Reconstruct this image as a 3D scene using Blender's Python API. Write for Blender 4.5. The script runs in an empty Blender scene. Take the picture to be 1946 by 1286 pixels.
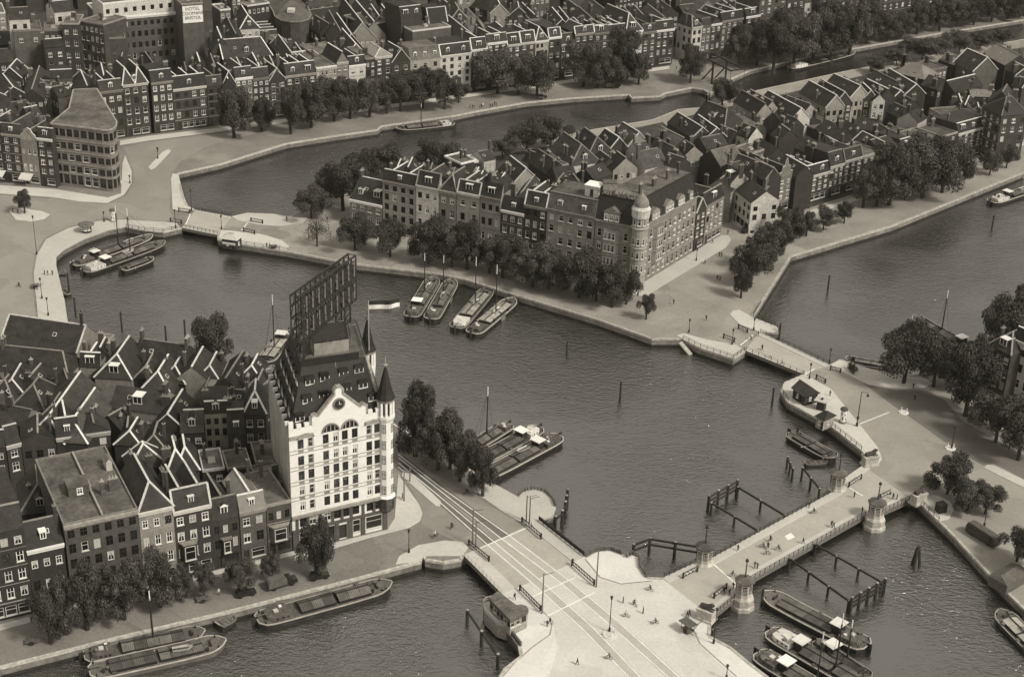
import bpy, math, random
from mathutils import Vector, Matrix
from mathutils.geometry import tessellate_polygon

# ------------------------------------------------------------------ camera, sky, sun, exposure
SC = bpy.context.scene
FPX, TH, RO, HC = 2940.0, math.radians(26), math.radians(1.95), 185.0
CF = Vector((0, math.cos(TH), -math.sin(TH)))
_u0 = Vector((0, math.sin(TH), math.cos(TH)))
CR = Vector((1, 0, 0))*math.cos(RO) + _u0*math.sin(RO)
CU = Vector((-1, 0, 0))*math.sin(RO) + _u0*math.cos(RO)
cam = bpy.data.objects.new('camera', bpy.data.cameras.new('camera'))
SC.collection.objects.link(cam)
cam.data.sensor_width = 36; cam.data.lens = 36*FPX/1946
cam.data.clip_start = 1; cam.data.clip_end = 9000
cam.matrix_world = Matrix((( CR.x, CU.x, -CF.x, 0), (CR.y, CU.y, -CF.y, 0), (CR.z, CU.z, -CF.z, HC), (0, 0, 0, 1)))
SC.camera = cam

SUN_EL, SUN_AZ = math.radians(46), math.radians(124)      # azimuth clockwise from +Y (the view direction)
W = bpy.data.worlds.new('World'); SC.world = W; W.use_nodes = True
nt = W.node_tree; nt.nodes.clear()
sky = nt.nodes.new('ShaderNodeTexSky'); sky.sky_type = 'NISHITA'; sky.sun_disc = False
sky.sun_elevation = SUN_EL; sky.sun_rotation = SUN_AZ
sky.air_density = 1.0; sky.dust_density = 5.0; sky.ozone_density = 1.0
bw = nt.nodes.new('ShaderNodeRGBToBW')
tint = nt.nodes.new('ShaderNodeMixRGB'); tint.blend_type = 'MULTIPLY'; tint.inputs[0].default_value = 1
tint.inputs[2].default_value = (1.0, 0.932, 0.80, 1)      # sepia print: a grey warm sky
bg = nt.nodes.new('ShaderNodeBackground'); bg.inputs[1].default_value = 0.12
out = nt.nodes.new('ShaderNodeOutputWorld')
ov = nt.nodes.new('ShaderNodeMath'); ov.operation = 'MULTIPLY_ADD'; ov.inputs[1].default_value = .35; ov.inputs[2].default_value = 3.3   # thin even cloud over the clear sky
nt.links.new(sky.outputs[0], bw.inputs[0]); nt.links.new(bw.outputs[0], ov.inputs[0]); nt.links.new(ov.outputs[0], tint.inputs[1])
nt.links.new(tint.outputs[0], bg.inputs[0]); nt.links.new(bg.outputs[0], out.inputs[0])
sl = bpy.data.lights.new('sun', 'SUN'); sl.energy = 2.5; sl.angle = math.radians(10); sl.color = (1, .94, .82)
so = bpy.data.objects.new('sun', sl); SC.collection.objects.link(so)
sd = Vector((math.sin(SUN_AZ)*math.cos(SUN_EL), math.cos(SUN_AZ)*math.cos(SUN_EL), math.sin(SUN_EL)))
so.rotation_euler = sd.to_track_quat('Z', 'Y').to_euler(); so.location = (0, 300, 400)
SC.view_settings.view_transform = 'Standard'; SC.view_settings.look = 'None'
SC.view_settings.exposure = 0.22; SC.view_settings.gamma = 1.0
SC.cycles.use_denoising = True
SC.cycles.max_bounces = 4; SC.cycles.diffuse_bounces = 2; SC.cycles.glossy_bounces = 2

# ------------------------------------------------------------------ helpers
RN = random.Random(11)
COL = SC.collection
def ray(x, y): return CF*FPX + CR*(x-973) - CU*(y-643)
def G(x, y, z=0.0):
    """the point of the place at height z that the photograph shows at pixel (x, y)"""
    d = ray(x, y); t = (z-HC)/d.z
    return Vector((d.x*t, d.y*t, z))
def G2(x, y, z=0.0): return G(x, y, z).to_2d()
def P(v):
    v = Vector(v)-Vector((0, 0, HC)); k = FPX/v.dot(CF)
    return 973+v.dot(CR)*k, 643-v.dot(CU)*k
def top_z(base, ytop):
    """height above a ground point whose top is seen at pixel row ytop"""
    lo, hi = -3.0, 90.0
    for _ in range(30):
        m = (lo+hi)/2
        if P((base.x, base.y, m))[1] > ytop: lo = m
        else: hi = m
    return lo
_ones = ['zeroth', 'first', 'second', 'third', 'fourth', 'fifth', 'sixth', 'seventh', 'eighth', 'ninth', 'tenth', 'eleventh', 'twelfth',
         'thirteenth', 'fourteenth', 'fifteenth', 'sixteenth', 'seventeenth', 'eighteenth', 'nineteenth']
_tens = ['', '', 'twenty', 'thirty', 'forty', 'fifty', 'sixty', 'seventy', 'eighty', 'ninety']
def ordn(n):
    if n < 20: return _ones[n]
    t, o = divmod(n, 10)
    return (_tens[t][:-1]+'ieth') if o == 0 else _tens[t]+'-'+_ones[o]

def sep(v):
    k = min(1, max(0, (v-.35)/.25)); return (v, v*(.95+.045*k), v*(.87+.10*k), 1)
MATS = {}
def mat(name, v, rough=.85, var=.3, scale=.6, rnd=.25, spec=.3, bump=0, emit=0, stripes=None, fine=0, fa=.25, patch=0):
    m = bpy.data.materials.new(name); m.use_nodes = True; t = m.node_tree; n = t.nodes
    b = n['Principled BSDF']; b.inputs['Roughness'].default_value = rough
    b.inputs['Specular IOR Level'].default_value = spec
    tc = n.new('ShaderNodeTexCoord'); no = n.new('ShaderNodeTexNoise')
    no.inputs['Scale'].default_value = scale; no.inputs['Detail'].default_value = 6; no.inputs['Roughness'].default_value = .65
    t.links.new(tc.outputs['Object'], no.inputs['Vector'])
    mr = n.new('ShaderNodeMapRange'); mr.inputs[1].default_value = .3; mr.inputs[2].default_value = .7
    mr.inputs[3].default_value = 1-var; mr.inputs[4].default_value = 1+var
    t.links.new(no.outputs['Fac'], mr.inputs[0]); last = mr.outputs[0]
    def mul(a, o):
        k = n.new('ShaderNodeMath'); k.operation = 'MULTIPLY'; t.links.new(a, k.inputs[0]); t.links.new(o, k.inputs[1]); return k.outputs[0]
    if fine:
        n2 = n.new('ShaderNodeTexNoise'); n2.inputs['Scale'].default_value = fine; n2.inputs['Detail'].default_value = 3
        t.links.new(tc.outputs['Object'], n2.inputs['Vector'])
        m2 = n.new('ShaderNodeMapRange'); m2.inputs[1].default_value = .3; m2.inputs[2].default_value = .7
        m2.inputs[3].default_value = 1-fa; m2.inputs[4].default_value = 1+fa
        t.links.new(n2.outputs['Fac'], m2.inputs[0]); last = mul(last, m2.outputs[0])
    if patch:      # relaid and worn patches of paving
        vo = n.new('ShaderNodeTexVoronoi'); vo.inputs['Scale'].default_value = .11; vo.inputs['Randomness'].default_value = 1
        ds = n.new('ShaderNodeTexNoise'); ds.inputs['Scale'].default_value = .25; ds.inputs['Detail'].default_value = 4
        t.links.new(tc.outputs['Object'], ds.inputs['Vector']); mxv = n.new('ShaderNodeMixRGB'); mxv.inputs[0].default_value = .9
        va = n.new('ShaderNodeVectorMath'); va.operation = 'MULTIPLY_ADD'; va.inputs[1].default_value = (9, 9, 0)
        t.links.new(ds.outputs['Color'], va.inputs[0]); t.links.new(tc.outputs['Object'], va.inputs[2]); t.links.new(va.outputs[0], vo.inputs['Vector'])
        sx = n.new('ShaderNodeSeparateColor'); t.links.new(vo.outputs['Color'], sx.inputs[0])
        m5 = n.new('ShaderNodeMapRange'); m5.inputs[3].default_value = 1-patch; m5.inputs[4].default_value = 1+patch
        t.links.new(sx.outputs[0], m5.inputs[0]); last = mul(last, m5.outputs[0])
    if stripes:
        wv = n.new('ShaderNodeTexWave'); wv.inputs['Scale'].default_value = stripes[0]; wv.bands_direction = stripes[1]
        wv.inputs['Distortion'].default_value = stripes[3] if len(stripes) > 3 else 0
        t.links.new(tc.outputs['Object'], wv.inputs['Vector'])
        m3 = n.new('ShaderNodeMapRange'); m3.inputs[3].default_value = 1-stripes[2]; m3.inputs[4].default_value = 1+stripes[2]
        t.links.new(wv.outputs['Fac'], m3.inputs[0]); last = mul(last, m3.outputs[0])
    if rnd:
        oi = n.new('ShaderNodeObjectInfo'); m4 = n.new('ShaderNodeMapRange')
        m4.inputs[3].default_value = 1-rnd; m4.inputs[4].default_value = 1+rnd
        t.links.new(oi.outputs['Random'], m4.inputs[0]); last = mul(last, m4.outputs[0])
    mx = n.new('ShaderNodeMixRGB'); mx.blend_type = 'MULTIPLY'; mx.inputs[0].default_value = 1
    mx.inputs[1].default_value = sep(v); t.links.new(last, mx.inputs[2]); t.links.new(mx.outputs[0], b.inputs['Base Color'])
    if bump:
        bp = n.new('ShaderNodeBump'); bp.inputs['Strength'].default_value = bump; bp.inputs['Distance'].default_value = .1
        t.links.new(no.outputs['Fac'], bp.inputs['Height']); t.links.new(bp.outputs[0], b.inputs['Normal'])
    MATS[name] = m; return m
# walls
mat('brick_dark', .044, var=.3, scale=.5, fine=3, stripes=(2.2, 'Z', .10, .4)); mat('brick_mid', .088, var=.3, scale=.5, fine=3, stripes=(2.2, 'Z', .10, .4))
mat('plaster_grey', .26, var=.22, scale=.4, fine=2); mat('plaster_light', .5, var=.2, scale=.35, fine=2, rnd=.12)
mat('stone_wall', .25, var=.25, scale=.5, stripes=(1.6, 'Z', .22, .2)); mat('brick_banded', .16, var=.2, scale=.5, stripes=(.75, 'Z', .55, .3))
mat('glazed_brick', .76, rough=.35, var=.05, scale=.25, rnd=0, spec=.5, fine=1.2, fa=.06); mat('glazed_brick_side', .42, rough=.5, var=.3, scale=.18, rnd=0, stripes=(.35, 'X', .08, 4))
mat('dark_stone', .09, var=.3, scale=1, rnd=0)
# roofs
mat('tile_dark', .026, rough=.7, var=.5, scale=.45, rnd=.35, fine=2.5, stripes=(1.5, 'Y', .16, .3)); mat('tile_mid', .05, rough=.75, var=.4, scale=.45, rnd=.3, fine=2.5, stripes=(1.5, 'X', .16, .3))
mat('slate', .022, rough=.6, var=.3, scale=.6, rnd=.1, fine=2)
mat('felt', .105, rough=.95, var=.55, scale=.16, rnd=.3, fine=1.2); mat('zinc', .17, rough=.6, var=.25, scale=.3, rnd=.2, stripes=(.9, 'X', .3, .1))
mat('glass_roof', .22, rough=.25, var=.2, scale=.5, spec=.6)
mat('mortar_white', .62, var=.25, scale=1.2, rnd=.2); mat('mortar_grey', .24, var=.3, scale=1.2, rnd=.35)
mat('paint_white', .72, var=.12, scale=1, rnd=.15); mat('paint_cream', .5, var=.15, scale=1, rnd=.2); mat('paint_dark', .035, var=.2, scale=1, rnd=.2, rough=.5)
mat('pane', .018, rough=.12, var=.2, scale=.4, rnd=.5, spec=.5); mat('blind', .42, var=.2, scale=1, rnd=.4)
mat('chimney_brick', .075, var=.35, scale=1.2, rnd=.45); mat('chimney_pot', .3, var=.2, scale=2, rnd=.5)
# ground
mat('setts', .20, rough=.95, var=.2, scale=.07, rnd=0, fine=1.5, fa=.13, patch=0.13); mat('setts_far', .20, rough=.95, var=.2, scale=.07, rnd=0, fine=1.5, fa=.13, patch=0.13); mat('setts_island', .26, rough=.95, var=.2, scale=.07, rnd=0, fine=1.5, fa=.13, patch=0.12)
mat('plaza_road', .54, rough=.95, var=.09, scale=.07, rnd=0, fine=1.5, fa=.07, patch=0.05); mat('plaza_stone', .62, rough=.95, var=.07, scale=.07, rnd=0, fine=1.5, fa=.06, patch=0.05); mat('pavement', .48, rough=.95, var=.10, scale=.09, rnd=.08, fine=1.1, fa=.06)
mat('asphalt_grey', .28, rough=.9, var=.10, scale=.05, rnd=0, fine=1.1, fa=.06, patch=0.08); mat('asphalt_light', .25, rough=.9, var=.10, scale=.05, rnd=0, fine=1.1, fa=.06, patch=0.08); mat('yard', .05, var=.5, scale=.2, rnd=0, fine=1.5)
mat('bridge_deck', .38, rough=.9, var=.10, scale=.12, rnd=0, fine=1.0, fa=.06); mat('quay_stone', .17, var=.4, scale=.35, rnd=.1, fine=1.1, stripes=(.8, 'Z', .2, .6))
mat('asphalt_dark', .15, rough=.9, var=.10, scale=.05, rnd=0, fine=1.1, fa=.06); mat('weed', .028, var=.4, scale=.8, rnd=0); mat('track_stone', .43, rough=.9, var=.12, scale=.1, rnd=0, fine=1.5, fa=.08); mat('coping', .40, var=.22, scale=.5, rnd=.1, fine=1.4); mat('kerb_stone', .58, var=.15, scale=.5, rnd=.1)
mat('line_white', .72, var=.15, scale=.6, rnd=0); mat('rail_steel', .7, rough=.4, var=.2, scale=.5, rnd=0)
# timber, iron, boats
mat('timber_dark', .03, var=.4, scale=1.2, rnd=.35); mat('timber_grey', .13, var=.35, scale=1.2, rnd=.3, stripes=(1.6, 'X', .2, .3)); mat('iron', .028, rough=.55, var=.3, scale=1.5, rnd=.3)
mat('iron_grey', .15, rough=.6, var=.3, scale=1.5, rnd=.2)
mat('hull_black', .02, rough=.45, var=.4, scale=.6, rnd=.3); mat('hull_grey', .11, rough=.5, var=.3, scale=.6, rnd=.3)
mat('deck_grey', .12, var=.35, scale=.7, rnd=.3, fine=2); mat('hatch', .10, var=.35, scale=.5, rnd=.4, stripes=(.8, 'X', .25, .2)); mat('hatch_light', .32, var=.25, scale=.5, rnd=.2, stripes=(.8, 'X', .2, .2))
mat('strake', .36, var=.2, scale=.8, rnd=.3); mat('sailcloth', .12, var=.4, scale=.8, rnd=.3)
mat('bark', .045, var=.4, scale=3, rnd=.3)
mat('skin', .35, var=.05, rnd=.1); mat('cloth_dark', .025, var=.2, scale=3, rnd=.6); mat('cloth_mid', .09, var=.2, scale=3, rnd=.5); mat('cloth_light', .6, var=.1, scale=3, rnd=.2)
mat('car_paint', .02, rough=.25, var=.1, rnd=.3, spec=.6); mat('rubber', .02, rnd=.1); mat('canvas', .10, var=.3, scale=1, rnd=.3); mat('bronze', .05, rough=.5, var=.4, scale=2, rnd=.1)
def leaf_mat(name, v):
    m = mat(name, v, rough=.7, var=.55, scale=2.2, rnd=.35, spec=.25)
    return m
leaf_mat('leaf_dark', .045); leaf_mat('leaf_mid', .088)
# water: a dark body under a rippled mirror
wm = mat('water', .022, rough=.05, var=.2, scale=.02, rnd=0, spec=.5); t = wm.node_tree; n = t.nodes; b = n['Principled BSDF']
b.inputs['IOR'].default_value = 3.5
tc = n.new('ShaderNodeTexCoord'); prev = None
wind = n.new('ShaderNodeTexNoise'); wind.inputs['Scale'].default_value = .018; wind.inputs['Detail'].default_value = 3; wind.inputs['Distortion'].default_value = 1.5; t.links.new(tc.outputs['Object'], wind.inputs['Vector'])   # gusts roughen some patches
for (s, st, dist, stretch) in ((.04, .2, 1.0, 1.5), (.25, .3, .4, 1.7), (.7, .8, .34, 1.7), (1.7, .8, .18, 1.4)):
    mp = n.new('ShaderNodeMapping'); mp.inputs['Scale'].default_value = (s, s*stretch, s); mp.inputs['Rotation'].default_value = (0, 0, .35)
    t.links.new(tc.outputs['Object'], mp.inputs['Vector'])
    no = n.new('ShaderNodeTexNoise'); no.inputs['Scale'].default_value = 1; no.inputs['Detail'].default_value = 4; no.inputs['Distortion'].default_value = .6
    t.links.new(mp.outputs[0], no.inputs['Vector'])
    bp = n.new('ShaderNodeBump'); bp.inputs['Strength'].default_value = st; bp.inputs['Distance'].default_value = dist
    t.links.new(no.outputs['Fac'], bp.inputs['Height'])
    if s > .2: wmr = n.new('ShaderNodeMapRange'); wmr.inputs[1].default_value = .35; wmr.inputs[2].default_value = .65; wmr.inputs[3].default_value = st*.45; wmr.inputs[4].default_value = st*1.35; t.links.new(wind.outputs['Fac'], wmr.inputs[0]); t.links.new(wmr.outputs[0], bp.inputs['Strength'])
    if prev: t.links.new(prev, bp.inputs['Normal'])
    prev = bp.outputs[0]
t.links.new(prev, b.inputs['Normal'])

class MB:
    """collects polygons, builds ONE mesh object"""
    def __init__(s): s.v = []; s.f = []; s.m = []
    def poly(s, pts, m):
        i = len(s.v); s.v += [tuple(p) for p in pts]; s.f.append(tuple(range(i, i+len(pts)))); s.m.append(m); return s
    def tess(s, pts, m, flip=False):
        i = len(s.v); s.v += [tuple(p) for p in pts]
        for tr in tessellate_polygon([[Vector(p) for p in pts]]):
            a, b, c = [Vector(pts[k]) for k in tr]
            nz = (b-a).cross(c-a).z
            tr = tuple(tr) if (nz > 0) != flip else tuple(reversed(tr))
            s.f.append(tuple(i+k for k in tr)); s.m.append(m)
        return s
    def box(s, x0, x1, y0, y1, z0, z1, m, bottom=True):
        i = len(s.v)
        s.v += [(x0, y0, z0), (x1, y0, z0), (x1, y1, z0), (x0, y1, z0), (x0, y0, z1), (x1, y0, z1), (x1, y1, z1), (x0, y1, z1)]
        fs = [(4, 5, 6, 7), (0, 1, 5, 4), (1, 2, 6, 5), (2, 3, 7, 6), (3, 0, 4, 7)] + ([(3, 2, 1, 0)] if bottom else [])
        for f in fs: s.f.append(tuple(i+k for k in f)); s.m.append(m)
        return s
    def prism(s, pts, z0, z1, m, mtop=None, top=True, wall=True):
        """extruded plan outline (any order); z0/z1 numbers"""
        n = len(pts); ar = sum(pts[i][0]*pts[(i+1) % n][1]-pts[(i+1) % n][0]*pts[i][1] for i in range(n))
        if ar < 0: pts = list(reversed(pts))
        if wall:
            for i in range(n):
                a, b = pts[i], pts[(i+1) % n]
                s.poly([(a[0], a[1], z0), (b[0], b[1], z0), (b[0], b[1], z1), (a[0], a[1], z1)], m)
        if top: s.tess([(p[0], p[1], z1) for p in pts], mtop or m)
        return s
    def bar(s, p, q, w, h, m):
        """square bar from p to q, w wide (level) and h high"""
        p, q = Vector(p), Vector(q); d = (q-p)
        if d.length < 1e-6: return s
        d.normalize(); sx = d.cross(Vector((0, 0, 1)))
        if sx.length < 1e-3: sx = Vector((1, 0, 0))
        sx.normalize(); up = sx.cross(d).normalized(); a = sx*(w/2); b_ = up*(h/2); i = len(s.v)
        for c in (p, q):
            for k1, k2 in ((-1, -1), (1, -1), (1, 1), (-1, 1)): s.v.append(tuple(c+a*k1+b_*k2))
        for f in ((0, 1, 2, 3), (7, 6, 5, 4), (0, 4, 5, 1), (1, 5, 6, 2), (2, 6, 7, 3), (3, 7, 4, 0)):
            s.f.append(tuple(i+k for k in reversed(f))); s.m.append(m)
        return s
    def tube(s, p, q, r0, r1, m, n=6, cap=True):
        p, q = Vector(p), Vector(q); d = (q-p).normalized(); a = d.orthogonal().normalized(); b_ = d.cross(a); i = len(s.v)
        for c, r in ((p, r0), (q, r1)):
            for k in range(n):
                g = 2*math.pi*k/n; s.v.append(tuple(c+a*(r*math.cos(g))+b_*(r*math.sin(g))))
        for k in range(n):
            s.f.append((i+k, i+(k+1) % n, i+n+(k+1) % n, i+n+k)); s.m.append(m)
        if cap:
            s.f.append(tuple(i+n+k for k in range(n))); s.m.append(m); s.f.append(tuple(i+k for k in reversed(range(n)))); s.m.append(m)
        return s
    def lathe(s, prof, m, n=12, cx=0, cy=0, rot=0):
        """prof: (r, z) from bottom to top"""
        i = len(s.v)
        for r, z in prof:
            for k in range(n):
                g = rot+2*math.pi*k/n; s.v.append((cx+r*math.cos(g), cy+r*math.sin(g), z))
        for j in range(len(prof)-1):
            mm = m[j] if isinstance(m, (list, tuple)) else m
            for k in range(n):
                s.f.append((i+j*n+k, i+j*n+(k+1) % n, i+(j+1)*n+(k+1) % n, i+(j+1)*n+k)); s.m.append(mm)
        s.f.append(tuple(i+(len(prof)-1)*n+k for k in range(n))); s.m.append(m[-1] if isinstance(m, (list, tuple)) else m)
        return s
    def mesh(s, name, smooth=False):
        me = bpy.data.meshes.new(name); me.from_pydata(s.v, [], s.f)
        keys = []
        for k in s.m:
            if k not in keys: keys.append(k)
        for k in keys: me.materials.append(MATS[k])
        if len(keys) > 1: me.polygons.foreach_set('material_index', [keys.index(k) for k in s.m])
        if smooth: me.polygons.foreach_set('use_smooth', [True]*len(me.polygons))
        me.update(); return me
    def build(s, name, parent=None, loc=None, smooth=False):
        return put(name, s.mesh(name, smooth), parent, loc)
def put(name, me, parent=None, loc=None, rz=0, scale=None):
    o = bpy.data.objects.new(name, me); COL.objects.link(o)
    if parent: o.parent = parent
    if loc is not None: o.location = loc
    if rz: o.rotation_euler = (0, 0, rz)
    if scale is not None: o.scale = scale
    return o
SEEN = set()
def tag(o, label, cat, group=None):
    assert label not in SEEN, label
    SEEN.add(label); o['label'] = label; o['category'] = cat
    if group: o['group'] = group
    return o
def thing(name, label, cat, loc=(0, 0, 0), rz=0, group=None):
    o = bpy.data.objects.new(name, None); COL.objects.link(o); o.empty_display_size = .5
    o.location = loc; o.rotation_euler = (0, 0, rz)
    return tag(o, label, cat, group)
def struct(o, kind='structure'): o['kind'] = kind; return o
def ang(a, b): return math.atan2(b[1]-a[1], b[0]-a[0])
def l2w(A, an, u, v): return Vector((A[0]+u*math.cos(an)-v*math.sin(an), A[1]+u*math.sin(an)+v*math.cos(an)))
# ------------------------------------------------------------------ water, land, quays
WZ = -2.4
struct(MB().poly([(-900, 60, WZ), (900, 60, WZ), (900, 1900, WZ), (-900, 1900, WZ)], 'water').build('harbour_water'))
LANDS = {
 'ground_far_bank': [(-900, 690), (133, 690), (128, 612), (122, 570), (112, 535), (104, 505), (104, 488), (120, 474), (160, 453), (205, 437), (238, 431), (275, 438),
    (310, 441), (345, 433), (371, 399), (357, 392), (350, 375), (343, 350), (338, 330), (420, 312), (490, 290), (545, 273), (640, 258), (718, 247),
    (725, 240), (860, 221), (900, 213), (1000, 195), (1085, 187), (1195, 180), (1200, 186), (1255, 183), (1265, 177), (1314, 167), (1336, 170), (1350, 178),
    (1380, 155), (1426, 134), (1520, 112), (1610, 95), (1760, 68), (1946, 38), (2300, -25), (2300, -330), (-900, -330)],
 'ground_island': [(414, 446), (414, 456), (454, 464), (546, 478), (630, 494), (675, 502), (830, 520), (881, 530), (974, 559), (1135, 607), (1239, 644), (1296, 644),
    (1329, 661), (1393, 682), (1416, 667), (1443, 631), (1480, 632), (1478, 622), (1430, 603), (1503, 487), (1694, 430), (1946, 328), (2300, 190), (2300, 15), (1946, 75),
    (1700, 118), (1610, 135), (1440, 172), (1410, 182), (1350, 203), (1290, 208), (1240, 228), (1130, 246), (1050, 262), (950, 285), (860, 300), (760, 318), (690, 338),
    (640, 365), (600, 392), (575, 402), (548, 412), (520, 407), (470, 405), (440, 412)],
 'ground_wharf': [(-900, 689), (133, 689), (365, 715), (480, 712), (560, 715), (640, 745), (700, 776), (800, 836), (880, 884), (938, 919), (985, 945), (990, 937), (1004, 931), (1018, 929),
    (1036, 934), (1050, 946), (1056, 962), (1051, 979), (1023, 988), (881, 1056), (876, 1063), (842, 1069), (808, 1063), (803, 1055), (800, 1067), (650, 1107), (435, 1162),
    (214, 1214), (0, 1268), (-900, 1480)],
 'ground_plaza': [(1112, 1058), (1124, 1050), (1138, 1045), (1161, 1044), (1182, 1052), (1190, 1058), (1202, 1052), (1215, 1057), (1217, 1077), (1230, 1097), (1258, 1098), (1352, 1172),
    (1349, 1208), (1390, 1230), (1426, 1260), (1463, 1288), (1640, 1430), (900, 1430), (940, 1300), (958, 1270), (989, 1246), (985, 1225), (968, 1200), (935, 1184), (925, 1155), (955, 1129)],
 'ground_east': [(1527, 711), (1490, 727), (1483, 742), (1497, 764), (1552, 794), (1577, 808), (1637, 855), (1650, 872), (1640, 885), (1731, 948), (1744, 951), (1784, 990), (1814, 1020), (1885, 1097),
    (1946, 1157), (2250, 1450), (2900, 1450), (2900, 500), (2200, 500), (2050, 570), (1960, 622), (1900, 655), (1850, 690), (1790, 706), (1720, 713), (1654, 701), (1597, 683), (1577, 694)],
}
ABUT = {((345, 433), (371, 399)), ((1416, 667), (1443, 631)), ((440, 412), (414, 446)), ((1023, 988), (881, 1056)), ((1258, 1098), (1352, 1172)), ((955, 1129), (1112, 1058)), ((1640, 885), (1731, 948)), ((1577, 694), (1527, 711))}
SM = {'ground_far_bank': 'setts_far', 'ground_island': 'setts_island', 'ground_wharf': 'setts', 'ground_plaza': 'plaza_stone', 'ground_east': 'asphalt_grey'}
for nm, px in LANDS.items():
    pts = [tuple(G2(*p)) for p in px]
    g = struct(MB().tess([(x, y, 0) for x, y in pts], SM[nm]).build(nm))
    MB().prism(pts, -5, -.004, 'quay_stone', top=False).build('quay_wall', g)
    cen_ = None
    n = len(pts); ar = sum(pts[i][0]*pts[(i+1) % n][1]-pts[(i+1) % n][0]*pts[i][1] for i in range(n)); sg = 1 if ar > 0 else -1
    cp = MB(); wd_ = MB()
    for i in range(n):
        if (px[i], px[(i+1) % n]) in ABUT: continue
        a, b_ = Vector(pts[i]), Vector(pts[(i+1) % n])
        if (b_-a).length > 330 or max(abs(px[i][0]-973), abs(px[(i+1) % n][0]-973)) > 1250: continue
        d = (b_-a).normalized(); nn = Vector((-d.y, d.x))*sg           # inward
        a0 = a-nn*.12; b0 = b_-nn*.12; a1 = a+nn*.55; b1 = b_+nn*.55
        if sg < 0: a0, b0, a1, b1 = b0, a0, b1, a1
        w0, w1 = (a-nn*.03, b_-nn*.03) if sg > 0 else (b_-nn*.03, a-nn*.03); wd_.poly([(*w0, -3.5), (*w1, -3.5), (*w1, -1.75), (*w0, -1.75)], 'weed')
        cp.poly([(*a0, .1), (*b0, .1), (*b1, .1), (*a1, .1)], 'coping')
        cp.poly([(*a0, -.45), (*b0, -.45), (*b0, .1), (*a0, .1)], 'coping')
        cp.poly([(*b1, 0), (*a1, 0), (*a1, .1), (*b1, .1)], 'coping')
    cp.build('coping', g); wd_.build('tide_band', g)
LANDP = {nm: [tuple(G2(*p)) for p in px] for nm, px in LANDS.items()}
def sheet(name, px, m, z, kerb=None):
    pts = [tuple(G2(*p)) for p in px]; mb = MB().prism(pts, 0.0, z, kerb or m, m, wall=kerb is not None)
    return struct(mb.build(name))
PAVE = [
 [(-40, 350), (105, 360), (205, 376), (230, 368), (233, 310), (238, 296), (250, 325), (250, 348), (236, 370), (203, 386), (150, 383), (100, 375), (-40, 365)],
 [(282, 318), (308, 290), (320, 284), (325, 287), (318, 295), (296, 318), (286, 323)],
 [(17, 401), (40, 396), (80, 402), (95, 408), (85, 416), (60, 421), (30, 418)],
 [(131, 625), (122, 570), (114, 535), (107, 505), (107, 489), (122, 475), (161, 454), (205, 438), (238, 432), (275, 439), (310, 442), (343, 432), (335, 424), (290, 421), (235, 418), (190, 420), (130, 434), (88, 455), (70, 485), (64, 520), (76, 640)],
 [(357, 392), (350, 375), (343, 350), (339, 332), (328, 330), (325, 340), (328, 398), (345, 403), (371, 399)],
 [(440, 412), (470, 405.5), (520, 407.5), (548, 412.5), (585, 415), (575, 423), (530, 430), (490, 427), (455, 420)],
 [(416, 452), (454, 463), (546, 477), (549, 468), (535, 457), (500, 446), (440, 439), (420, 438)],
 [(1208, 546), (1369, 448), (1384, 448), (1389, 456), (1380, 470), (1228, 562), (1208, 562), (1140, 548), (1140, 533)],
 [(1387, 598), (1392, 591), (1405, 589), (1430, 603), (1477, 622), (1479, 631), (1443, 631), (1405, 616)],
 [(1285, 638), (1297, 643), (1330, 660), (1393, 681), (1415, 666), (1398, 655), (1340, 645), (1300, 634)],
 [(1489, 728), (1484, 742), (1498, 763), (1552, 793), (1577, 807), (1637, 854), (1648, 872), (1644, 884), (1666, 886), (1676, 872), (1668, 850), (1640, 815), (1580, 740), (1545, 720), (1527, 712)],
 [(1577, 694), (1597, 684), (1654, 702), (1720, 714), (1760, 720), (1772, 729), (1755, 737), (1705, 739), (1650, 731)],
 [(560, 1052), (640, 1030), (736, 1007), (750, 985), (757, 900), (764, 912), (796, 958), (803, 975), (798, 990), (778, 1002), (700, 1022), (640, 1040), (560, 1064)],
 [(766, 893), (778, 897), (838, 953), (836, 962), (828, 961), (764, 905)],
 [(752, 1072), (758, 1057), (795, 1036), (845, 1027), (880, 1030), (890, 1040), (880, 1056), (805, 1056), (800, 1066)],
 [(905, 924), (912, 917), (938, 920), (985, 946), (990, 938), (1018, 930), (1036, 935), (1050, 947), (1055, 962), (1050, 978), (1022, 987), (1003, 1000), (960, 975), (912, 942)],
 [(1745, 952), (1757, 941), (1780, 941), (1805, 953), (1813, 968), (1803, 986), (1785, 990)],
 [(1870, 889), (1876, 883), (1888, 884), (1965, 921), (1965, 934), (1930, 919)],
 [(-60, 1202), (74, 1167), (300, 1110), (481, 1067), (560, 1047), (560, 1054), (481, 1074), (300, 1119), (74, 1177), (-60, 1214)],
 [(1452, 428), (1530, 403), (1640, 371), (1840, 306), (1946, 270), (1946, 276), (1840, 313), (1640, 378), (1530, 411), (1454, 436), (1425, 446), (1385, 420), (1390, 415), (1426, 438)],
 [(228, 268), (283, 259), (420, 243), (700, 205), (1000, 163), (1272, 126), (1272, 131), (1000, 169), (700, 211), (420, 250), (283, 267), (228, 276)],
]
for k, px in enumerate(PAVE): sheet('pavement', px, 'pavement', .12, 'kerb_stone')
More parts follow.
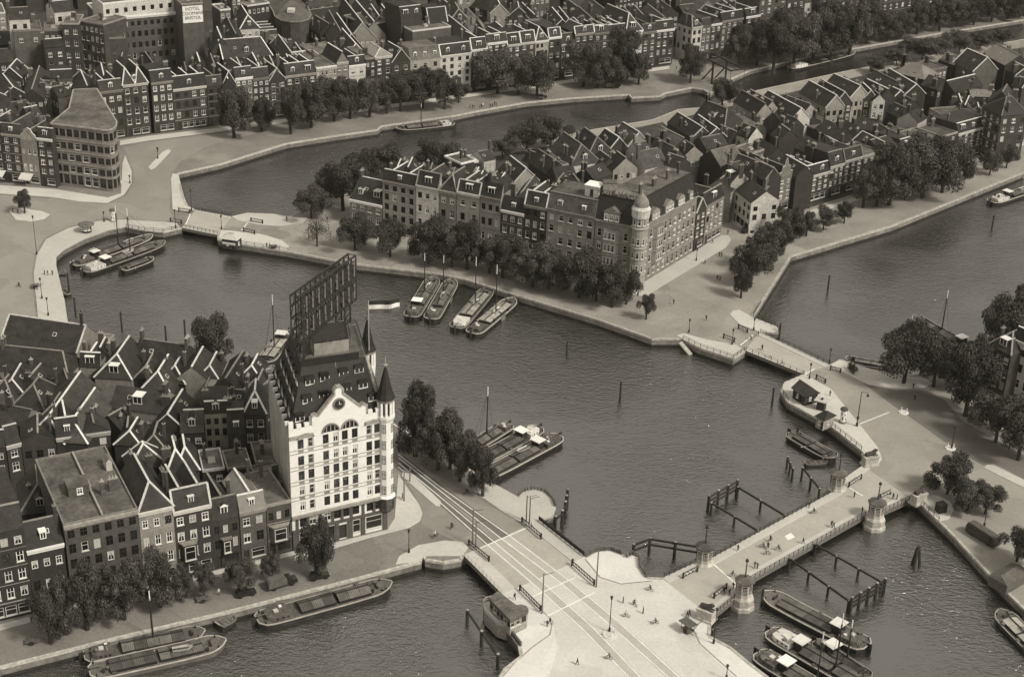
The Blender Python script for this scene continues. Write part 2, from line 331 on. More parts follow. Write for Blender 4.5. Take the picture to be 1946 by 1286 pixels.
# darker carriageways laid on the setts
sheet('road_far_quay', [(-60, 366), (100, 378), (203, 389), (240, 372), (254, 348), (254, 325), (240, 290), (235, 280), (283, 270), (420, 253), (500, 243), (500, 252), (430, 265), (385, 283), (345, 305), (326, 330), (322, 400), (335, 423), (290, 419), (235, 416), (190, 418), (128, 431), (84, 453), (66, 484), (60, 520), (72, 640), (-60, 640)], 'asphalt_light', .004)
sheet('road_tram_street', [(757, 860), (790, 880), (905, 945), (1003, 1003), (1023, 990), (881, 1056), (888, 1038), (850, 1020), (800, 995), (806, 975), (760, 890)], 'asphalt_light', .004)
# yards inside the blocks
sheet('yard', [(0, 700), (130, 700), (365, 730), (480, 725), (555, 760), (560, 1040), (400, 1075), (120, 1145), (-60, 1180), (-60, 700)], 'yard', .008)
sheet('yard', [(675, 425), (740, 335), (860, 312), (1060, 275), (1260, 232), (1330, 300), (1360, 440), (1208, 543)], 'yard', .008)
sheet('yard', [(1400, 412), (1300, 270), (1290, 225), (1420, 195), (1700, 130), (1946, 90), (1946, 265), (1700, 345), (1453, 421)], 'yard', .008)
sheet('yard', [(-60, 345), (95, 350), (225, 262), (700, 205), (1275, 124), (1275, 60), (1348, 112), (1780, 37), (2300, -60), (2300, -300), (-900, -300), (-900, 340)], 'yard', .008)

# ------------------------------------------------------------------ bridges
def bridge(name, label, deck, under=.9, parapet=None):
    pts = [G2(*p) for p in deck]; c = sum(pts, Vector((0, 0)))/4
    t = thing(name, label, 'bridge', (c.x, c.y, 0))
    loc = [tuple(p-c) for p in pts]
    MB().prism(loc, -under, .008, 'iron_grey', 'bridge_deck').build('deck', t)
    mb = MB()
    a, b_, c2, d = [Vector(p) for p in loc]                 # a-b and d-c are the long edges
    for k in range(6):
        f = (k+.5)/6; p = a.lerp(d, f); q = b_.lerp(c2, f); mb.bar((*p, -under-.25), (*q, -under-.25), .35, .5, 'iron')
    mb.build('girder', t)
    return t, [Vector(p) for p in loc]
B1, b1 = bridge('road_bridge', 'short flat road bridge over the far canal mouth on the left', [(345, 433), (414, 447), (440, 412), (371, 399)])
B2, b2 = bridge('road_bridge', 'flat bascule bridge between hotel square and the eastern quay', [(1416, 666), (1527, 711), (1577, 694), (1443, 631)])
B3, b3 = bridge('tram_bridge', 'wide pale bridge carrying tram rails beside the tall white building', [(881, 1055), (955, 1129), (1112, 1058), (1023, 988)], 1.0)
OUT4 = [(1352, 1172), (1403, 1131), (1424, 1103), (1645, 978), (1674, 974), (1731, 948), (1640, 884), (1600, 912), (1586, 932), (1345, 1064), (1322, 1068), (1258, 1098)]
o4 = G2(1490, 1020); B4 = thing('towered_bridge', 'long pale bridge with four small stone tower houses across the harbour', 'bridge', (o4.x, o4.y, 0))
l4 = [G2(*p)-o4 for p in OUT4]; MB().prism([tuple(p) for p in l4], -1.2, .008, 'iron_grey', 'bridge_deck').build('deck', B4)
for k in range(5):
    f = (k+.5)/5; a, b_ = l4[2].lerp(l4[9], f), l4[3].lerp(l4[8], f); MB().bar((*a, -1.45), (*b_, -1.45), .35, .5, 'iron').build('girder', B4)
for side in ([0, 1, 2, 3, 4, 5], [6, 7, 8, 9, 10, 11]):
    pts = [l4[i] for i in side]; nr = []
    for i, p in enumerate(pts):
        d = (pts[min(i+1, len(pts)-1)]-pts[max(i-1, 0)]).normalized(); nr.append(p+Vector((-d.y, d.x))*2.0)
    MB().prism([tuple(p) for p in pts]+[tuple(p) for p in reversed(nr)], .008, .13, 'kerb_stone', 'pavement').build('footway', B4)
def footway(t, loc, side, w):
    a, b_, c, d = loc
    p, q, r, s = (a, b_, c, d) if side == 0 else (d, c, b_, a)
    u1 = (s-p).normalized()*w; u2 = (r-q).normalized()*w
    pts = [tuple(p), tuple(q), tuple(q+u2), tuple(p+u1)]
    MB().prism(pts, .008, .13, 'kerb_stone', 'pavement').build('footway', t)
for t, l, w in ((B1, b1, 1.6), (B2, b2, 2.0), (B3, b3, 3.4)): footway(t, l, 0, w); footway(t, l, 1, w)
def fence(name, label, pts3, h=1.1, gap=2.0, m='iron', rails=(1.0, .55), post=.1, railw=.08, cat='railing', group=None, pm=None):
    """pts3: world polyline at foot; posts and rails as parts"""
    o = Vector(pts3[0]); t = thing(name, label, cat, o, 0, group); mb = MB()
    pmesh = MB().box(-post/2, post/2, -post/2, post/2, 0, h, pm or m, False).mesh('post')
    for i in range(len(pts3)-1):
        a, b_ = Vector(pts3[i])-o, Vector(pts3[i+1])-o; L = (b_-a).length; n = max(1, round(L/gap))
        for r in rails: mb.bar(a+Vector((0, 0, r*h)), b_+Vector((0, 0, r*h)), railw, railw, m)
        for k in range(n+(i == len(pts3)-2)): put('post', pmesh, t, a.lerp(b_, k/n), ang(a, b_))
    mb.build('rail', t); return t
def g3(px, z=.1): return [G(x, y, z)+Vector((0, 0, 0)) for x, y in px]
def lattice(label, px0, px1, z=.12, h=1.2):
    """low white-barred barrier gate of crossed laths"""
    a, b_ = G(*px0, z), G(*px1, z); t = thing('barrier_gate', label, 'gate', a, ang(a, b_), 'lattice barrier gates at the bridges'); L = (b_-a).length
    mb = MB(); mb.bar((0, 0, h), (L, 0, h), .14, .14, 'iron'); mb.bar((0, 0, .3), (L, 0, .3), .14, .14, 'iron')
    mb.build('rail', t); n = max(3, round(L/1.0)); lm = MB()
    for k in range(n): lm.bar((k*L/n, 0, .3), ((k+1)*L/n, 0, h), .1, .08, 'paint_white'); lm.bar(((k+1)*L/n, 0, .3), (k*L/n, 0, h), .1, .08, 'iron')
    lm.build('lath', t)
    pmsh = MB().box(-.15, .15, -.15, .15, 0, h+.15, 'iron', False).mesh('post')
    put('post', pmsh, t, (0, 0, 0)); put('post', pmsh, t, (L, 0, 0))
for lb, a, b_ in (
  ('lattice gate at left end of the far canal bridge, back side', (340, 402), (361, 405)), ('lattice gate at left end of the far canal bridge, front side', (324, 421), (345, 425)),
  ('lattice gate at right end of the far canal bridge, back side', (477, 421), (499, 425)), ('lattice gate at right end of the far canal bridge, front side', (463, 440), (484, 445)),
  ('lattice gate at hotel end of bascule bridge, harbour side', (1375, 642), (1395, 650)), ('lattice gate at hotel end of bascule bridge, far side', (1403, 624), (1420, 632)),
  ('lattice gate at eastern end of bascule bridge, harbour side', (1551, 720), (1568, 728)), ('lattice gate at eastern end of bascule bridge, far side', (1578, 703), (1597, 708)),
  ('lattice gate near top left corner of tram bridge', (891, 1035), (929, 1066)), ('lattice gate near top right corner of tram bridge', (992, 992), (1028, 1023)),
  ('lattice gate near bottom right corner of tram bridge', (1087, 1074), (1129, 1111)), ('lattice gate near bottom left corner of tram bridge', (988, 1121), (1027, 1160)),
  ('lattice gate left end of towered bridge on north side', (1298, 1098), (1325, 1084)), ('lattice gate left end of towered bridge on south side', (1357, 1136), (1380, 1118)),
  ('lattice gate right end of towered bridge on north side', (1613, 925), (1636, 910)), ('lattice gate right end of towered bridge on south side', (1672, 948), (1692, 938))): lattice(lb, a, b_)
DK = .13
fence('bridge_railing', 'dark railing along harbour side of the far canal bridge', g3([(346, 432), (414, 446)], DK), gap=1.5)
fence('bridge_railing', 'dark boarded railing along canal side of the far canal bridge', g3([(371, 400), (440, 412)], DK), gap=1.2, rails=(1, .7, .4))
fence('bridge_railing', 'iron railing on harbour side of the bascule bridge', g3([(1418, 666), (1526, 711)], DK), gap=2)
fence('bridge_railing', 'iron railing on far side of the bascule bridge', g3([(1445, 632), (1576, 693)], DK), gap=2)
fence('bridge_railing', 'pale railing along left edge of the tram bridge', g3([(883, 1056), (954, 1127)], DK), m='paint_cream', gap=1.6)
fence('bridge_railing', 'dark plate railing along right edge of the tram bridge', g3([(1024, 989), (1110, 1057)], DK), gap=1.6, rails=(1, .7, .4), railw=.2)
fence('bridge_railing', 'dark iron railing along north side of the towered bridge', g3([(1262, 1097), (1322, 1069)], DK), gap=1.6, rails=(1, .6, .25))
fence('bridge_railing', 'dark iron railing between north towers of the towered bridge', g3([(1350, 1062), (1582, 935)], DK), gap=1.6, rails=(1, .6, .25))
fence('bridge_railing', 'dark iron railing between south towers of the towered bridge', g3([(1425, 1103), (1645, 979)], DK), gap=1.6, rails=(1, .6, .25))
fence('bridge_railing', 'short railing from left statue to tower on the towered bridge', g3([(1355, 1170), (1402, 1132)], DK), gap=1.4, rails=(1, .6, .25))
fence('bridge_railing', 'short railing from right tower to lion statue on the towered bridge', g3([(1675, 974), (1728, 950)], DK), gap=1.4, rails=(1, .6, .25))
fence('quay_railing', 'thin iron railing round the quay corner by the barges on the left', g3([(240, 432), (275, 438), (310, 441), (343, 433)]), gap=2.5)
fence('quay_railing', 'iron post railing on island quay beside the canal bridge house', g3([(452, 463), (500, 470), (547, 477)]), gap=2.5)
fence('quay_railing', 'iron railing on island quay beside the square bridge pier', g3([(1298, 644), (1331, 660), (1394, 681), (1415, 666)]), gap=2.2)
fence('quay_railing', 'iron railing on small pier at hotel end of bascule bridge', g3([(1431, 604), (1477, 623), (1479, 631)]), gap=2.2)
fence('quay_railing', 'iron railing down the quay edge beside the hotel square trees', g3([(1431, 601), (1445, 578)]), gap=2.2)
fence('quay_railing', 'iron post railing along eastern quay below the advertising column', g3([(1577, 807), (1637, 854)]), gap=2.2)
fence('quay_railing', 'iron railing round the bridge pier by the brick bridge house', g3([(1528, 711), (1490, 728), (1484, 742), (1498, 763)]), gap=2.2)
fence('quay_railing', 'iron railing along the eastern quay south of the lion', g3([(1746, 952), (1784, 989)]), gap=2.0)
fence('quay_railing', 'low railing along canal corner quay by the flat roofed corner building', g3([(357, 391), (350, 374), (344, 350)]), gap=2.5)
# tram rails and painted lines
def strip(name, px, w, m, z):
    mb = MB(); pts = [G2(*p) for p in px]
    for a, b_ in zip(pts[:-1], pts[1:]):
        d = (b_-a).normalized(); nn = Vector((-d.y, d.x))*w/2
        mb.poly([(*(a-nn), z), (*(b_-nn), z), (*(b_+nn), z), (*(a+nn), z)][::1], m)
    return struct(mb.build(name))
for px in ([(757, 863), (830, 920), (968, 1017), (1085, 1105), (1180, 1185), (1318, 1310)], [(757, 869), (826, 924), (953, 1023), (1066, 1107), (1165, 1192), (1300, 1312)],
           [(757, 879), (815, 926), (940, 1030), (1042, 1115), (1130, 1195), (1240, 1310)], [(757, 887), (808, 929), (926, 1034), (1025, 1119), (1110, 1197), (1218, 1310)]):
    strip('tram_rail', px, .26, 'rail_steel', .014)
for px in ([(912, 1041), (1000, 1003)], [(1012, 1133), (1095, 1096)], [(1040, 1170), (1130, 1125)], [(1352, 1068), (1398, 1108)], [(1604, 920), (1640, 942)], [(362, 406), (353, 427)], [(459, 438), (470, 424)],
           [(1407, 656), (1432, 636)], [(1530, 712), (1548, 700)]):
    strip('stop_line', px, .35, 'line_white', .016)
strip('road_seam', [(1634, 805), (1690, 783)], .3, 'line_white', .006)
sheet('manhole_slab', [(1491, 1018), (1503, 1012), (1511, 1020), (1498, 1026)], 'line_white', .016)

sheet('road_east_curve', [(1640, 728), (1705, 742), (1762, 742), (1795, 760), (1830, 800), (1960, 872), (1960, 918), (1888, 880), (1868, 884), (1810, 850), (1740, 800), (1690, 765)], 'asphalt_dark', .004)
sheet('road_plaza', [(955, 1129), (1112, 1058), (1140, 1095), (1180, 1108), (1240, 1102), (1262, 1100), (1350, 1170), (1330, 1180), (1318, 1195), (1330, 1225), (1400, 1290), (1420, 1330), (1030, 1330), (1060, 1230), (1050, 1180), (1030, 1160), (1005, 1140)], 'plaza_road', .004)
for px in ([(1112, 1062), (1140, 1096), (1180, 1109), (1240, 1103)], [(1005, 1140), (1030, 1160), (1050, 1180), (1045, 1205), (1010, 1230), (975, 1262), (955, 1285)], [(1352, 1176), (1330, 1182), (1318, 1196), (1330, 1222), (1400, 1285)]): strip('kerb_line', px, .3, 'mortar_grey', .012)

for px, m1 in (([(757, 866), (828, 922), (960.5, 1020)], 'asphalt_dark'), ([(757, 883), (811, 927.5), (933, 1032)], 'asphalt_dark'), ([(960.5, 1020), (1075.5, 1106), (1172.5, 1188.5), (1309, 1311)], 'track_stone'), ([(933, 1032), (1033.5, 1117), (1120, 1196), (1229, 1310)], 'track_stone')): strip('track_bed', px, 2.5, m1, .0105)
# ------------------------------------------------------------------ houses
WC = {}
def win_mesh(w, h, st):
    """st 0 white cross frame, 1 white frame half blind, 2 dark frame, 3 grey-white single sash"""
    w = max(.6, round(w*5)/5); h = max(.6, round(h*5)/5); k = (w, h, st)
    if k in WC: return WC[k]
    fm = {0: 'paint_white', 1: 'paint_white', 2: 'paint_dark', 3: 'paint_cream', 4: 'paint_white', 5: 'paint_cream'}[st]; f = .16 if st != 2 else .08
    a = MB()
    a.box(-w/2, w/2, -.05, .05, 0, f, fm).box(-w/2, w/2, -.05, .05, h-f, h, fm)
    a.box(-w/2, -w/2+f, -.05, .05, f, h-f, fm).box(w/2-f, w/2, -.05, .05, f, h-f, fm)
    if st != 3: a.box(-.05, .05, -.04, .04, f, h-f, fm)
    a.box(-w/2+f, w/2-f, -.04, .04, h*.58, h*.58+.09, fm)
    if st in (0, 1, 3): a.box(-w/2-.1, w/2+.1, -.28, -.05, -.12, .02, 'paint_cream')
    p = MB()
    if st == 4:      # drawn-back curtains leave a dark wedge
        p.poly([(-w/2, .02, 0), (w/2, .02, 0), (0, .02, h*.9)], 'pane').poly([(-w/2, .02, 0), (0, .02, h*.9), (0, .02, h), (-w/2, .02, h)], 'blind').poly([(w/2, .02, 0), (w/2, .02, h), (0, .02, h), (0, .02, h*.9)], 'blind')
    elif st == 5: p.poly([(-w/2, .02, 0), (w/2, .02, 0), (w/2, .02, h), (-w/2, .02, h)], 'blind')
    elif st == 1:
        p.poly([(-w/2, .02, 0), (w/2, .02, 0), (w/2, .02, h*.55), (-w/2, .02, h*.55)], 'pane').poly([(-w/2, .015, h*.55), (w/2, .015, h*.55), (w/2, .015, h), (-w/2, .015, h)], 'blind')
    else: p.poly([(-w/2, .02, 0), (w/2, .02, 0), (w/2, .02, h), (-w/2, .02, h)], 'pane')
    both = MB(); both.v = a.v+p.v; both.f = a.f+[tuple(i+len(a.v) for i in f_) for f_ in p.f]; both.m = a.m+p.m
    WC[k] = (a.mesh('window'), p.mesh('pane'), both.mesh('window')); return WC[k]
DMESH = {}
def dormer_mesh(k, rm):
    if (k, rm) in DMESH: return DMESH[k, rm]
    w, h, d = [(1.5, 1.7, 2.4), (2.2, 1.9, 2.8), (1.2, 1.5, 2.0)][k]; a = MB()
    a.box(-w/2, w/2, 0, d, 0, h, 'paint_cream' if k != 1 else rm, False)
    a.box(-w/2-.12, w/2+.12, -.22, d, h, h+.14, 'paint_white')
    if k == 0: a.poly([(-w/2-.1, -.2, h+.14), (w/2+.1, -.2, h+.14), (0, -.2, h+.7)], 'paint_white').poly([(w/2+.1, -.2, h+.14), (w/2+.1, d, h+.14), (0, d, h+.7), (0, -.2, h+.7)], rm).poly([(-w/2-.1, d, h+.14), (-w/2-.1, -.2, h+.14), (0, -.2, h+.7), (0, d, h+.7)], rm)
    f = .16; fm = 'paint_white'
    a.box(-w/2, w/2, -.06, 0, 0, f, fm).box(-w/2, w/2, -.06, 0, h-f, h, fm).box(-w/2, -w/2+f, -.06, 0, f, h-f, fm).box(w/2-f, w/2, -.06, 0, f, h-f, fm)
    a.box(-.06, .06, -.05, 0, f, h-f, fm)
    p = MB().poly([(-w/2+f, -.02, f), (w/2-f, -.02, f), (w/2-f, -.02, h-f), (-w/2+f, -.02, h-f)], 'pane')
    DMESH[k, rm] = (a.mesh('dormer'), p.mesh('pane')); return DMESH[k, rm]
CHM = []
for k in range(4):
    w, d, h = [(.7, .7, 2.2), (1.3, .6, 2.4), (1.8, .7, 2.0), (.6, .6, 3.2)][k]; a = MB()
    a.box(-w/2, w/2, -d/2, d/2, -2.5, h, 'chimney_brick', False).box(-w/2-.1, w/2+.1, -d/2-.1, d/2+.1, h, h+.18, 'mortar_grey')
    for i in range(max(1, round(w/.6))):
        x = -w/2+(i+.5)*w/max(1, round(w/.6)); a.tube((x, 0, h+.15), (x, 0, h+.75), .15, .12, 'chimney_pot' if k != 3 else 'iron', 6)
    CHM.append(a.mesh('chimney'))
RLM = MB().box(-.5, .5, -.5, .5, -.05, .1, 'paint_cream').box(-.36, .36, -.36, .36, .1, .13, 'pane').mesh('roof_light')
def wallface(mb, o, e, n, W_, H, ops, m, dep=.18, m2=None):
    """a wall with real openings; ops (u0,u1,z0,z1)"""
    us = sorted({0, W_, *[q for p in ops for q in p[:2]]}); zs = sorted({0, H, *[q for p in ops for q in p[2:]]})
    def pt(u, z, k=0): return (o[0]+e[0]*u-n[0]*k, o[1]+e[1]*u-n[1]*k, z)
    for i in range(len(us)-1):
        j = 0
        while j < len(zs)-1:
            c = (us[i]+us[i+1])/2; jj = j
            def hole(q): return any(p[0] < c < p[1] and p[2] < q < p[3] for p in ops)
            if hole((zs[j]+zs[j+1])/2): j += 1; continue
            while jj+1 < len(zs)-1 and not hole((zs[jj+1]+zs[jj+2])/2): jj += 1
            mb.poly([pt(us[i], zs[j]), pt(us[i+1], zs[j]), pt(us[i+1], zs[jj+1]), pt(us[i], zs[jj+1])], m); j = jj+1
    for u0, u1, z0, z1 in ops:
        r = m2 or m
        mb.poly([pt(u0, z0), pt(u0, z0, dep), pt(u0, z1, dep), pt(u0, z1)][::-1], r).poly([pt(u1, z0), pt(u1, z1), pt(u1, z1, dep), pt(u1, z0, dep)][::-1], r)
        mb.poly([pt(u0, z0), pt(u1, z0), pt(u1, z0, dep), pt(u0, z0, dep)], r).poly([pt(u0, z1, dep), pt(u1, z1, dep), pt(u1, z1), pt(u0, z1)], r)
        mb.poly([pt(u0, z0, dep+.02), pt(u1, z0, dep+.02), pt(u1, z1, dep+.02), pt(u0, z1, dep+.02)], 'paint_dark')
WORDS = {'brick_dark': 'dark brick', 'brick_mid': 'brown brick', 'plaster_grey': 'grey plastered', 'plaster_light': 'pale plastered', 'stone_wall': 'grey stone', 'brick_banded': 'banded brick'}
RW = {'gv': 'gabled', 'gu': 'long roofed', 'flat': 'flat roofed', 'man': 'steep roofed'}
HN = 0
def house(where, A, an, w, d, ze, roof='gv', rh=3.6, wm='brick_dark', rm='tile_dark', cols=None, rows=None, sides='', cap='w', hf=0, hb=0, hl=0, hr=0, k=1, mh=3.0,
          dorm=0, chim=1, gf=3.8, st=None, group=None, near=False, cor=None, shop=True, verge=None, rnd=None, low=0, gable=None, name='town_house', base_rows=True):
    global HN; HN += 1; r = random.Random(HN*7+3)
    label = '%s %s house, %s' % (WORDS[wm], RW[roof], where)
    t = thing(name, label, 'house', (A[0], A[1], 0), an, group)
    if st is None: st = r.choice((0, 0, 3, 1) if wm != 'plaster_grey' else (2, 0, 3))
    capm = {'w': 'mortar_white', 'g': 'mortar_grey', 'n': None}[cap]
    faces = {'f': ((0, 0), (1, 0), (0, -1), w, 0), 'r': ((w, 0), (0, 1), (1, 0), d, math.pi/2), 'b': ((w, d), (-1, 0), (0, 1), w, math.pi), 'l': ((0, d), (0, -1), (-1, 0), d, -math.pi/2)}
    wl = MB(); winl = []
    for fk, (o, e, n, L, rz) in faces.items():
        ops = []
        if fk == 'f' or fk in sides:
            c = cols if (cols and fk == 'f') else max(1, round(L/(2.3 if fk == 'f' else 3.4)))
            g0 = gf if gf < ze-2 else .8
            rw = rows or max(1, round((ze-g0)/4.0)); sh = (ze-.5-g0)/rw
            ww = min(1.5, .56*L/c); wh = min(2.3, sh*.62)
            for i in range(c):
                for j in range(rw):
                    z0 = g0+sh*j+sh*.22
                    if low and z0 < ze-low: continue
                    if fk != 'f' and r.random() < .25: continue
                    hh = wh*(1.0 if j < rw-1 or rw == 1 else .82)
                    u = (i+.5)*L/c; sty = st
                    if st in (0, 3): sty = r.choice((st, st, st, st, 1, 4, 4, 5, 2))
                    elif r.random() < .15: sty = r.choice((3, 5, 4))
                    ops.append((u-ww/2, u+ww/2, z0, z0+hh)); winl.append((o, e, n, u, z0, ww, hh, sty, rz))
            if fk == 'f' and shop and gf > 3:
                dw = min(1.2, w*.25); ops.append((w*.08, w*.08+dw, 0.05, 2.9)); nb = max(1, int((w*.88-dw)/2.4)); x0 = w*.08+dw+.4; bw_ = (w*.95-x0)/nb
                for i in range(nb): ops.append((x0+i*bw_+.15, x0+(i+1)*bw_-.15, .8, 3.0)); winl.append((o, e, n, x0+(i+.5)*bw_, .8, bw_-.3, 2.2, 2 if st == 2 else 3, rz))
        wallface(wl, o, e, n, L, ze, ops, wm)
    rf = MB(); caps = []; ov = .25
    def quad(*p): rf.poly(p, rm)
    zt = ze+rh
    if roof == 'gv':
        bw_ = w/k; f0 = hf; b0 = d-hb
        for i in range(k):
            u0, u1 = i*bw_, (i+1)*bw_; um = (u0+u1)/2
            e0 = u0-(ov if i == 0 else 0); e1 = u1+(ov if i == k-1 else 0); zd = ze-ov*rh/(bw_/2)*.6
            za = zd if i == 0 else ze; zb = zd if i == k-1 else ze; vf = -.1 if hf == 0 else -ov; vb = d+.1
            quad((e0, vf, za), (um, f0 if hf else vf, zt), (um, b0 if hb else vb, zt), (e0, vb, za)) if False else quad((e0, vb, za), (e0, vf, za), (um, f0 if hf else vf, zt), (um, b0 if hb else vb, zt))
            quad((e1, vf, zb), (e1, vb, zb), (um, b0 if hb else vb, zt), (um, f0 if hf else vf, zt))
            if hf: quad((e0, vf, za), (e1, vf, zb), (um, f0, zt)); caps += [((um, f0, zt), (e0, vf, za)), ((um, f0, zt), (e1, vf, zb))]
            else: wl.poly([(u0, 0, ze), (u1, 0, ze), (um, 0, zt)], wm)
            if hb: quad((e1, vb, zb), (e0, vb, za), (um, b0, zt)); caps += [((um, b0, zt), (e0, vb, za)), ((um, b0, zt), (e1, vb, zb))]
            else: wl.poly([(u1, d, ze), (u0, d, ze), (um, d, zt)], wm)
            caps.append(((um, f0 if hf else 0, zt), (um, b0 if hb else d, zt)))
            if verge and not hf: caps += [((um, -.05, zt), (e0, -.05, za)), ((um, -.05, zt), (e1, -.05, zb))]
            if verge == 2 and not hb: caps += [((um, d, zt), (e0, d, za)), ((um, d, zt), (e1, d, zb))]
    elif roof == 'gu':
        vm = d/2; zd = ze-ov*rh/vm*.6; ul, ur = (hl if hl else -.1), (w-hr if hr else w+.1)
        quad((-.1, -ov, zd), (w+.1, -ov, zd), (ur, vm, zt), (ul, vm, zt)); quad((w+.1, d+ov, zd), (-.1, d+ov, zd), (ul, vm, zt), (ur, vm, zt))
        if hl: quad((-.1, d+ov, zd), (-.1, -ov, zd), (ul, vm, zt)); caps += [((ul, vm, zt), (-.1, -ov, zd))]
        else: wl.poly([(0, d, ze), (0, 0, ze), (0, vm, zt)], wm)
        if hr: quad((w+.1, -ov, zd), (w+.1, d+ov, zd), (ur, vm, zt)); caps += [((ur, vm, zt), (w+.1, -ov, zd))]
        else: wl.poly([(w, 0, ze), (w, d, ze), (w, vm, zt)], wm)
        caps.append(((ul, vm, zt), (ur, vm, zt)))
        if verge and not hl: caps.append(((0, -ov, zd), (0, vm, zt)))
        if verge and not hr: caps.append(((w, -ov, zd), (w, vm, zt)))
    elif roof == 'flat':
        pz = ze+.35
        rf.poly([(.25, .25, ze-.1), (w-.25, .25, ze-.1), (w-.25, d-.25, ze-.1), (.25, d-.25, ze-.1)], rm if rm in ('felt', 'zinc') else 'felt')
        pm = MB()
        for (x0, x1, y0, y1) in ((-.06, w+.06, -.06, .25), (-.06, w+.06, d-.25, d+.06), (-.06, .25, .25, d-.25), (w-.25, w+.06, .25, d-.25)): pm.box(x0, x1, y0, y1, ze-.3, pz, 'mortar_white' if cap == 'w' else 'mortar_grey')
        pm.build('parapet', t)
    elif roof == 'man':
        s_ = .42*mh; zm = ze+mh; zb = max(ze+.2, zm-rh)
        quad((-.02, -.12, ze-.05), (w+.02, -.12, ze-.05), (w+.02, s_, zm), (-.02, s_, zm))
        if k == 0:
            quad((0, s_, zm-.02), (w, s_, zm-.02), (w, d, zm-.3), (0, d, zm-.3)); zb = zm-.3
            wl.poly([(0, 0, ze), (0, s_, zm), (0, d, zb), (0, d, ze)][::-1], wm); wl.poly([(w, 0, ze), (w, s_, zm), (w, d, zb), (w, d, ze)][::1], wm); wl.poly([(w, d, ze), (0, d, ze), (0, d, zb), (w, d, zb)], wm)
        else:
            bw_ = w/k
            for i in range(k):
                u0, u1 = i*bw_, (i+1)*bw_; um = (u0+u1)/2
                quad((u0, d, zb), (u0, s_*.6, zb), (um, s_, zm), (um, d-hb, zm)); quad((u1, s_*.6, zb), (u1, d, zb), (um, d-hb, zm), (um, s_, zm))
                if hb: quad((u1, d, zb), (u0, d, zb), (um, d-hb, zm))
                else: wl.poly([(u1, d, zb), (u0, d, zb), (um, d, zm)], wm)
                caps.append(((um, s_, zm), (um, d-hb, zm)))
            wl.poly([(0, 0, ze), (0, s_, zm), (0, s_, zb), (0, d, zb), (0, d, ze)][::-1], wm); wl.poly([(w, 0, ze), (w, s_, zm), (w, s_, zb), (w, d, zb), (w, d, ze)], wm); wl.poly([(w, d, ze), (0, d, ze), (0, d, zb), (w, d, zb)], wm)
        caps.append(((0, s_, zm), (w, s_, zm))); caps += [((0.06, -.1, ze), (0.06, s_, zm)), ((w-.06, -.1, ze), (w-.06, s_, zm))] if verge else []
    if gable:   # a raised shaped facade above the eaves: list of (u fraction, z above eave)
        pts = [(p[0]*w, -.02, ze+p[1]) for p in gable]
        gb = MB().tess2(pts, wm, .35)
        gb.build('gable', t)
    wl.build('wall', t)
    if rf.f: rf.build('roof', t)
    if capm and caps:
        cm = MB()
        for p, q in caps: cm.bar(Vector(p)+Vector((0, 0, .05)), Vector(q)+Vector((0, 0, .05)), .42, .22, capm)
        cm.build('ridge_cap', t)
    for (o, e, n, u, z0, ww, hh, sty, rz) in winl:
        a, p, bo = win_mesh(ww, hh, sty); l = (o[0]+e[0]*u-n[0]*.13, o[1]+e[1]*u-n[1]*.13, z0)
        if near: q = put('window', a, t, l, rz); put('pane', p, q)
        else: put('window', bo, t, l, rz)
    if shop and ze > 8 and r.random() < .45:
        g0 = gf; rw = rows or max(1, round((ze-g0)/4.0)); sh = (ze-.5-g0)/rw; bn = MB().box(.02, w-.02, -.07, 0, g0-.15, g0+.12, 'mortar_grey'); bn.build('string_course', t)
        for j in range(1, rw): MB().box(.02, w-.02, -.05, 0, g0+sh*j, g0+sh*j+.16, 'mortar_grey').build('string_course', t)
    if cor: MB().box(-.1, w+.1, -.4, 0, ze-.45, ze, cor).box(-.05, w+.05, -.2, 0, ze-1.0, ze-.45, cor).build('cornice', t)
    if dorm:
        for i in range(dorm):
            u = (i+.5)*w/dorm; kk = r.choice((0, 0, 2, 1)); a, p = dormer_mesh(kk, rm)
            if roof == 'man': l = (u, .25*mh*.42+.05, ze+mh*.22)
            elif roof == 'gu': f = .28; l = (u, d/2*f, ze+rh*f)
            elif roof == 'gv' and hf: l = (u, hf*.22, ze+rh*.2)
            else: continue
            q = put('dormer', a, t, l); put('pane', p, q)
    for i in range(chim):
        c = CHM[r.randrange(4)]; side = r.choice((0, 1)); 
        if roof == 'gv': l = (w*(.12 if side else .88), d*r.uniform(.25, .9), ze+rh*.25+.6)
        elif roof == 'gu': l = (w*(.05 if side else .95), d*.5, ze+rh)
        elif roof == 'man': l = (.35 if side else w-.35, d*r.uniform(.3, .9), ze+mh*.8)
        else: l = (w*r.uniform(.2, .9), d*r.uniform(.3, .9), ze+.6)
        put('chimney', c, t, l, r.choice((0, math.pi/2)))
    if roof in ('gv', 'gu') and k == 1 and r.random() < .6:
        sl_ = math.atan2(rh, w/2 if roof == 'gv' else d/2)
        if roof == 'gv': sg = 1 if 'r' in sides else -1; q = put('roof_light', RLM, t, (w/2+sg*w*.22, d*r.uniform(.3, .7), ze+rh*.56+.04)); q.rotation_euler = (0, sg*sl_, 0)
        else: q = put('roof_light', RLM, t, (w*r.uniform(.25, .75), d*.26, ze+rh*.52+.04)); q.rotation_euler = (sl_, 0, 0)
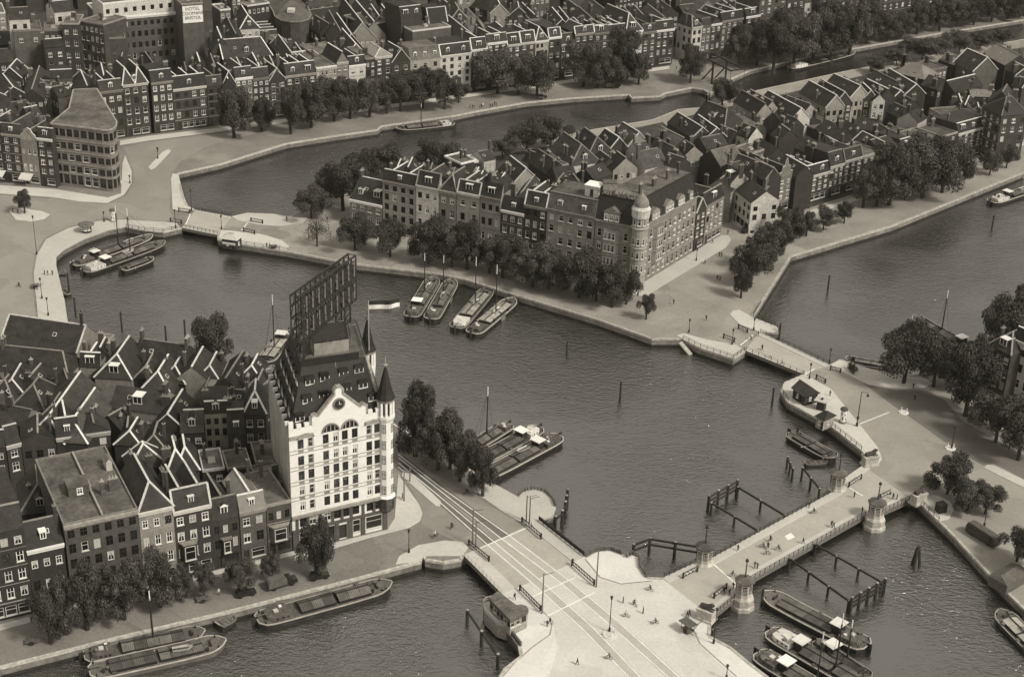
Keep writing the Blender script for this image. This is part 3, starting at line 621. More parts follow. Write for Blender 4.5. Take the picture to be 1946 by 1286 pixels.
    if roof == 'flat' and r.random() < .5 and w > 4:
        a = MB().box(-.8, .8, -1.2, 1.2, -.1, .35, 'paint_cream', False).poly([(-.8, -1.2, .35), (.8, -1.2, .35), (.8, 0, .9), (-.8, 0, .9)], 'glass_roof').poly([(.8, 1.2, .35), (-.8, 1.2, .35), (-.8, 0, .9), (.8, 0, .9)], 'glass_roof').poly([(.8, -1.2, .35), (.8, 1.2, .35), (.8, 0, .9)], 'paint_cream').poly([(-.8, 1.2, .35), (-.8, -1.2, .35), (-.8, 0, .9)], 'paint_cream')
        a.build('skylight', t, (w*.5, d*.5, ze))
    return t
def _tess2(s, pts, m, th):
    i = len(s.v); n = len(pts); V = [Vector(p) for p in pts]
    tri = tessellate_polygon([[Vector((p[0], p[2], 0)) for p in pts]])
    s.v += [tuple(p) for p in V]+[(p.x, p.y+th, p.z) for p in V]
    for t_ in tri:
        s.f.append(tuple(i+q for q in t_)); s.m.append(m); s.f.append(tuple(i+n+q for q in reversed(t_))); s.m.append(m)
    for q in range(n): s.f.append((i+q, i+(q+1) % n, i+n+(q+1) % n, i+n+q)); s.m.append('mortar_white')
    return s
MB.tess2 = _tess2
class Row:
    """a street front: the vertical plane over a line on the ground"""
    def __init__(s, a, b_): s.a = G2(*a); s.b = G2(*b_); s.d = (s.b-s.a).normalized(); s.n = Vector((-s.d.y, s.d.x)); s.an = ang(s.a, s.b)
    def hit(s, x, y):
        d = ray(x, y); q = Vector((d.x, d.y)); k = s.a.dot(s.n)/q.dot(s.n); return (q*k-s.a).dot(s.d), HC+d.z*k
    def t_at(s, x, z):
        lo, hi = -400.0, 900.0
        def px(t): p = s.a+s.d*t; return P((p.x, p.y, z))[0]
        for _ in range(40):
            m = (lo+hi)/2
            if (Vector((s.a.x+s.d.x*m, s.a.y+s.d.y*m, z-HC)).dot(CF)) < 5 or px(m) < x: lo = m
            else: hi = m
        return lo
    def span(s, xl, xr, y):
        z = s.hit((xl+xr)/2, y)[1]; t0 = s.t_at(xl, z); t1 = s.t_at(xr, z); return t0, t1, z
DEF = {}
def row(R_, where, group, lst, depth=11, **kw):
    res = []
    for i, (xl, xr, y, ex) in enumerate(lst):
        t0, t1, z = R_.span(xl, xr, y); A = R_.a+R_.d*t0; o = dict(kw); o.update(ex); o.setdefault('d', depth)
        w = where.format(ordn(i+1))
        res.append(house(w, A, R_.an, max(2.5, t1-t0-.05), o.pop('d'), z, group=group, **o))
    return res
def ridge(where, group, lst, **kw):
    """(x1,y1,x2,y2, zr, ze, width, opts): houses found by the ridge lines of their roofs"""
    lst = sorted(lst, key=lambda e: e[0]+e[2])
    for i, (x1, y1, x2, y2, zr, ze, wd, ex) in enumerate(lst):
        a, b_ = G2(x1, y1, zr), G2(x2, y2, zr); o = dict(kw); o.update(ex); w = where.format(ordn(i+1)); ty = o.pop('ty', None)
        L = (a-b_).length
        if ty is None: ty = 'gu' if abs(a.x-b_.x) > 1.3*abs(a.y-b_.y) else 'gv'
        if ty == 'gv':
            if a.length > b_.length: a, b_ = b_, a           # a near
            v = (b_-a).normalized(); u = Vector((v.y, -v.x)); hf = o.get('hf', 0); hb = o.get('hb', 0)
            A = a-v*hf-u*wd/2; o.setdefault('sides', 'r' if Vector((a.x, a.y)).dot(u) < 0 else 'l')
            house(w, A, ang((0, 0), u), wd, L+hf+hb, ze, 'gv', zr-ze, group=group, **o)
        else:
            if a.x > b_.x: a, b_ = b_, a
            u = (b_-a).normalized(); v = Vector((-u.y, u.x)); hl = o.get('hl', 0); hr = o.get('hr', 0)
            A = a-u*hl-v*wd/2
            house(w, A, ang((0, 0), u), L+hl+hr, wd, ze, 'gu', zr-ze, group=group, **o)
def eave(where, group, lst, **kw):
    """(xl,yl,xr,yr, ze, depth, roof, opts): houses found by their front eaves"""
    lst = sorted(lst, key=lambda e: e[0]+e[2])
    for i, (x1, y1, x2, y2, ze, dp, rf, ex) in enumerate(lst):
        a, b_ = G2(x1, y1, ze), G2(x2, y2, ze); o = dict(kw); o.update(ex)
        house(where.format(ordn(i+1)), a, ang(a, b_), (b_-a).length, dp, ze, rf, group=group, **o)

def bay_window(t, u, w, z0, z1, dp=.9, m='brick_mid'):
    ol = [(u-w/2, 0), (u-w/2*.72, -dp), (u+w/2*.72, -dp), (u+w/2, 0)]
    o = MB().prism(ol, z0, z1, m, 'felt').prism([(u+(x-u)*1.08, y*1.15) for x, y in ol], z1, z1+.3, 'mortar_grey').build('bay_window', t)
    put('pane', win_mesh(w*.6, z1-z0-1.0, 3)[2], o, (u, -dp-.02, z0+.6))
bd, bm, pg, pl, sw, bb = 'brick_dark', 'brick_mid', 'plaster_grey', 'plaster_light', 'stone_wall', 'brick_banded'
D = dict
# --- wharf row beside the tall white building (nearest houses)
R1 = Row((0, 1180), (736, 1003))
NW = row(R1, '{} from left in the near wharf row', 'near wharf houses', [
 (-62, 45, 1012, D(roof='man', k=0, mh=4.5, d=17, wm=bd, cols=4, rows=4, cap='g', st=0, chim=2)),
 (51, 121, 1038, D(roof='gu', rh=4, d=8, wm=bd, cols=3, rows=2, cor='paint_white', st=0, dorm=1, cap='g')),
 (121, 262, 983, D(roof='flat', d=27, wm=bm, cols=6, rows=4, cap='g', st=2, cor='mortar_grey', chim=2)),
 (263, 329, 967, D(roof='gv', hf=4, rh=4.2, d=16, wm=pg, cols=3, rows=3, cor='paint_cream', st=0, verge=1)),
 (329, 401, 964, D(roof='man', k=2, mh=4.0, rh=2.6, d=12, wm=bd, cols=3, rows=3, dorm=1, cor='paint_cream', st=0, verge=1, chim=2)),
 (402, 454, 985, D(roof='man', k=1, mh=4.2, rh=3.6, d=12, wm=bd, cols=3, rows=2, dorm=1, cap='g', st=2)),
 (455, 505, 967, D(roof='man', k=1, mh=3.2, rh=2.6, d=12, wm=bm, rm='glass_roof', cols=2, rows=2, dorm=1, st=0, cor='mortar_grey')),
 (506, 553, 957, D(roof='flat', d=14, wm=bm, cols=3, rows=2, cap='g', st=2, chim=1)),
], near=True)
bay_window(NW[4], 2.6, 3.6, 4.0, 8.2, 1.2, 'brick_dark'); bay_window(NW[5], 2.8, 2.4, 3.4, 7.0, .8, 'brick_dark'); bay_window(NW[7], 2.6, 4.2, 3.4, 7.2, .9, 'brick_mid')
MB().box(7.4, 7.75, .3, 26.7, 18.3, 19.0, 'mortar_grey').build('roof_divider', NW[2]); q_ = MB().box(3.2, 7.4, 10, 14, 18.2, 20.2, 'brick_mid').box(3.1, 7.4, 9.9, 14.1, 20.2, 20.4, 'felt').build('roof_hut', NW[2]); put('window', win_mesh(1.2, 1.4, 0)[2], q_, (5.4, 9.95, 18.6))
MB().box(12.4, 13.6, 17, 20, 18.2, 20.2, 'paint_cream').poly([(12.3, 16.9, 20.2), (13.7, 16.9, 20.2), (13, 16.9, 21)], 'paint_cream').poly([(13.7, 16.9, 20.2), (13.7, 20.1, 20.2), (13, 20.1, 21), (13, 16.9, 21)], 'zinc').poly([(12.3, 20.1, 20.2), (12.3, 16.9, 20.2), (13, 16.9, 21), (13, 20.1, 21)], 'zinc').build('roof_stack', NW[2])
# --- the crowded block behind it
LB = 'roof {} from left in the crowded block behind the wharf'
ridge('{} ridge roof from left in crowded wharf block', 'houses packed behind the wharf', [
 (18, 597, 163, 618, 16.5, 11.5, 11, D(cap='w', wm=pg, verge=1, chim=2)),
 (0, 655, 119, 667, 15.5, 11.2, 9, D(cap='g', wm=pg, hr=3, chim=2, low=4)),
 (246, 638, 222, 672, 15.5, 11, 9, D(cap='w', wm=pg, hf=4, dorm=1)),
 (266, 643, 361, 656, 15.0, 11, 9, D(cap='g', chim=2)),
 (320, 673, 300, 705, 14.5, 10.5, 8, D(cap='w', hf=4)),
 (342, 678, 332, 694, 13.5, 10, 6, D(cap='w', hf=2.5)),
 (386, 658, 364, 697, 14.5, 11, 8, D(cap='w', wm=pg, low=4)),
 (462, 666, 428, 719, 13.5, 10.5, 7, D(cap='g')),
 (153, 705, 92, 790, 15.0, 10.5, 9, D(cap='w', hf=4, rm='tile_mid', chim=1)),
 (181, 736, 138, 797, 15.0, 11, 8, D(cap='w', hf=3, rm='tile_mid', chim=2)),
 (222, 731, 320, 743, 14.5, 11, 9, D(cap='n', wm=pg, low=5, dorm=1, rm='tile_mid')),
 (73, 716, 63, 729, 13.5, 9.5, 8, D(cap='g', hf=5, hb=3)),
 (17, 711, 9, 720, 13.5, 9.5, 8, D(cap='g', hf=5)),
 (85, 682, 55, 716, 13.0, 10.5, 6, D(cap='g')),
 (347, 739, 318, 786, 15.0, 11, 8, D(cap='w', verge=1, low=5, st=0)),
 (-30, 735, -10, 800, 13, 9.5, 8, D(cap='g')),
 (68, 882, 72, 919, 13.5, 9.5, 8.5, D(cap='g', hf=4.5, dorm=1)),
 (270, 838, 272, 843, 13.5, 10, 8.5, D(cap='w', hf=4.5, hb=1)),
 (327, 828, 333, 853, 16.5, 13, 5, D(cap='w', hf=4, low=4)),
 (347, 825, 351, 849, 16.5, 13, 5, D(cap='w', hf=4, low=4)),
 (20, 770, 60, 778, 12.5, 10, 7, D(cap='g', wm=pg, low=4)),
 (420, 736, 470, 742, 12, 9.5, 7, D(cap='g', ty='gv', hf=2)),
 (500, 700, 470, 765, 13.5, 10, 7, D(cap='g')),
 (205, 790, 232, 775, 13, 10.5, 7, D(cap='g')),
 (195, 700, 200, 690, 12.5, 10, 6, D(cap='g')),
 (262, 792, 246, 818, 13.0, 10.5, 6, D(cap='w', hf=2)), (300, 800, 292, 826, 13.0, 10.5, 5.5, D(cap='g', hf=2)), (430, 755, 420, 772, 13.5, 11, 5.5, D(cap='w', hf=2)), (448, 758, 440, 778, 13.0, 10.8, 5, D(cap='g', hf=2)), (40, 690, 22, 720, 13.2, 10.6, 6, D(cap='w', hf=2)), (115, 745, 98, 770, 13.0, 10.6, 5, D(cap='g', hf=2)), (412, 668, 398, 694, 13.5, 11, 5, D(cap='w', hf=2)), (490, 672, 478, 694, 13.0, 10.6, 5, D(cap='w', hf=2)), (290, 672, 278, 694, 13.2, 10.8, 5, D(cap='g', hf=2)), (200, 640, 190, 660, 14.2, 11, 5, D(cap='w')),
 (120, 695, 128, 720, 12.5, 10, 6, D(cap='g')),
], rm='tile_dark', shop=False, gf=1, low=4)
eave('{} facade from left in crowded wharf block', 'houses packed behind the wharf', [
 (171, 665, 189, 667, 12.5, 9, 'flat', D(rm='zinc', cap='g', wm=bd)),
 (151, 697, 190, 699, 11, 7, 'man', D(k=1, wm=pg, dorm=1, mh=3.4, rh=2.5, low=5)),
 (389, 737, 413, 738, 11, 14, 'flat', D(rm='zinc', cap='g')),
 (461, 742, 484, 747, 12, 14, 'flat', D(rm='zinc', cap='g', low=4)),
 (388, 786, 433, 784, 13.5, 9, 'man', D(k=0, wm=pg, cols=3, rows=4, st=2, dorm=1, mh=2.6, low=13)),
 (463, 785, 505, 784, 13.5, 10, 'gv', D(hf=4, wm=bd, cols=2, rows=3, dorm=1, st=3, low=13)),
 (343, 822, 387, 820, 11.5, 8, 'gu', D(wm=bd, dorm=1, low=5)),
 (433, 824, 466, 822, 10, 7, 'man', D(k=0, mh=5, wm=bd, cols=1, low=5, dorm=1)),
 (12, 847, 39, 840, 12, 9, 'man', D(k=0, mh=4, wm=bd, cols=1, low=7, cor='paint_cream')),
 (40, 838, 106, 831, 12, 9, 'gv', D(rh=1.6, wm=bd, cols=3, rows=2, low=7, cap='g')),
 (107, 832, 151, 826, 12, 10, 'man', D(k=1, mh=4, wm=bd, cols=2, low=6, dorm=1, cor='paint_cream')),
 (151, 826, 209, 818, 12, 6, 'gv', D(rh=2.5, wm=bd, cols=2, low=6, cor='paint_cream', cap='g')),
 (385, 895, 427, 890, 8, 9, 'flat', D(cap='w', wm=bd)), (432, 892, 478, 886, 8.5, 8, 'flat', D(cap='g', wm=bd)), (486, 880, 530, 875, 9.5, 9, 'flat', D(cap='g', wm=bd, low=4)), (500, 925, 545, 915, 10.5, 9, 'flat', D(cap='g', wm=bd, low=3)),
 (225, 835, 262, 833, 9, 7, 'gv', D(rh=3, wm=bd, cap='g')),
 (205, 812, 240, 812, 9, 7, 'flat', D(cap='g', wm=bd)),
 (60, 965, 108, 953, 9, 6, 'gv', D(rh=3, wm=bd, cap='g')),
 (-60, 855, 10, 848, 12, 9, 'man', D(k=0, mh=3.5, wm=bd, low=7)),
], shop=False, gf=1)
# --- far quay row
R3 = Row((230, 263), (1272, 122))
FQ = [
 (189, 233, 172, D(roof='man', k=2, mh=3.6, rh=3, wm=bd, cols=3, rows=3, dorm=1, cor='mortar_grey', st=0)),
 (233, 281, 159, D(roof='gv', k=2, hf=4, rh=5, wm=bd, cols=3, rows=4, cor='paint_cream', dorm=1, st=3, d=14)),
 (287, 328, 155, D(roof='man', k=0, mh=4, wm=bd, cols=3, rows=4, dorm=1, st=0, cor='mortar_grey')),
 (329, 392, 166, D(roof='man', k=3, mh=4.2, rh=3.2, wm=bd, cols=4, rows=3, dorm=1, cor='paint_cream', st=0)),
 (393, 424, 163, D(roof='man', k=1, mh=3.5, rh=3, wm=bd, cols=2, rows=4, dorm=1, cap='g', st=2)),
 (424, 447, 158, D(roof='gv', rh=4.5, wm=bd, cols=2, rows=4, verge=1)),
 (447, 480, 147, D(roof='man', k=1, mh=3.6, rh=3.2, wm=bm, cols=3, rows=4, dorm=1, cor='paint_white', st=0, d=14)),
 (480, 512, 148, D(roof='man', k=1, mh=3.6, rh=3.2, wm=bd, cols=3, rows=4, cor='mortar_grey', st=0, d=14)),
 (512, 542, 152, D(roof='gv', rh=4.5, wm=bd, cols=2, rows=4, verge=1, d=13, st=3)),
 (543, 601, 141, D(roof='man', k=3, mh=4.2, rh=3.4, wm=bd, cols=4, rows=3, dorm=2, cor='mortar_grey', st=3)),
 (601, 640, 128, D(roof='flat', wm=sw, cols=5, rows=4, cap='w', cor='paint_cream', st=3, d=24)),
 (640, 662, 118, D(roof='gv', rh=4, wm=sw, cols=2, rows=4, cap='w', cor='paint_cream', d=14)),
 (663, 695, 123, D(roof='man', k=1, mh=3.2, rh=3, wm=pl, cols=2, rows=3, dorm=1, cor='paint_white', d=12)),
 (695, 713, 112, D(roof='flat', wm=bd, cap='g', d=18)),
 (713, 745, 107, D(roof='gv', hf=3, rh=2.5, rm='glass_roof', wm=bd, cols=2, rows=4, cor='paint_cream', cap='w')),
 (745, 780, 117, D(roof='gv', rh=5, wm=bd, cols=2, rows=3, verge=1, cap='w', gable=[(0, 0), (.15, .5), (.25, 2), (.3, 4), (.42, 5.2), (.58, 5.2), (.7, 4), (.75, 2), (.85, .5), (1, 0)])),
 (780, 837, 112, D(roof='man', k=0, mh=4.5, wm=pg, cols=3, rows=3, dorm=3, cap='g', st=3, rm='felt')),
 (837, 896, 103, D(roof='man', k=0, mh=4.0, wm=pl, cols=4, rows=4, dorm=2, verge=1, cor='paint_cream', st=2, d=13)),
 (896, 926, 93, D(roof='man', k=1, mh=4.2, rh=3.2, wm=bd, cols=2, rows=4, dorm=1, cor='paint_white', st=0, verge=1)),
 (926, 964, 80, D(roof='man', k=2, mh=3.2, rh=2.6, wm=bd, cols=3, rows=4, dorm=1, cor='paint_white')),
 (964, 990, 84, D(roof='man', k=0, mh=4.2, wm=bd, cols=2, rows=4, dorm=1, verge=1, cor='paint_cream')),
 (990, 1018, 80, D(roof='man', k=1, mh=4.2, rh=3.2, wm=bd, cols=2, rows=4, dorm=1, verge=1, cor='paint_cream')),
 (1018, 1043, 77, D(roof='gv', hf=3, rh=5, wm=pg, cols=3, rows=4, dorm=1, cor='paint_white', d=14)),
 (1043, 1067, 70, D(roof='man', k=0, mh=3.4, wm=bd, cols=2, rows=3, dorm=1, verge=1, cor='paint_white', st=0, d=15)),
 (1067, 1093, 83, D(roof='man', k=1, mh=4.0, rh=3, wm=bd, cols=3, rows=3, dorm=1, cor='paint_cream', cap='g')),
 (1093, 1130, 63, D(roof='man', k=1, mh=2.8, rh=2.4, wm=bd, cols=3, rows=4, dorm=1, cap='w', verge=1, cor='mortar_grey')),
 (1130, 1157, 62, D(roof='man', k=2, mh=2.8, rh=2.4, wm=bd, cols=2, rows=4, dorm=1, cor='mortar_grey')),
 (1157, 1190, 60, D(roof='man', k=2, mh=2.8, rh=2.4, wm=bd, cols=2, rows=4, cap='w')),
 (1190, 1222, 59, D(roof='gv', hf=5, rh=6.5, wm=pl, cols=2, rows=3, dorm=1, cor='paint_white', d=22)),
 (1222, 1248, 60, D(roof='man', k=1, mh=3, rh=2.5, wm=bd, cols=2, rows=4, dorm=1, cap='g', cor='mortar_grey')),
 (1248, 1282, 56, D(roof='man', k=1, mh=3.6, rh=3, wm=bd, cols=3, rows=3, dorm=1, cor='paint_white', sides='r', st=0)),
]
row(R3, '{} from left along the far canal quay', 'houses along the far canal quay', FQ, depth=12)
R8 = Row((1348, 113), (1779, 37))
row(R8, '{} from left beyond the drawbridge', 'houses beyond the drawbridge', [
 (1316, 1335, 51, D(roof='gv', hf=4, rh=4, wm=pl, cols=2, rows=3, cap='g', dorm=1, sides='l', st=2, cor='paint_cream', d=10)),
 (1335, 1352, 47, D(roof='man', k=0, mh=2.5, wm=bm, cols=2, rows=3, cap='g')),
 (1352, 1372, 45, D(roof='gv', rh=3, wm=bd, cols=2, rows=3, cor='paint_white', st=0)),
 (1372, 1413, 37, D(roof='man', k=2, mh=3.4, rh=2.6, wm=bm, cols=4, rows=4, dorm=1, cor='mortar_grey', d=15)),
 (1418, 1445, 30, D(roof='man', k=1, mh=3.2, rh=3, wm=bd, cols=2, rows=4, dorm=1, cor='paint_white', d=16)),
 (1445, 1496, -8, D(roof='flat', wm=bm, cols=4, rows=5, cap='g', cor='mortar_grey', st=0, d=16)),
 (1496, 1530, -3, D(roof='man', k=1, wm=bd, cols=3, rows=4, st=0)),
 (1530, 1562, 4, D(roof='man', k=1, wm=pl, cols=2, rows=3, st=2)),
 (1562, 1600, -14, D(roof='man', k=1, wm=bd, cols=3, rows=4, st=0)),
 (1600, 1640, -22, D(roof='man', k=1, wm=bd, cols=3, rows=4, st=0)),
 (1640, 1682, -30, D(roof='man', k=1, wm=bm, cols=3, rows=4, st=0)),
 (1682, 1728, -34, D(roof='man', k=1, wm=bd, cols=4, rows=4, st=1, cor='paint_white')),
 (1728, 1742, -38, D(roof='man', k=1, wm=bd, cols=1, rows=4)),
 (1742, 1796, -45, D(roof='flat', wm=bm, cols=4, rows=4, st=0)),
 (1796, 1850, -55, D(roof='man', k=1, wm=bd, cols=4, rows=4)),
 (1850, 1900, -62, D(roof='man', k=1, wm=bd, cols=4, rows=4)),
 (1900, 1960, -72, D(roof='man', k=1, wm=bd, cols=4, rows=4)),
], depth=13)
R4 = Row((0, 344), (108, 357))
row(R4, '{} from left beside the rounded corner building', 'houses beside the rounded corner building', [
 (-40, 1, 250, D(roof='man', k=1, wm=bd, cols=3, rows=4, dorm=1)),
 (2, 37, 255, D(roof='man', k=1, mh=3.2, wm=bd, cols=2, rows=4, dorm=1, cor='mortar_grey', cap='g', st=0)),
 (38, 69, 266, D(roof='gv', rh=3, wm=sw, cols=3, rows=2, cap='g', st=3, gable=[(0, 0), (.05, 1.8), (.2, 2.4), (.3, 3.6), (.5, 4.3), (.7, 3.6), (.8, 2.4), (.95, 1.8), (1, 0)])),
 (70, 99, 263, D(roof='man', k=0, mh=3.2, wm=bd, cols=2, rows=4, dorm=1, cor='paint_white', st=0)),
], depth=14)
# --- roofs behind the far quay
ridge('{} ridge roof from left behind the far quay houses', 'roofs behind the far quay', [
 (231, 108, 233, 100, 20, 16, 7, D(cap='g')), (153, 133, 166, 163, 17, 13, 8, D(cap='w', hb=1)), (192, 120, 200, 155, 18, 14, 8, D(cap='w')),
 (275, 98, 290, 118, 17, 13, 7, D(cap='g', hf=3)), (415, 76, 495, 70, 21, 15, 13, D(cap='w', hr=3, dorm=1, verge=1)),
 (412, 51, 421, 73, 22, 17, 8, D(cap='w')), (430, 30, 448, 64, 21, 17, 8, D(cap='g')), (457, 7, 471, 29, 21, 16.5, 8, D(cap='w', hf=4, wm=pl, low=5, dorm=1)),
 (449, 109, 459, 128, 18.5, 15, 6, D(cap='w')), (479, 100, 493, 126, 19, 15, 8, D(cap='w')), (512, 106, 524, 132, 18.5, 15, 7, D(cap='w', verge=1)),
 (529, 66, 556, 103, 18, 14.5, 7, D(cap='w', verge=2)), (544, 103, 554, 122, 17.5, 14.5, 6, D(cap='w')), (561, 81, 575, 100, 17, 14, 6, D(cap='w', verge=1)),
 (655, 0, 689, 43, 19.5, 13, 11, D(cap='w', verge=1, wm=pg)), (676, 0, 711, 41, 19.5, 13.5, 10, D(cap='w', low=5, wm=pg)), (640, 25, 668, 65, 18.5, 13, 9, D(cap='w', verge=1)),
 (650, 54, 676, 83, 18.5, 14, 8, D(cap='w', hf=3, wm=pl)), (625, 20, 648, 60, 18, 13, 9, D(cap='g')), (705, 8, 721, 31, 19, 15, 7, D(cap='w', verge=1)), (725, 8, 743, 31, 19, 15, 7, D(cap='w', verge=1)),
 (690, -25, 704, 2, 19, 15, 8, D(cap='g')), (852, 29, 901, 68, 19, 15, 8, D(cap='w')), (865, 5, 872, 17, 20, 15.5, 9, D(cap='g', hf=4, wm=pl, dorm=1, low=5)), (888, 15, 920, 51, 18.5, 15, 8, D(cap='g', rm='glass_roof')),
 (905, 34, 925, 62, 18.5, 15, 7, D(cap='g')), (940, 40, 962, 58, 17.5, 15, 7, D(cap='w', ty='gu')), (945, -2, 950, 8, 22, 18, 8, D(cap='w', wm=pg, low=7, verge=1)),
 (984, 3, 986, 14, 21, 17, 9, D(cap='w', verge=1, wm=bd, low=6)), (992, 5, 1016, 28, 20, 16, 8, D(cap='w')), (999, 29, 1024, 55, 19.5, 16, 8, D(cap='g', rm='tile_mid')),
 (985, 46, 997, 58, 19, 15.5, 9, D(cap='w', verge=1)), (1049, 14, 1069, 37, 20, 16, 8, D(cap='w', verge=1)), (1062, 13, 1081, 36, 20, 16, 6, D(cap='w', verge=1)), (1099, 12, 1138, 46, 20.5, 15, 12, D(cap='g')),
 (1089, 33, 1110, 51, 19.5, 15.5, 10, D(cap='w', verge=2)), (1141, 31, 1164, 47, 19, 15.5, 7, D(cap='w')), (1151, 29, 1175, 47, 19, 15.5, 7, D(cap='w')), (1080, 0, 1110, 22, 19, 15, 9, D(cap='g')),
 (1120, -5, 1150, 18, 19, 15, 9, D(cap='g', rm='tile_mid')), (1183, 12, 1200, 28, 19, 15, 8, D(cap='g')), (1205, 10, 1222, 28, 18, 15, 8, D(cap='g')), (1231, 8, 1262, 32, 18, 16, 7, D(cap='g', wm=pg, low=8)), (1240, -10, 1275, 14, 18, 15, 8, D(cap='g', wm=bd, low=7)),
 (1290, 10, 1318, 7, 16, 13, 9, D(cap='g')), (1345, 3, 1365, 25, 19, 15, 8, D(cap='g', rm='glass_roof')), (1373, 0, 1400, 20, 19, 15.5, 9, D(cap='w')), (1405, -8, 1427, 10, 19, 15.5, 8, D(cap='w')),
 (580, 20, 640, 12, 17, 13, 10, D(cap='g')), (742, -6, 765, 20, 18, 14, 7, D(cap='g')), (600, 30, 625, 45, 17, 13, 8, D(cap='g')), (830, -10, 850, 5, 19, 15, 8, D(cap='w')), (895, -12, 935, -6, 20, 15, 9, D(cap='g')),
 (350, 118, 356, 140, 17.5, 14, 5, D(cap='g')), (374, 100, 380, 118, 17, 13, 6, D(cap='w')), (400, 102, 410, 130, 17, 13, 6, D(cap='g')), (424, 128, 433, 150, 18, 14.5, 5, D(cap='w')),
 (20, 195, 50, 190, 15, 12, 8, D(cap='g', wm=pg)), (60, 170, 75, 125, 15, 11.5, 8, D(cap='g')), (5, 140, 25, 165, 15, 12, 8, D(cap='w', verge=1)), (18, 128, 32, 112, 16, 12, 8, D(cap='w', verge=2)), (45, 205, 70, 200, 15, 12, 7, D(cap='w')),
 (100, 165, 130, 160, 14, 11, 8, D(cap='g', wm=bm, low=5)), (-15, 170, 12, 182, 15, 12, 8, D(cap='w')),
 (-30, 60, 20, 58, 17, 13, 12, D(cap='g')), (-30, 95, 22, 92, 16, 12, 10, D(cap='g')),
], shop=False, gf=1, low=4, rm='tile_dark', chim=2)
eave('{} tall block from left among the back warehouses', 'warehouses and flats at upper left', [
 (25, 60, 80, 57, 23, 14, 'flat', D(wm=bm, cap='g', cols=2, rows=4, low=5)), (85, 91, 122, 88, 19, 10, 'gu', D(wm=bd, rh=2, cap='w', cols=2, rows=4, low=9)),
 (83, 59, 117, 58, 22, 12, 'flat', D(wm=bd, cap='g', low=5)), (117, 46, 150, 46, 25, 14, 'flat', D(wm=bd, cap='g', cols=2, rows=5, st=0)), (151, 40, 196, 48, 25, 14, 'flat', D(wm=bm, cap='g', cols=5, rows=6, st=3)),
 (194, 36, 343, 23, 24, 26, 'flat', D(wm=bm, cap='w', cols=12, rows=5, st=2, cor='paint_white', rm='felt')),
 (345, 9, 385, 6, 30, 14, 'flat', D(wm=bm, cap='g', cols=1, rows=1, low=1)), (195, 8, 330, -6, 30, 14, 'flat', D(wm=pl, cap='w', cols=8, rows=6, low=9, st=2)),
 (103, 24, 142, 20, 27, 12, 'gu', D(wm=pl, rh=3, cap='w', cols=2, low=5, st=2)), (17, 38, 56, 36, 27, 14, 'gu', D(wm=pl, rh=3, cap='g', cols=2, low=4, st=2)),
 (-40, 28, 10, 25, 22, 16, 'flat', D(wm=pg)), (199, 74, 238, 72, 19, 10, 'flat', D(wm=bm, cap='g', low=3)), (598, 106, 650, 100, 17.5, 16, 'flat', D(wm=bd, cap='g', rm='felt')),
 (700, 48, 745, 40, 18, 18, 'flat', D(wm=bd, cap='g', low=3)), (784, 60, 857, 51, 19, 12, 'flat', D(wm=bm, cap='w', low=3)), (762, 34, 802, 29, 23, 14, 'man', D(k=0, mh=4, wm=bd, dorm=2, low=3)),
 (815, 46, 851, 42, 19, 10, 'man', D(k=0, mh=6, wm=bd, cap='w', verge=1)), (1039, 56, 1064, 53, 20, 16, 'flat', D(wm=bd, cap='g', rm='zinc')), (1009, -12, 1045, -16, 24, 12, 'flat', D(wm=bm, cap='g', cols=4, rows=4, low=12, st=0)),
 (1170, -8, 1230, -18, 20, 14, 'man', D(k=1, wm=bd, low=8)), (870, -22, 910, -26, 24, 12, 'flat', D(wm=pg, low=12, cols=3)), (470, 12, 512, 6, 21, 12, 'flat', D(wm=bd, cap='w', low=6)), (418, 20, 438, 18, 24, 10, 'flat', D(wm=bm, cap='w', low=10)), (440, -6, 458, -8, 25, 10, 'flat', D(wm=bm, cap='w', low=10)),
 (585, -20, 640, -26, 24, 14, 'flat', D(wm=bm, cols=5, rows=4, low=14)), (520, 80, 545, 76, 14, 9, 'flat', D(wm=bd, cap='g')), (60, 165, 130, 168, 13, 8, 'flat', D(wm=pg, cap='w', low=4)),
 (96, 150, 138, 148, 15, 8, 'man', D(wm=bm, k=0, low=7)), (70, 240, 92, 238, 15, 10, 'flat', D(wm=bd, cap='g')),
], shop=False, gf=1)
# random background roofs beyond the top of the frame keep the town going
rb = random.Random(5); bk = []
for x in range(-60, 1300, 52):
    for y in (-70, -115): bk.append((x+rb.uniform(-8, 8), y+rb.uniform(-8, 8), x+rb.uniform(10, 26), y+rb.uniform(14, 24), 18, 14, 9, D(cap=rb.choice('wgg'), wm=rb.choice((bd, bm)))))
ridge('{} roof from left in the hazy back rows of town', 'roofs at the far edge of town', bk, shop=False, gf=1, low=3, chim=0)
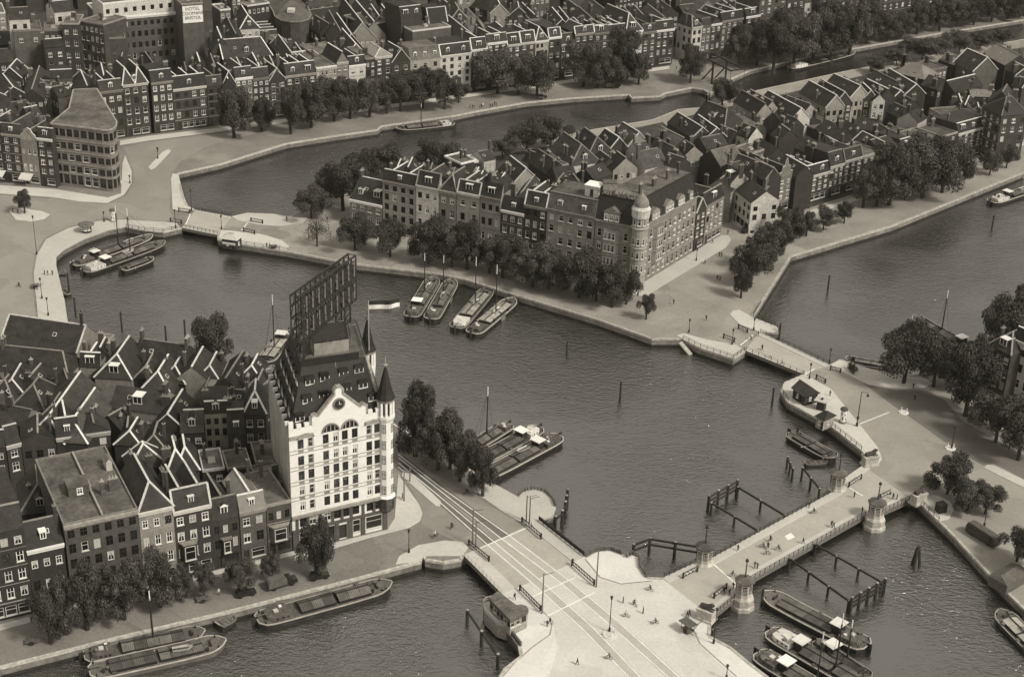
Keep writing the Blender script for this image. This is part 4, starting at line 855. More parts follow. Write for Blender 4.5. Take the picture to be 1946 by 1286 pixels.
# --- island: front row, hotel side row, back roofs
R5 = Row((665, 427), (1208, 545)); R6 = Row((1208, 545), (1369, 447))
row(R5, '{} from left in the island row facing the harbour', 'island houses facing the harbour', [
 (665, 726, 384, D(roof='gu', rh=5.5, wm=bb, cols=4, rows=2, cor='paint_white', dorm=2, d=13, st=0, gf=1.2, shop=False)),
 (727, 790, 348, D(roof='man', k=2, mh=3.2, rh=2.8, wm=pg, cols=4, rows=4, st=2, dorm=1, cor='mortar_grey')),
 (791, 834, 355, D(roof='man', k=1, mh=4.2, rh=3.2, wm=pl, cols=3, rows=3, st=3, dorm=1, verge=1, cor='paint_cream', cap='g')),
 (835, 868, 363, D(roof='gv', hf=3, rh=4.5, wm=bb, cols=2, rows=3, st=0, cap='g', cor='mortar_grey')),
 (869, 912, 367, D(roof='man', k=2, mh=3.4, rh=2.6, wm=pg, cols=2, rows=3, st=3, dorm=1, verge=1, cor='paint_cream')),
 (913, 952, 375, D(roof='man', k=1, mh=4.2, rh=3.2, wm=pg, cols=3, rows=3, st=2, dorm=1, cap='n', cor='mortar_grey')),
 (953, 996, 402, D(roof='man', k=1, mh=4.2, rh=3.4, wm=bd, cols=3, rows=3, st=0, dorm=1, cap='n', cor='paint_white')),
 (997, 1039, 392, D(roof='man', k=2, mh=4.0, rh=2.8, wm=bd, cols=3, rows=4, st=3, dorm=1, verge=1, cor='mortar_grey')),
 (1040, 1131, 404, D(roof='man', k=0, mh=4.6, wm=sw, cols=5, rows=4, st=3, dorm=2, rm='felt', cap='g', cor='mortar_grey', d=14)),
], near=True, depth=11)
row(R6, '{} in the short row right of the corner hotel', 'houses right of the corner hotel', [
 (1324, 1342, 399, D(roof='gv', rh=4, wm=bd, cols=2, rows=3, st=0, dorm=0, verge=1, d=9)),
 (1343, 1377, 381, D(roof='man', k=1, mh=3.6, rh=3, wm=bb, cols=4, rows=3, st=0, dorm=1, cap='g', d=9)),
])
ridge('{} ridge roof from left inside the island block', 'roofs inside the island block', [
 (970, 296, 1001, 320, 17, 12.5, 9, D(cap='w', verge=1, wm=pg, low=4)), (1023, 283, 1063, 309, 16.5, 12.5, 7, D(cap='g')), (1072, 251, 1105, 274, 18, 12.5, 11, D(cap='g', hf=4, wm=pl, dorm=1, low=6)),
 (1111, 242, 1135, 260, 17.5, 12.5, 10, D(cap='g', hf=4, wm=pl, low=5, dorm=1)), (1150, 244, 1177, 261, 17, 12.5, 8, D(cap='w', verge=1)), (1184, 232, 1215, 251, 17, 12, 9, D(cap='w', verge=1, wm=pg, rm='tile_mid')),
 (1203, 273, 1232, 267, 15.5, 11.5, 8, D(cap='g', wm=pl)), (1211, 289, 1254, 280, 16.5, 12, 9, D(cap='g', wm=pl, rm='tile_mid')), (1172, 287, 1190, 300, 16, 12, 9, D(cap='g', hf=0, wm=pg, low=4)),
 (1016, 332, 986, 373, 17.5, 13.5, 7, D(cap='g')), (1038, 348, 1023, 365, 17, 14, 5, D(cap='g')), (1055, 352, 1034, 370, 17, 14, 5, D(cap='g')), (1072, 329, 1060, 342, 16, 13, 6, D(cap='g', low=4)), (1077, 342, 1058, 361, 16.5, 13, 6, D(cap='g')),
 (1089, 330, 1100, 345, 16, 13, 7, D(cap='g', rm='tile_mid')), (1050, 318, 1088, 313, 16, 12.5, 8, D(cap='n')), (1112, 320, 1145, 308, 15.5, 12.5, 8, D(cap='n')), (945, 325, 925, 345, 16, 13, 7, D(cap='g', wm=pg)), (960, 328, 944, 352, 17, 13.5, 6, D(cap='w', wm=pg, low=4)),
 (822, 309, 818, 322, 19, 15, 7, D(cap='g')), (762, 302, 755, 318, 20.5, 17, 6, D(cap='w')), (784, 299, 775, 318, 20.5, 17, 6, D(cap='w')), (865, 318, 857, 338, 20, 17, 6, D(cap='g')), (910, 318, 896, 340, 20.5, 17, 6, D(cap='w')), (921, 321, 905, 345, 20.5, 17, 6, D(cap='w')),
 (1005, 285, 1022, 292, 15, 12, 6, D(cap='g', wm=pg)), (1256, 240, 1300, 262, 15, 12, 8, D(cap='g', rm='felt')), (1248, 262, 1290, 285, 15.5, 12.5, 7, D(cap='g')), (1270, 290, 1300, 300, 15, 12, 8, D(cap='g')), (1140, 285, 1160, 300, 15, 12, 7, D(cap='g')),
], shop=False, gf=1, low=3, chim=2)
eave('{} flat roof from left inside the island block', 'roofs inside the island block', [
 (876, 312, 905, 305, 15, 9, 'flat', D(wm=bd, cap='w')), (920, 306, 942, 302, 15, 8, 'gu', D(wm=pl, rh=2, cap='g', low=4, cols=3)), (1022, 312, 1046, 322, 13, 8, 'flat', D(wm=bd, cap='g')),
 (858, 300, 872, 312, 14.5, 7, 'flat', D(wm=bd, cap='w')), (840, 330, 856, 334, 16, 6, 'flat', D(wm=bd, cap='g')),
], shop=False, gf=1, low=3)
# --- eastern block
R7 = Row((1453, 411), (1871, 290))
row(R7, '{} from left in the row facing the eastern harbour', 'houses facing the eastern harbour', [
 (1456, 1481, 337, D(roof='gv', rh=3.4, wm=bb, cols=2, rows=3, st=0, verge=1, cap='g', d=16)),
 (1482, 1506, 334, D(roof='gv', rh=3, wm=bb, cols=2, rows=3, st=0, cap='g', d=16, gable=[(0, 0), (0, 1.5), (.15, 1.5), (.2, 3.4), (.35, 3.6), (.42, 5.2), (.5, 6.2), (.58, 5.2), (.65, 3.6), (.8, 3.4), (.85, 1.5), (1, 1.5), (1, 0)])),
 (1507, 1520, 354, D(roof='flat', wm=bd, cols=1, rows=2, cap='g')),
 (1521, 1577, 332, D(roof='man', k=1, mh=3.2, rh=2.8, wm=bd, cols=5, rows=3, st=0, dorm=2, cor='paint_cream')),
 (1578, 1605, 313, D(roof='man', k=0, mh=4.4, wm=bd, cols=3, rows=3, st=0, dorm=1, cor='paint_cream', cap='g')),
 (1606, 1640, 301, D(roof='man', k=1, mh=3.6, rh=3, wm=bd, cols=3, rows=3, st=0, dorm=1, verge=1, cor='paint_cream', cap='g')),
 (1641, 1676, 293, D(roof='flat', wm=bd, cols=3, rows=3, cap='g', cor='mortar_grey')),
 (1677, 1712, 286, D(roof='gu', rh=3, wm=bd, cols=3, rows=3, cap='g')),
 (1713, 1732, 280, D(roof='man', k=0, mh=3, wm=bd, cols=2, rows=2, dorm=1, cor='paint_white')),
 (1733, 1790, 268, D(roof='flat', wm=bd, cols=4, rows=3, cap='g')),
 (1791, 1820, 256, D(roof='flat', wm=bd, cols=2, rows=3, cap='g')),
 (1821, 1879, 246, D(roof='man', k=0, mh=3.4, wm=bd, cols=5, rows=3, st=1, dorm=3, cor='paint_cream')),
], near=False, depth=12)
ridge('{} ridge roof from left in the eastern block', 'roofs of the eastern block', [
 (1288, 213, 1336, 242, 15, 11.5, 8, D(cap='w', verge=1)), (1327, 218, 1363, 243, 15, 11.5, 8, D(cap='w', verge=1)), (1341, 191, 1382, 206, 16, 11, 11, D(cap='g', hr=5, ty='gu', wm=bm, dorm=1)),
 (1411, 172, 1455, 197, 16, 12, 7, D(cap='g', wm=pg, low=5)), (1426, 170, 1468, 192, 16, 12, 7, D(cap='g', wm=pg, low=5)), (1460, 172, 1524, 206, 16, 12, 8, D(cap='w', verge=1, wm=pl, low=4)),
 (1490, 180, 1541, 198, 14.5, 11.5, 7, D(cap='g', wm=pg)), (1538, 153, 1590, 181, 17, 12.5, 8, D(cap='w', verge=1, wm=pg, low=8)), (1561, 151, 1606, 175, 16.5, 12.5, 7, D(cap='w', verge=1, low=8)),
 (1585, 140, 1636, 163, 17.5, 13, 9, D(cap='w', verge=1, wm=pg, low=9)), (1648, 150, 1688, 169, 16, 12, 8, D(cap='w')), (1640, 157, 1656, 172, 15.5, 12.5, 5, D(cap='w', verge=1, low=8)), (1657, 168, 1672, 180, 14.5, 12, 5, D(cap='g', wm=pl, low=8)),
 (1663, 133, 1705, 155, 16, 12, 9, D(cap='g', dorm=1)), (1690, 130, 1742, 160, 16.5, 12.5, 9, D(cap='w', verge=1)), (1696, 165, 1712, 172, 14, 11.5, 6, D(cap='w', verge=1, low=5)),
 (1414, 234, 1438, 243, 16, 12.5, 7, D(cap='g', wm=pl, low=8, ty='gv')), (1485, 236, 1502, 248, 14, 10.5, 8, D(cap='g')), (1495, 218, 1515, 226, 14, 10.5, 8, D(cap='g')), (1534, 258, 1582, 282, 15, 11.5, 10, D(cap='n', wm=bm)),
 (1351, 286, 1397, 275, 14.5, 10.5, 10, D(cap='g', rm='felt')), (1382, 311, 1421, 303, 15, 11, 9, D(cap='g')), (1369, 340, 1388, 325, 14.5, 11, 8, D(cap='g', wm=pg, ty='gu', low=8, dorm=1)),
 (1435, 300, 1470, 320, 16.5, 13, 7, D(cap='g')), (1494, 294, 1532, 315, 15.5, 12, 7, D(cap='w')), (1568, 257, 1608, 278, 15, 12, 8, D(cap='w')),
 (1571, 227, 1617, 255, 13.5, 10.5, 9, D(cap='n')), (1600, 223, 1641, 247, 13.5, 10.5, 8, D(cap='n')), (1639, 249, 1683, 271, 14.5, 11, 9, D(cap='w', verge=2)), (1671, 235, 1695, 249, 14, 11, 8, D(cap='g')), (1630, 220, 1672, 228, 13, 10, 10, D(cap='n')),
 (1727, 215, 1745, 205, 14, 11, 8, D(cap='n', wm=pl, ty='gv', low=9)), (1838, 92, 1877, 109, 17.5, 12, 12, D(cap='w', verge=2, wm=bm)), (1894, 83, 1938, 105, 16, 12, 12, D(cap='g', rm='zinc')), (1799, 154, 1853, 141, 14.5, 11, 9, D(cap='w')),
 (1735, 118, 1752, 122, 16, 12, 12, D(cap='n', hl=5, hr=5, rm='zinc', wm=bd, ty='gu')), (1765, 142, 1796, 151, 15, 11.5, 8, D(cap='g', rm='tile_mid', low=4)), (1842, 170, 1885, 172, 13, 11.5, 8, D(cap='g', rm='zinc')), (1822, 178, 1828, 195, 14, 11, 6, D(cap='w')), (1842, 182, 1834, 200, 13, 11, 5, D(cap='w')), (1858, 195, 1862, 210, 13, 11, 5, D(cap='w')),
 (1312, 232, 1345, 258, 13, 10.5, 8, D(cap='n')), (1330, 262, 1372, 254, 14, 11, 8, D(cap='g', wm=bm, low=4)), (1296, 262, 1320, 278, 14, 11, 7, D(cap='g', wm=pg, low=5)), (1375, 240, 1400, 250, 13.5, 10.5, 7, D(cap='g')), (1400, 215, 1440, 235, 12.5, 10.5, 8, D(cap='n', rm='felt')), (1716, 180, 1735, 190, 13, 10.5, 7, D(cap='g')),
 (1905, 175, 1914, 160, 18, 13, 10, D(cap='g')), (1935, 145, 1955, 150, 15, 12, 8, D(cap='w', verge=1)), (1930, 118, 1950, 128, 15, 12, 8, D(cap='w', verge=1)), (1800, 100, 1830, 110, 14, 11.5, 9, D(cap='g', rm='felt')), (1700, 195, 1722, 205, 13, 10, 7, D(cap='g')), (1470, 215, 1478, 205, 13, 10, 6, D(cap='g')), (1445, 262, 1480, 282, 13, 10, 8, D(cap='n')), (1520, 210, 1545, 222, 12, 10, 8, D(cap='n', rm='felt')),
], shop=False, gf=1, low=3, chim=2)
eave('{} flat roof from left in the eastern block', 'roofs of the eastern block', [
 (1766, 207, 1808, 230, 12, 16, 'flat', D(wm=pg, cap='g', cols=2)), (1645, 282, 1690, 268, 10.5, 14, 'flat', D(cap='n' if False else 'g', wm=bd)), (1600, 265, 1640, 255, 10, 10, 'flat', D(cap='g')), (1430, 292, 1452, 285, 12, 8, 'flat', D(cap='g', wm=bm)), (1740, 140, 1800, 128, 13, 10, 'flat', D(wm=bm, cap='g')),
 (1808, 232, 1850, 222, 11, 10, 'flat', D(wm=bm, cap='g')), (1550, 245, 1590, 235, 9, 10, 'flat', D(cap='g')), (1700, 258, 1726, 250, 10, 8, 'flat', D(cap='g', wm=bm)),
], shop=False, gf=1, low=4)
# corner houses with two visible street fronts
def corner(where, pxL, pxC, pxR, ze, **kw):
    a, c, b_ = G2(*pxL, ze), G2(*pxC, ze), G2(*pxR, ze)
    d = (b_-c).length; an = ang(a, c)
    return house(where, a, an, (c-a).length, d, ze, group='corner houses of the eastern block', sides='r', **kw)
corner('on the corner of the street by the hotel square', (1397, 361), (1428, 386), (1451, 369), 10.5, roof='gu', rh=3.5, wm='plaster_light', rm='tile_dark', cols=4, rows=2, st=2, cap='n')
corner('with pale walls in the lane behind the square', (1367, 338), (1389, 349), (1402, 335), 13, roof='gu', rh=3.6, wm='plaster_grey', rm='tile_dark', cols=2, rows=3, st=2, cap='n', dorm=1)
corner('tall and dark near the right edge of the far harbour', (1869, 202), (1904, 220), (1941, 211), 18, roof='gv', hf=5, hb=4, rh=5, wm='brick_dark', rm='slate', cols=3, rows=4, st=0, cap='g')
RE = Row((1906, 752), (1960, 775))
t0 = None
eave('{} from left of the two houses at right edge', 'houses on the eastern quay at right edge', [
 (1879, 653, 1922, 674, 15, 11, 'gv', D(hf=4, rh=4, wm=bd, cols=3, rows=3, st=3, cap='g', dorm=1, sides='l', gf=3.8)),
 (1926, 642, 1985, 668, 17.5, 12, 'man', D(k=1, mh=3, wm=pl, cols=4, rows=3, st=2, gf=3.8, cor='paint_cream'))], shop=True)

p_ = G(1124, 374, 23.6); rh_ = thing('roof_hut', 'white stair hut on the flat roof left of the corner hotel', 'hut', p_, R5.an)
MB().box(-2.2, 2.2, 0, 4, -.4, 3.2, 'plaster_light', False).build('wall', rh_); MB().box(-2.4, 2.4, -.2, 4.2, 3.2, 3.45, 'paint_white').build('roof', rh_); MB().box(-.5, .5, -.05, 0, 0, 2.3, 'paint_dark').build('door', rh_)
# ------------------------------------------------------------------ special buildings
def camside(p, n): return (Vector((0, 0))-Vector(p)).dot(Vector(n)) > 0
def ccw(pts):
    n = len(pts); ar = sum(pts[i][0]*pts[(i+1) % n][1]-pts[(i+1) % n][0]*pts[i][1] for i in range(n))
    return list(pts) if ar > 0 else list(reversed(pts))
def polyb(t, org, pts, ze, wm, rows=(), st=2, pitch=2.3, fill=.62, cornice=None, bands=None, roofm='felt', parapet='mortar_white', top=True, skip=()):
    """walls of a many-sided building with openings on the fronts that face the camera; rows (z0, height)"""
    pts = [Vector(p)-Vector(org) for p in ccw([tuple(p) for p in pts])]; wl = MB(); n = len(pts); cm = MB(); bn = MB()
    for i in range(n):
        a, b_ = pts[i], pts[(i+1) % n]; d = b_-a; L = d.length; e = d/L; nn = Vector((e.y, -e.x)); ops = []
        if camside((a+b_)/2+Vector(org), nn) and i not in skip and L > 1.2:
            c = max(1, round(L/pitch)); ww = L/c*fill
            for z0, h in rows:
                for k in range(c):
                    u = (k+.5)*L/c; ops.append((u-ww/2, u+ww/2, z0, z0+h))
                    m1, m2, bo = win_mesh(ww, h, st if RN.random() > .2 else (1 if st != 2 else 3)); q = put('window', m1, t, (*(a+e*u-nn*.13), z0), math.atan2(e.y, e.x)); put('pane', m2, q)
        wallface(wl, a, e, nn, L, ze, ops, wm)
        if cornice: cm.bar((*(a+nn*.12), ze-.2), (*(b_+nn*.12), ze-.2), .5, .45, cornice)
        for z in (bands or ()): bn.bar((*(a+nn*.06), z), (*(b_+nn*.06), z), .2, .3, 'mortar_grey')
    wl.build('wall', t)
    if bands: bn.build('band', t)
    if cornice: cm.build('cornice', t)
    if top: MB().tess([(p.x, p.y, ze-.05) for p in pts], roofm).build('roof', t)
    return pts
# rounded corner building on the far bank
zc = 21.5
cpx = [(97, 234), (150, 240), (194, 246), (206, 246.5), (214, 244), (220, 238), (221, 231), (203, 201), (183, 168), (140, 170), (132, 205)]
cp_ = [G2(x, y, zc) for x, y in cpx]; org = G2(175, 368)
CB = thing('corner_building', 'big flat roofed commercial building with rounded corner on the far bank', 'building', (org.x, org.y, 0))
lp = polyb(CB, org, cp_, zc, 'stone_wall', [(1, 3.2), (5.2, 2.2), (9.2, 2.2), (13.2, 2.2), (17.4, 2.6)], st=2, pitch=2.6, fill=.78, cornice='plaster_grey', bands=(4.6, 8.2, 12.3, 16.4))
# rounded hall far back
zc = 17; c0 = G2(555, 30, zc); org = c0
pts = [G2(520, 22, zc), G2(523, 31, zc), G2(535, 38, zc), G2(552, 41, zc), G2(570, 41, zc), G2(586, 36, zc), G2(591, 29, zc), G2(575, -10, zc), G2(500, -10, zc)]
HL = thing('round_hall', 'hall with rounded dark brick end and shallow roof at far back', 'building', (org.x, org.y, 0))
lp = polyb(HL, org, pts, zc, 'brick_mid', [], cornice='mortar_grey')
apex = G(552, -2, 21)-Vector((org.x, org.y, 0)); rf = MB()
for i in range(len(lp)):
    a, b_ = lp[i], lp[(i+1) % len(lp)]; rf.poly([(a.x, a.y, zc), (b_.x, b_.y, zc), tuple(apex)], 'felt')
rf.build('roof_cone', HL)
MB().box(-1.5, 1.5, -1.2, 2.5, 0, 1.4, 'paint_cream').build('roof_lantern', HL, (*(G2(553, 22, 19)-org), 18.6))
# sawtooth works shed beside it
org = G2(500, 55, 14); SWT = thing('works_shed', 'narrow works shed with slanting glazed ridges near the round hall', 'building', (org.x, org.y, 0), .42)
MB().box(-5, 5, -6, 26, 0, 12, 'brick_dark').build('wall', SWT)
for k in range(7):
    y0 = -6+k*4.5; MB().poly([(-5, y0, 12.02), (5, y0, 12.02), (5, y0+3.6, 14), (-5, y0+3.6, 14)], 'tile_dark').poly([(5, y0+4.4, 12.02), (-5, y0+4.4, 12.02), (-5, y0+3.6, 14), (5, y0+3.6, 14)], 'glass_roof').box(-5.1, 5.1, y0+3.5, y0+3.8, 13.9, 14.15, 'mortar_white').build('roof_bay', SWT)
def textobj(name, s, size, m, parent, mtx):
    c = bpy.data.curves.new(name, 'FONT'); c.body = s; c.size = size; c.align_x = 'CENTER'; c.extrude = .03; c.materials.append(MATS[m])
    o = bpy.data.objects.new(name, c); COL.objects.link(o); me = bpy.data.meshes.new_from_object(o.evaluated_get(bpy.context.evaluated_depsgraph_get()))
    bpy.data.objects.remove(o); bpy.data.curves.remove(c); o = put(name, me, parent); o.matrix_local = mtx; return o
# painted hotel sign on the tall blank wall
zt_ = 30; a, b_ = G2(345, 9, zt_), G2(385, 6, zt_); an = ang(a, b_); wS = (b_-a).length; pS = l2w(a, an, wS/2, -.12)
SG = thing('hotel_sign', 'white painted hotel sign high on the tall brick tower', 'sign', (pS.x, pS.y, 22.4), an)
MB().box(-wS/2+.2, wS/2-.2, -.06, .06, 0, 6.8, 'paint_white').build('board', SG)
up = Matrix.Rotation(math.pi/2, 4, 'X')
for s, z, sz in (('HOTEL', 5.0, 1.9), ('COOMANS', 3.2, 1.75), ('BRISTOL', 1.4, 1.75)):
    textobj('lettering', s, sz, 'iron', SG, Matrix.Translation((0, -.1, z)) @ up)

# ---- the tall white building
FL = R1.a+R1.d*60.1; FAN = R1.an
WH = thing('tall_white_building', 'tall white tiled office building with steep dark roof and billboard frame', 'building', (FL.x, FL.y, 0), FAN)
q4 = [Vector((0, 0)), Vector((21.4, 0)), Vector((27, 23)), Vector((4.7, 27))]; HW = 29.2
wl = MB(); ops = []; wins = []
UC = (2.45, 4.6, 7.9, 10.1, 12.1, 14.3, 17.5, 19.3); ZR = (9.3, 13.05, 16.75, 20.3, 24.2)
for u in UC:
    for z in ZR: ops.append((u-.65, u+.65, z, z+2.2)); wins.append((u, z, 1.3, 2.2))
for u in (7.9, 10.1, 12.1, 14.3, 17.5, 19.3, 2.45, 4.6): ops.append((u-.75, u+.75, 5.4, 7.5)); wins.append((u, 5.4, 1.5, 2.1))
for u, w_ in ((2.6, 2.2), (5.2, 1.8), (8.6, 1.6), (14.4, 1.8), (18.4, 3.8)): ops.append((u-w_/2, u+w_/2, .8, 3.9)); wins.append((u, .8, w_, 3.1))
ops.append((10.4, 12.2, .05, 3.6))
wallface(wl, (0, 0), (1, 0), (0, -1), 21.4, HW, ops, 'glazed_brick', .3)
for i in range(1, 4):
    a, b_ = q4[i], q4[(i+1) % 4]; L = (b_-a).length; e = (b_-a)/L; nn = Vector((e.y, -e.x)); op2 = []
    if i != 3:
        for k in range(8):
            for z in ZR+(5.4,): op2.append(((k+.5)*L/8-.6, (k+.5)*L/8+.6, z, z+2.1))
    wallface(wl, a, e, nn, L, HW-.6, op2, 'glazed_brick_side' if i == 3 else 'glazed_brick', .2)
wl.build('wall', WH)
for u, z, w_, h in wins:
    m1, m2, bo = win_mesh(w_, h, RN.choice((2, 2, 3, 1, 2))); q = put('window', m1, WH, (u, .2, z)); put('pane', m2, q)
# ground floor dark stone facing, cornices, belt courses
for u0, u1 in ((0, 1.4), (3.8, 4.2), (6.2, 7.6), (9.5, 10.3), (12.3, 13.4), (15.4, 16.3), (20.4, 21.4)): MB().box(u0, u1, -.3, 0, .01, 4.4, 'dark_stone').build('stone_pier', WH)
MB().box(0, 21.4, -.35, 0, 4.4, 5.0, 'dark_stone').build('stone_lintel', WH); sp_ = MB().box(-.28, .28, -.25, 0, 5.0, 8.0, 'dark_stone').mesh('stone_pilaster')
for u in (1.1, 3.5, 6.2, 9, 11.1, 13.2, 15.9, 18.4, 20.7): put('stone_pilaster', sp_, WH, (u, 0, 0))
MB().box(-.1, 21.5, -.7, 0, 8.0, 8.5, 'plaster_grey').build('cornice', WH); MB().box(-.05, 5.2, -.45, 0, 27.0, 27.5, 'plaster_grey').build('cornice', WH); MB().box(16.6, 21.4, -.45, 0, 27.0, 27.5, 'plaster_grey').build('cornice', WH)
bt = MB()
for z in ZR[1:]:
    for dz in (-.25, -1.05): bt.box(.05, 21.3, -.05, 0, z+dz, z+dz+.14, 'mortar_grey')
bt.build('belt_course', WH)
pan = MB().box(-.6, .6, -.03, 0, -.85, -.3, 'stone_wall').mesh('spandrel_panel')
for u in UC:
    for z in ZR[1:]: put('spandrel_panel', pan, WH, (u, 0, z))
for u in (9.0, 13.2):
    aw = MB(); pts = [(u+1.65*math.cos(g), -.05, 26.9+1.65*math.sin(g)) for g in [math.pi*k/12 for k in range(13)]]
    aw.poly(pts, 'pane'); ah = MB()
    for k in range(12):
        g0, g1 = math.pi*k/12, math.pi*(k+1)/12; ah.bar((u+1.8*math.cos(g0), -.12, 26.9+1.8*math.sin(g0)), (u+1.8*math.cos(g1), -.12, 26.9+1.8*math.sin(g1)), .3, .3, 'stone_wall')
    for x in (-.9, 0, .9): ah.bar((u+x, -.09, 26.9), (u+x, -.09, 26.9+1.5*math.sqrt(1-(x/1.65)**2)), .12, .12, 'paint_cream')
    q = ah.build('arched_window', WH); aw.build('pane', q)
for u in (3.5, 18.4):
    ah = MB()
    for k in range(6):
        g0, g1 = math.pi*(.15+.7*k/6), math.pi*(.15+.7*(k+1)/6); ah.bar((u+2.1*math.cos(g0), -.1, 26.0+1.5*math.sin(g0)), (u+2.1*math.cos(g1), -.1, 26.0+1.5*math.sin(g1)), .3, .35, 'stone_wall')
    ah.build('relieving_arch', WH)
gpts = [(5.0, -.05, 29.0), (5.0, -.05, 31.2), (5.7, -.05, 31.6), (6.3, -.05, 31.1), (10.0, -.05, 35.2), (9.9, -.05, 36.2), (10.4, -.05, 36.9), (11.4, -.05, 36.9), (11.9, -.05, 36.2), (11.8, -.05, 35.2), (15.6, -.05, 31.4), (16.2, -.05, 31.9), (16.8, -.05, 31.4), (16.8, -.05, 29.0)]
MB().tess2(gpts, 'glazed_brick', .7).build('gable', WH)
gc = MB()
for a, b_ in zip(gpts[:-1], gpts[1:]):
    if a[2] > 29.1 or b_[2] > 29.1: gc.bar((a[0], .3, a[2]), (b_[0], .3, b_[2]), 1.0, .4, 'plaster_grey')
gc.build('gable_coping', WH)
ck = MB().lathe([(1.35, 0), (1.35, .2), (1.05, .22)], 'stone_wall', 20); ck.lathe([(1.0, .2), (1.0, .28)], 'pane', 20)
o = ck.build('clock', WH, (10.9, -.08, 33.0)); o.rotation_euler = (math.pi/2, 0, 0)
MB().box(-.05, .05, -.1, .7, .3, .34, 'paint_white').box(-.1, .5, -.05, .05, .3, .34, 'paint_white').build('clock_hand', o)
par = MB().box(0, 1, -.1, .5, 0, .8, 'glazed_brick').mesh('merlon')
for k in range(3): put('merlon', par, WH, (k*1.7, 0, 29.2), 0, (1, 1, 2 if k == 0 else 1))
for k in range(2): put('merlon', par, WH, (17.3+k*1.7, 0, 29.2))
for f in range(9): p = q4[3].lerp(q4[0], f/9); put('merlon', par, WH, (p.x-.25, p.y, 28.6))
# mansard
base = [Vector((.5, .6)), Vector((20.9, .6)), Vector((26.4, 22.4)), Vector((5.0, 26.2))]; topq = [Vector((5.4, 6.2)), Vector((18.9, 4.9)), Vector((22.5, 19.5)), Vector((8.2, 21.2))]; z0_, z1_ = 28.2, 40.0
rf = MB()
for i in range(4):
    a, b_, c, d = base[i], base[(i+1) % 4], topq[(i+1) % 4], topq[i]; rf.poly([(*a, z0_), (*b_, z0_), (*c, z1_), (*d, z1_)], 'slate')
rf.poly([(*p, z1_) for p in topq], 'felt'); rf.poly([(p.x, p.y, z0_-.01) for p in q4], 'felt'); rf.build('roof', WH)
def roofwin(i, f, h):
    a = base[i].lerp(base[(i+1) % 4], f); c = topq[i].lerp(topq[(i+1) % 4], f); p = a.lerp(c, h); e = (base[(i+1) % 4]-base[i]).normalized()
    q = put('roof_dormer', RDM[0], WH, (*p, z0_+(z1_-z0_)*h), math.atan2(e.y, e.x)); put('pane', RDM[1], q)
RDM = (MB().box(-1.0, 1.0, 0, 1.9, 1.7, 1.85, 'slate').box(-1, -.85, 0, 1.6, 0, 1.7, 'slate').box(.85, 1, 0, 1.6, 0, 1.7, 'slate').box(-1.05, 1.05, -.12, .02, -.05, .16, 'paint_white').box(-1, -.88, -.08, 0, .16, 1.0, 'paint_white').box(.88, 1, -.08, 0, .16, 1.0, 'paint_white').box(-.06, .06, -.06, 0, .16, 1.0, 'paint_white').mesh('roof_dormer'),
       MB().poly([(-.9, .0, .1), (.9, .0, .1), (.9, .0, 1.7), (-.9, .0, 1.7)], 'pane').mesh('pane'))
for f, h in ((.16, .68), (.36, .70), (.62, .72), (.84, .74), (.15, .40), (.35, .42), (.64, .46), (.85, .48), (.09, .14), (.93, .24)): roofwin(0, f, h)
for k in range(5):
    for j in range(3): roofwin(3, .14+k*.18+j*.03, .15+j*.26)
MB().bar((*(base[0].lerp(base[1], .52)), z0_+.1), (*(topq[0].lerp(topq[1], .52)), z1_+.1), .12, .12, 'mortar_grey').build('lightning_rod', WH)
hc = MB(); hc.bar((*base[1], z0_), (*topq[1], z1_), .7, .5, 'plaster_grey'); hc.build('hip_cap', WH)
# corner turrets
def turret(cx, cy, zb, r, low=True):
    tb = MB()
    if low: tb.lathe([(r*.7, 4.4), (r*1.15, 5.2), (r*1.15, 8.0), (r*1.3, 8.3), (r, 8.7), (r, 26.6), (r*1.25, 27.6), (r*1.25, 28.2)], ['dark_stone', 'dark_stone', 'plaster_grey', 'glazed_brick', 'glazed_brick', 'glazed_brick', 'glazed_brick'], 10, cx, cy)
    else: tb.lathe([(r, 24), (r*1.2, 28.2)], 'glazed_brick', 10, cx, cy)
    tb.build('turret', WH, smooth=False)
    for k in range(10):
        g = 2*math.pi*(k+.5)/10
        if low and k % 2 == 0:
            for z in ZR+(5.6,):
                rr = r*.96 if z > 8 else r*1.1
                q = put('window', win_mesh(.8, 2.0, 2)[2], WH, (cx+rr*math.cos(g), cy+rr*math.sin(g), z), g+math.pi/2)
    lt = MB()
    for k in range(10):
        g = 2*math.pi*k/10; lt.bar((cx+r*math.cos(g), cy+r*math.sin(g), 28.2), (cx+r*math.cos(g), cy+r*math.sin(g), 31.4), .45, .45, 'glazed_brick')
    lt.lathe([(r*.7, 28.2), (r*.7, 31.4)], 'pane', 10, cx, cy); lt.lathe([(r*1.15, 31.3), (r*1.25, 31.9), (r*1.15, 32.1)], 'plaster_grey', 10, cx, cy); lt.build('lantern', WH)
    MB().lathe([(r*1.3, 32.0), (r*1.0, 33.2), (.35, 38.6), (.15, 39.2)], 'slate', 10, cx, cy).lathe([(.15, 39.1), (.5, 39.4), (.5, 39.7), (.15, 39.9), (.15, 41.0), (.05, 41.6)], 'plaster_grey', 8, cx, cy).build('spire', WH)
turret(21.4, .4, 0, 1.6); turret(26.3, 22.6, 0, 1.5, False)
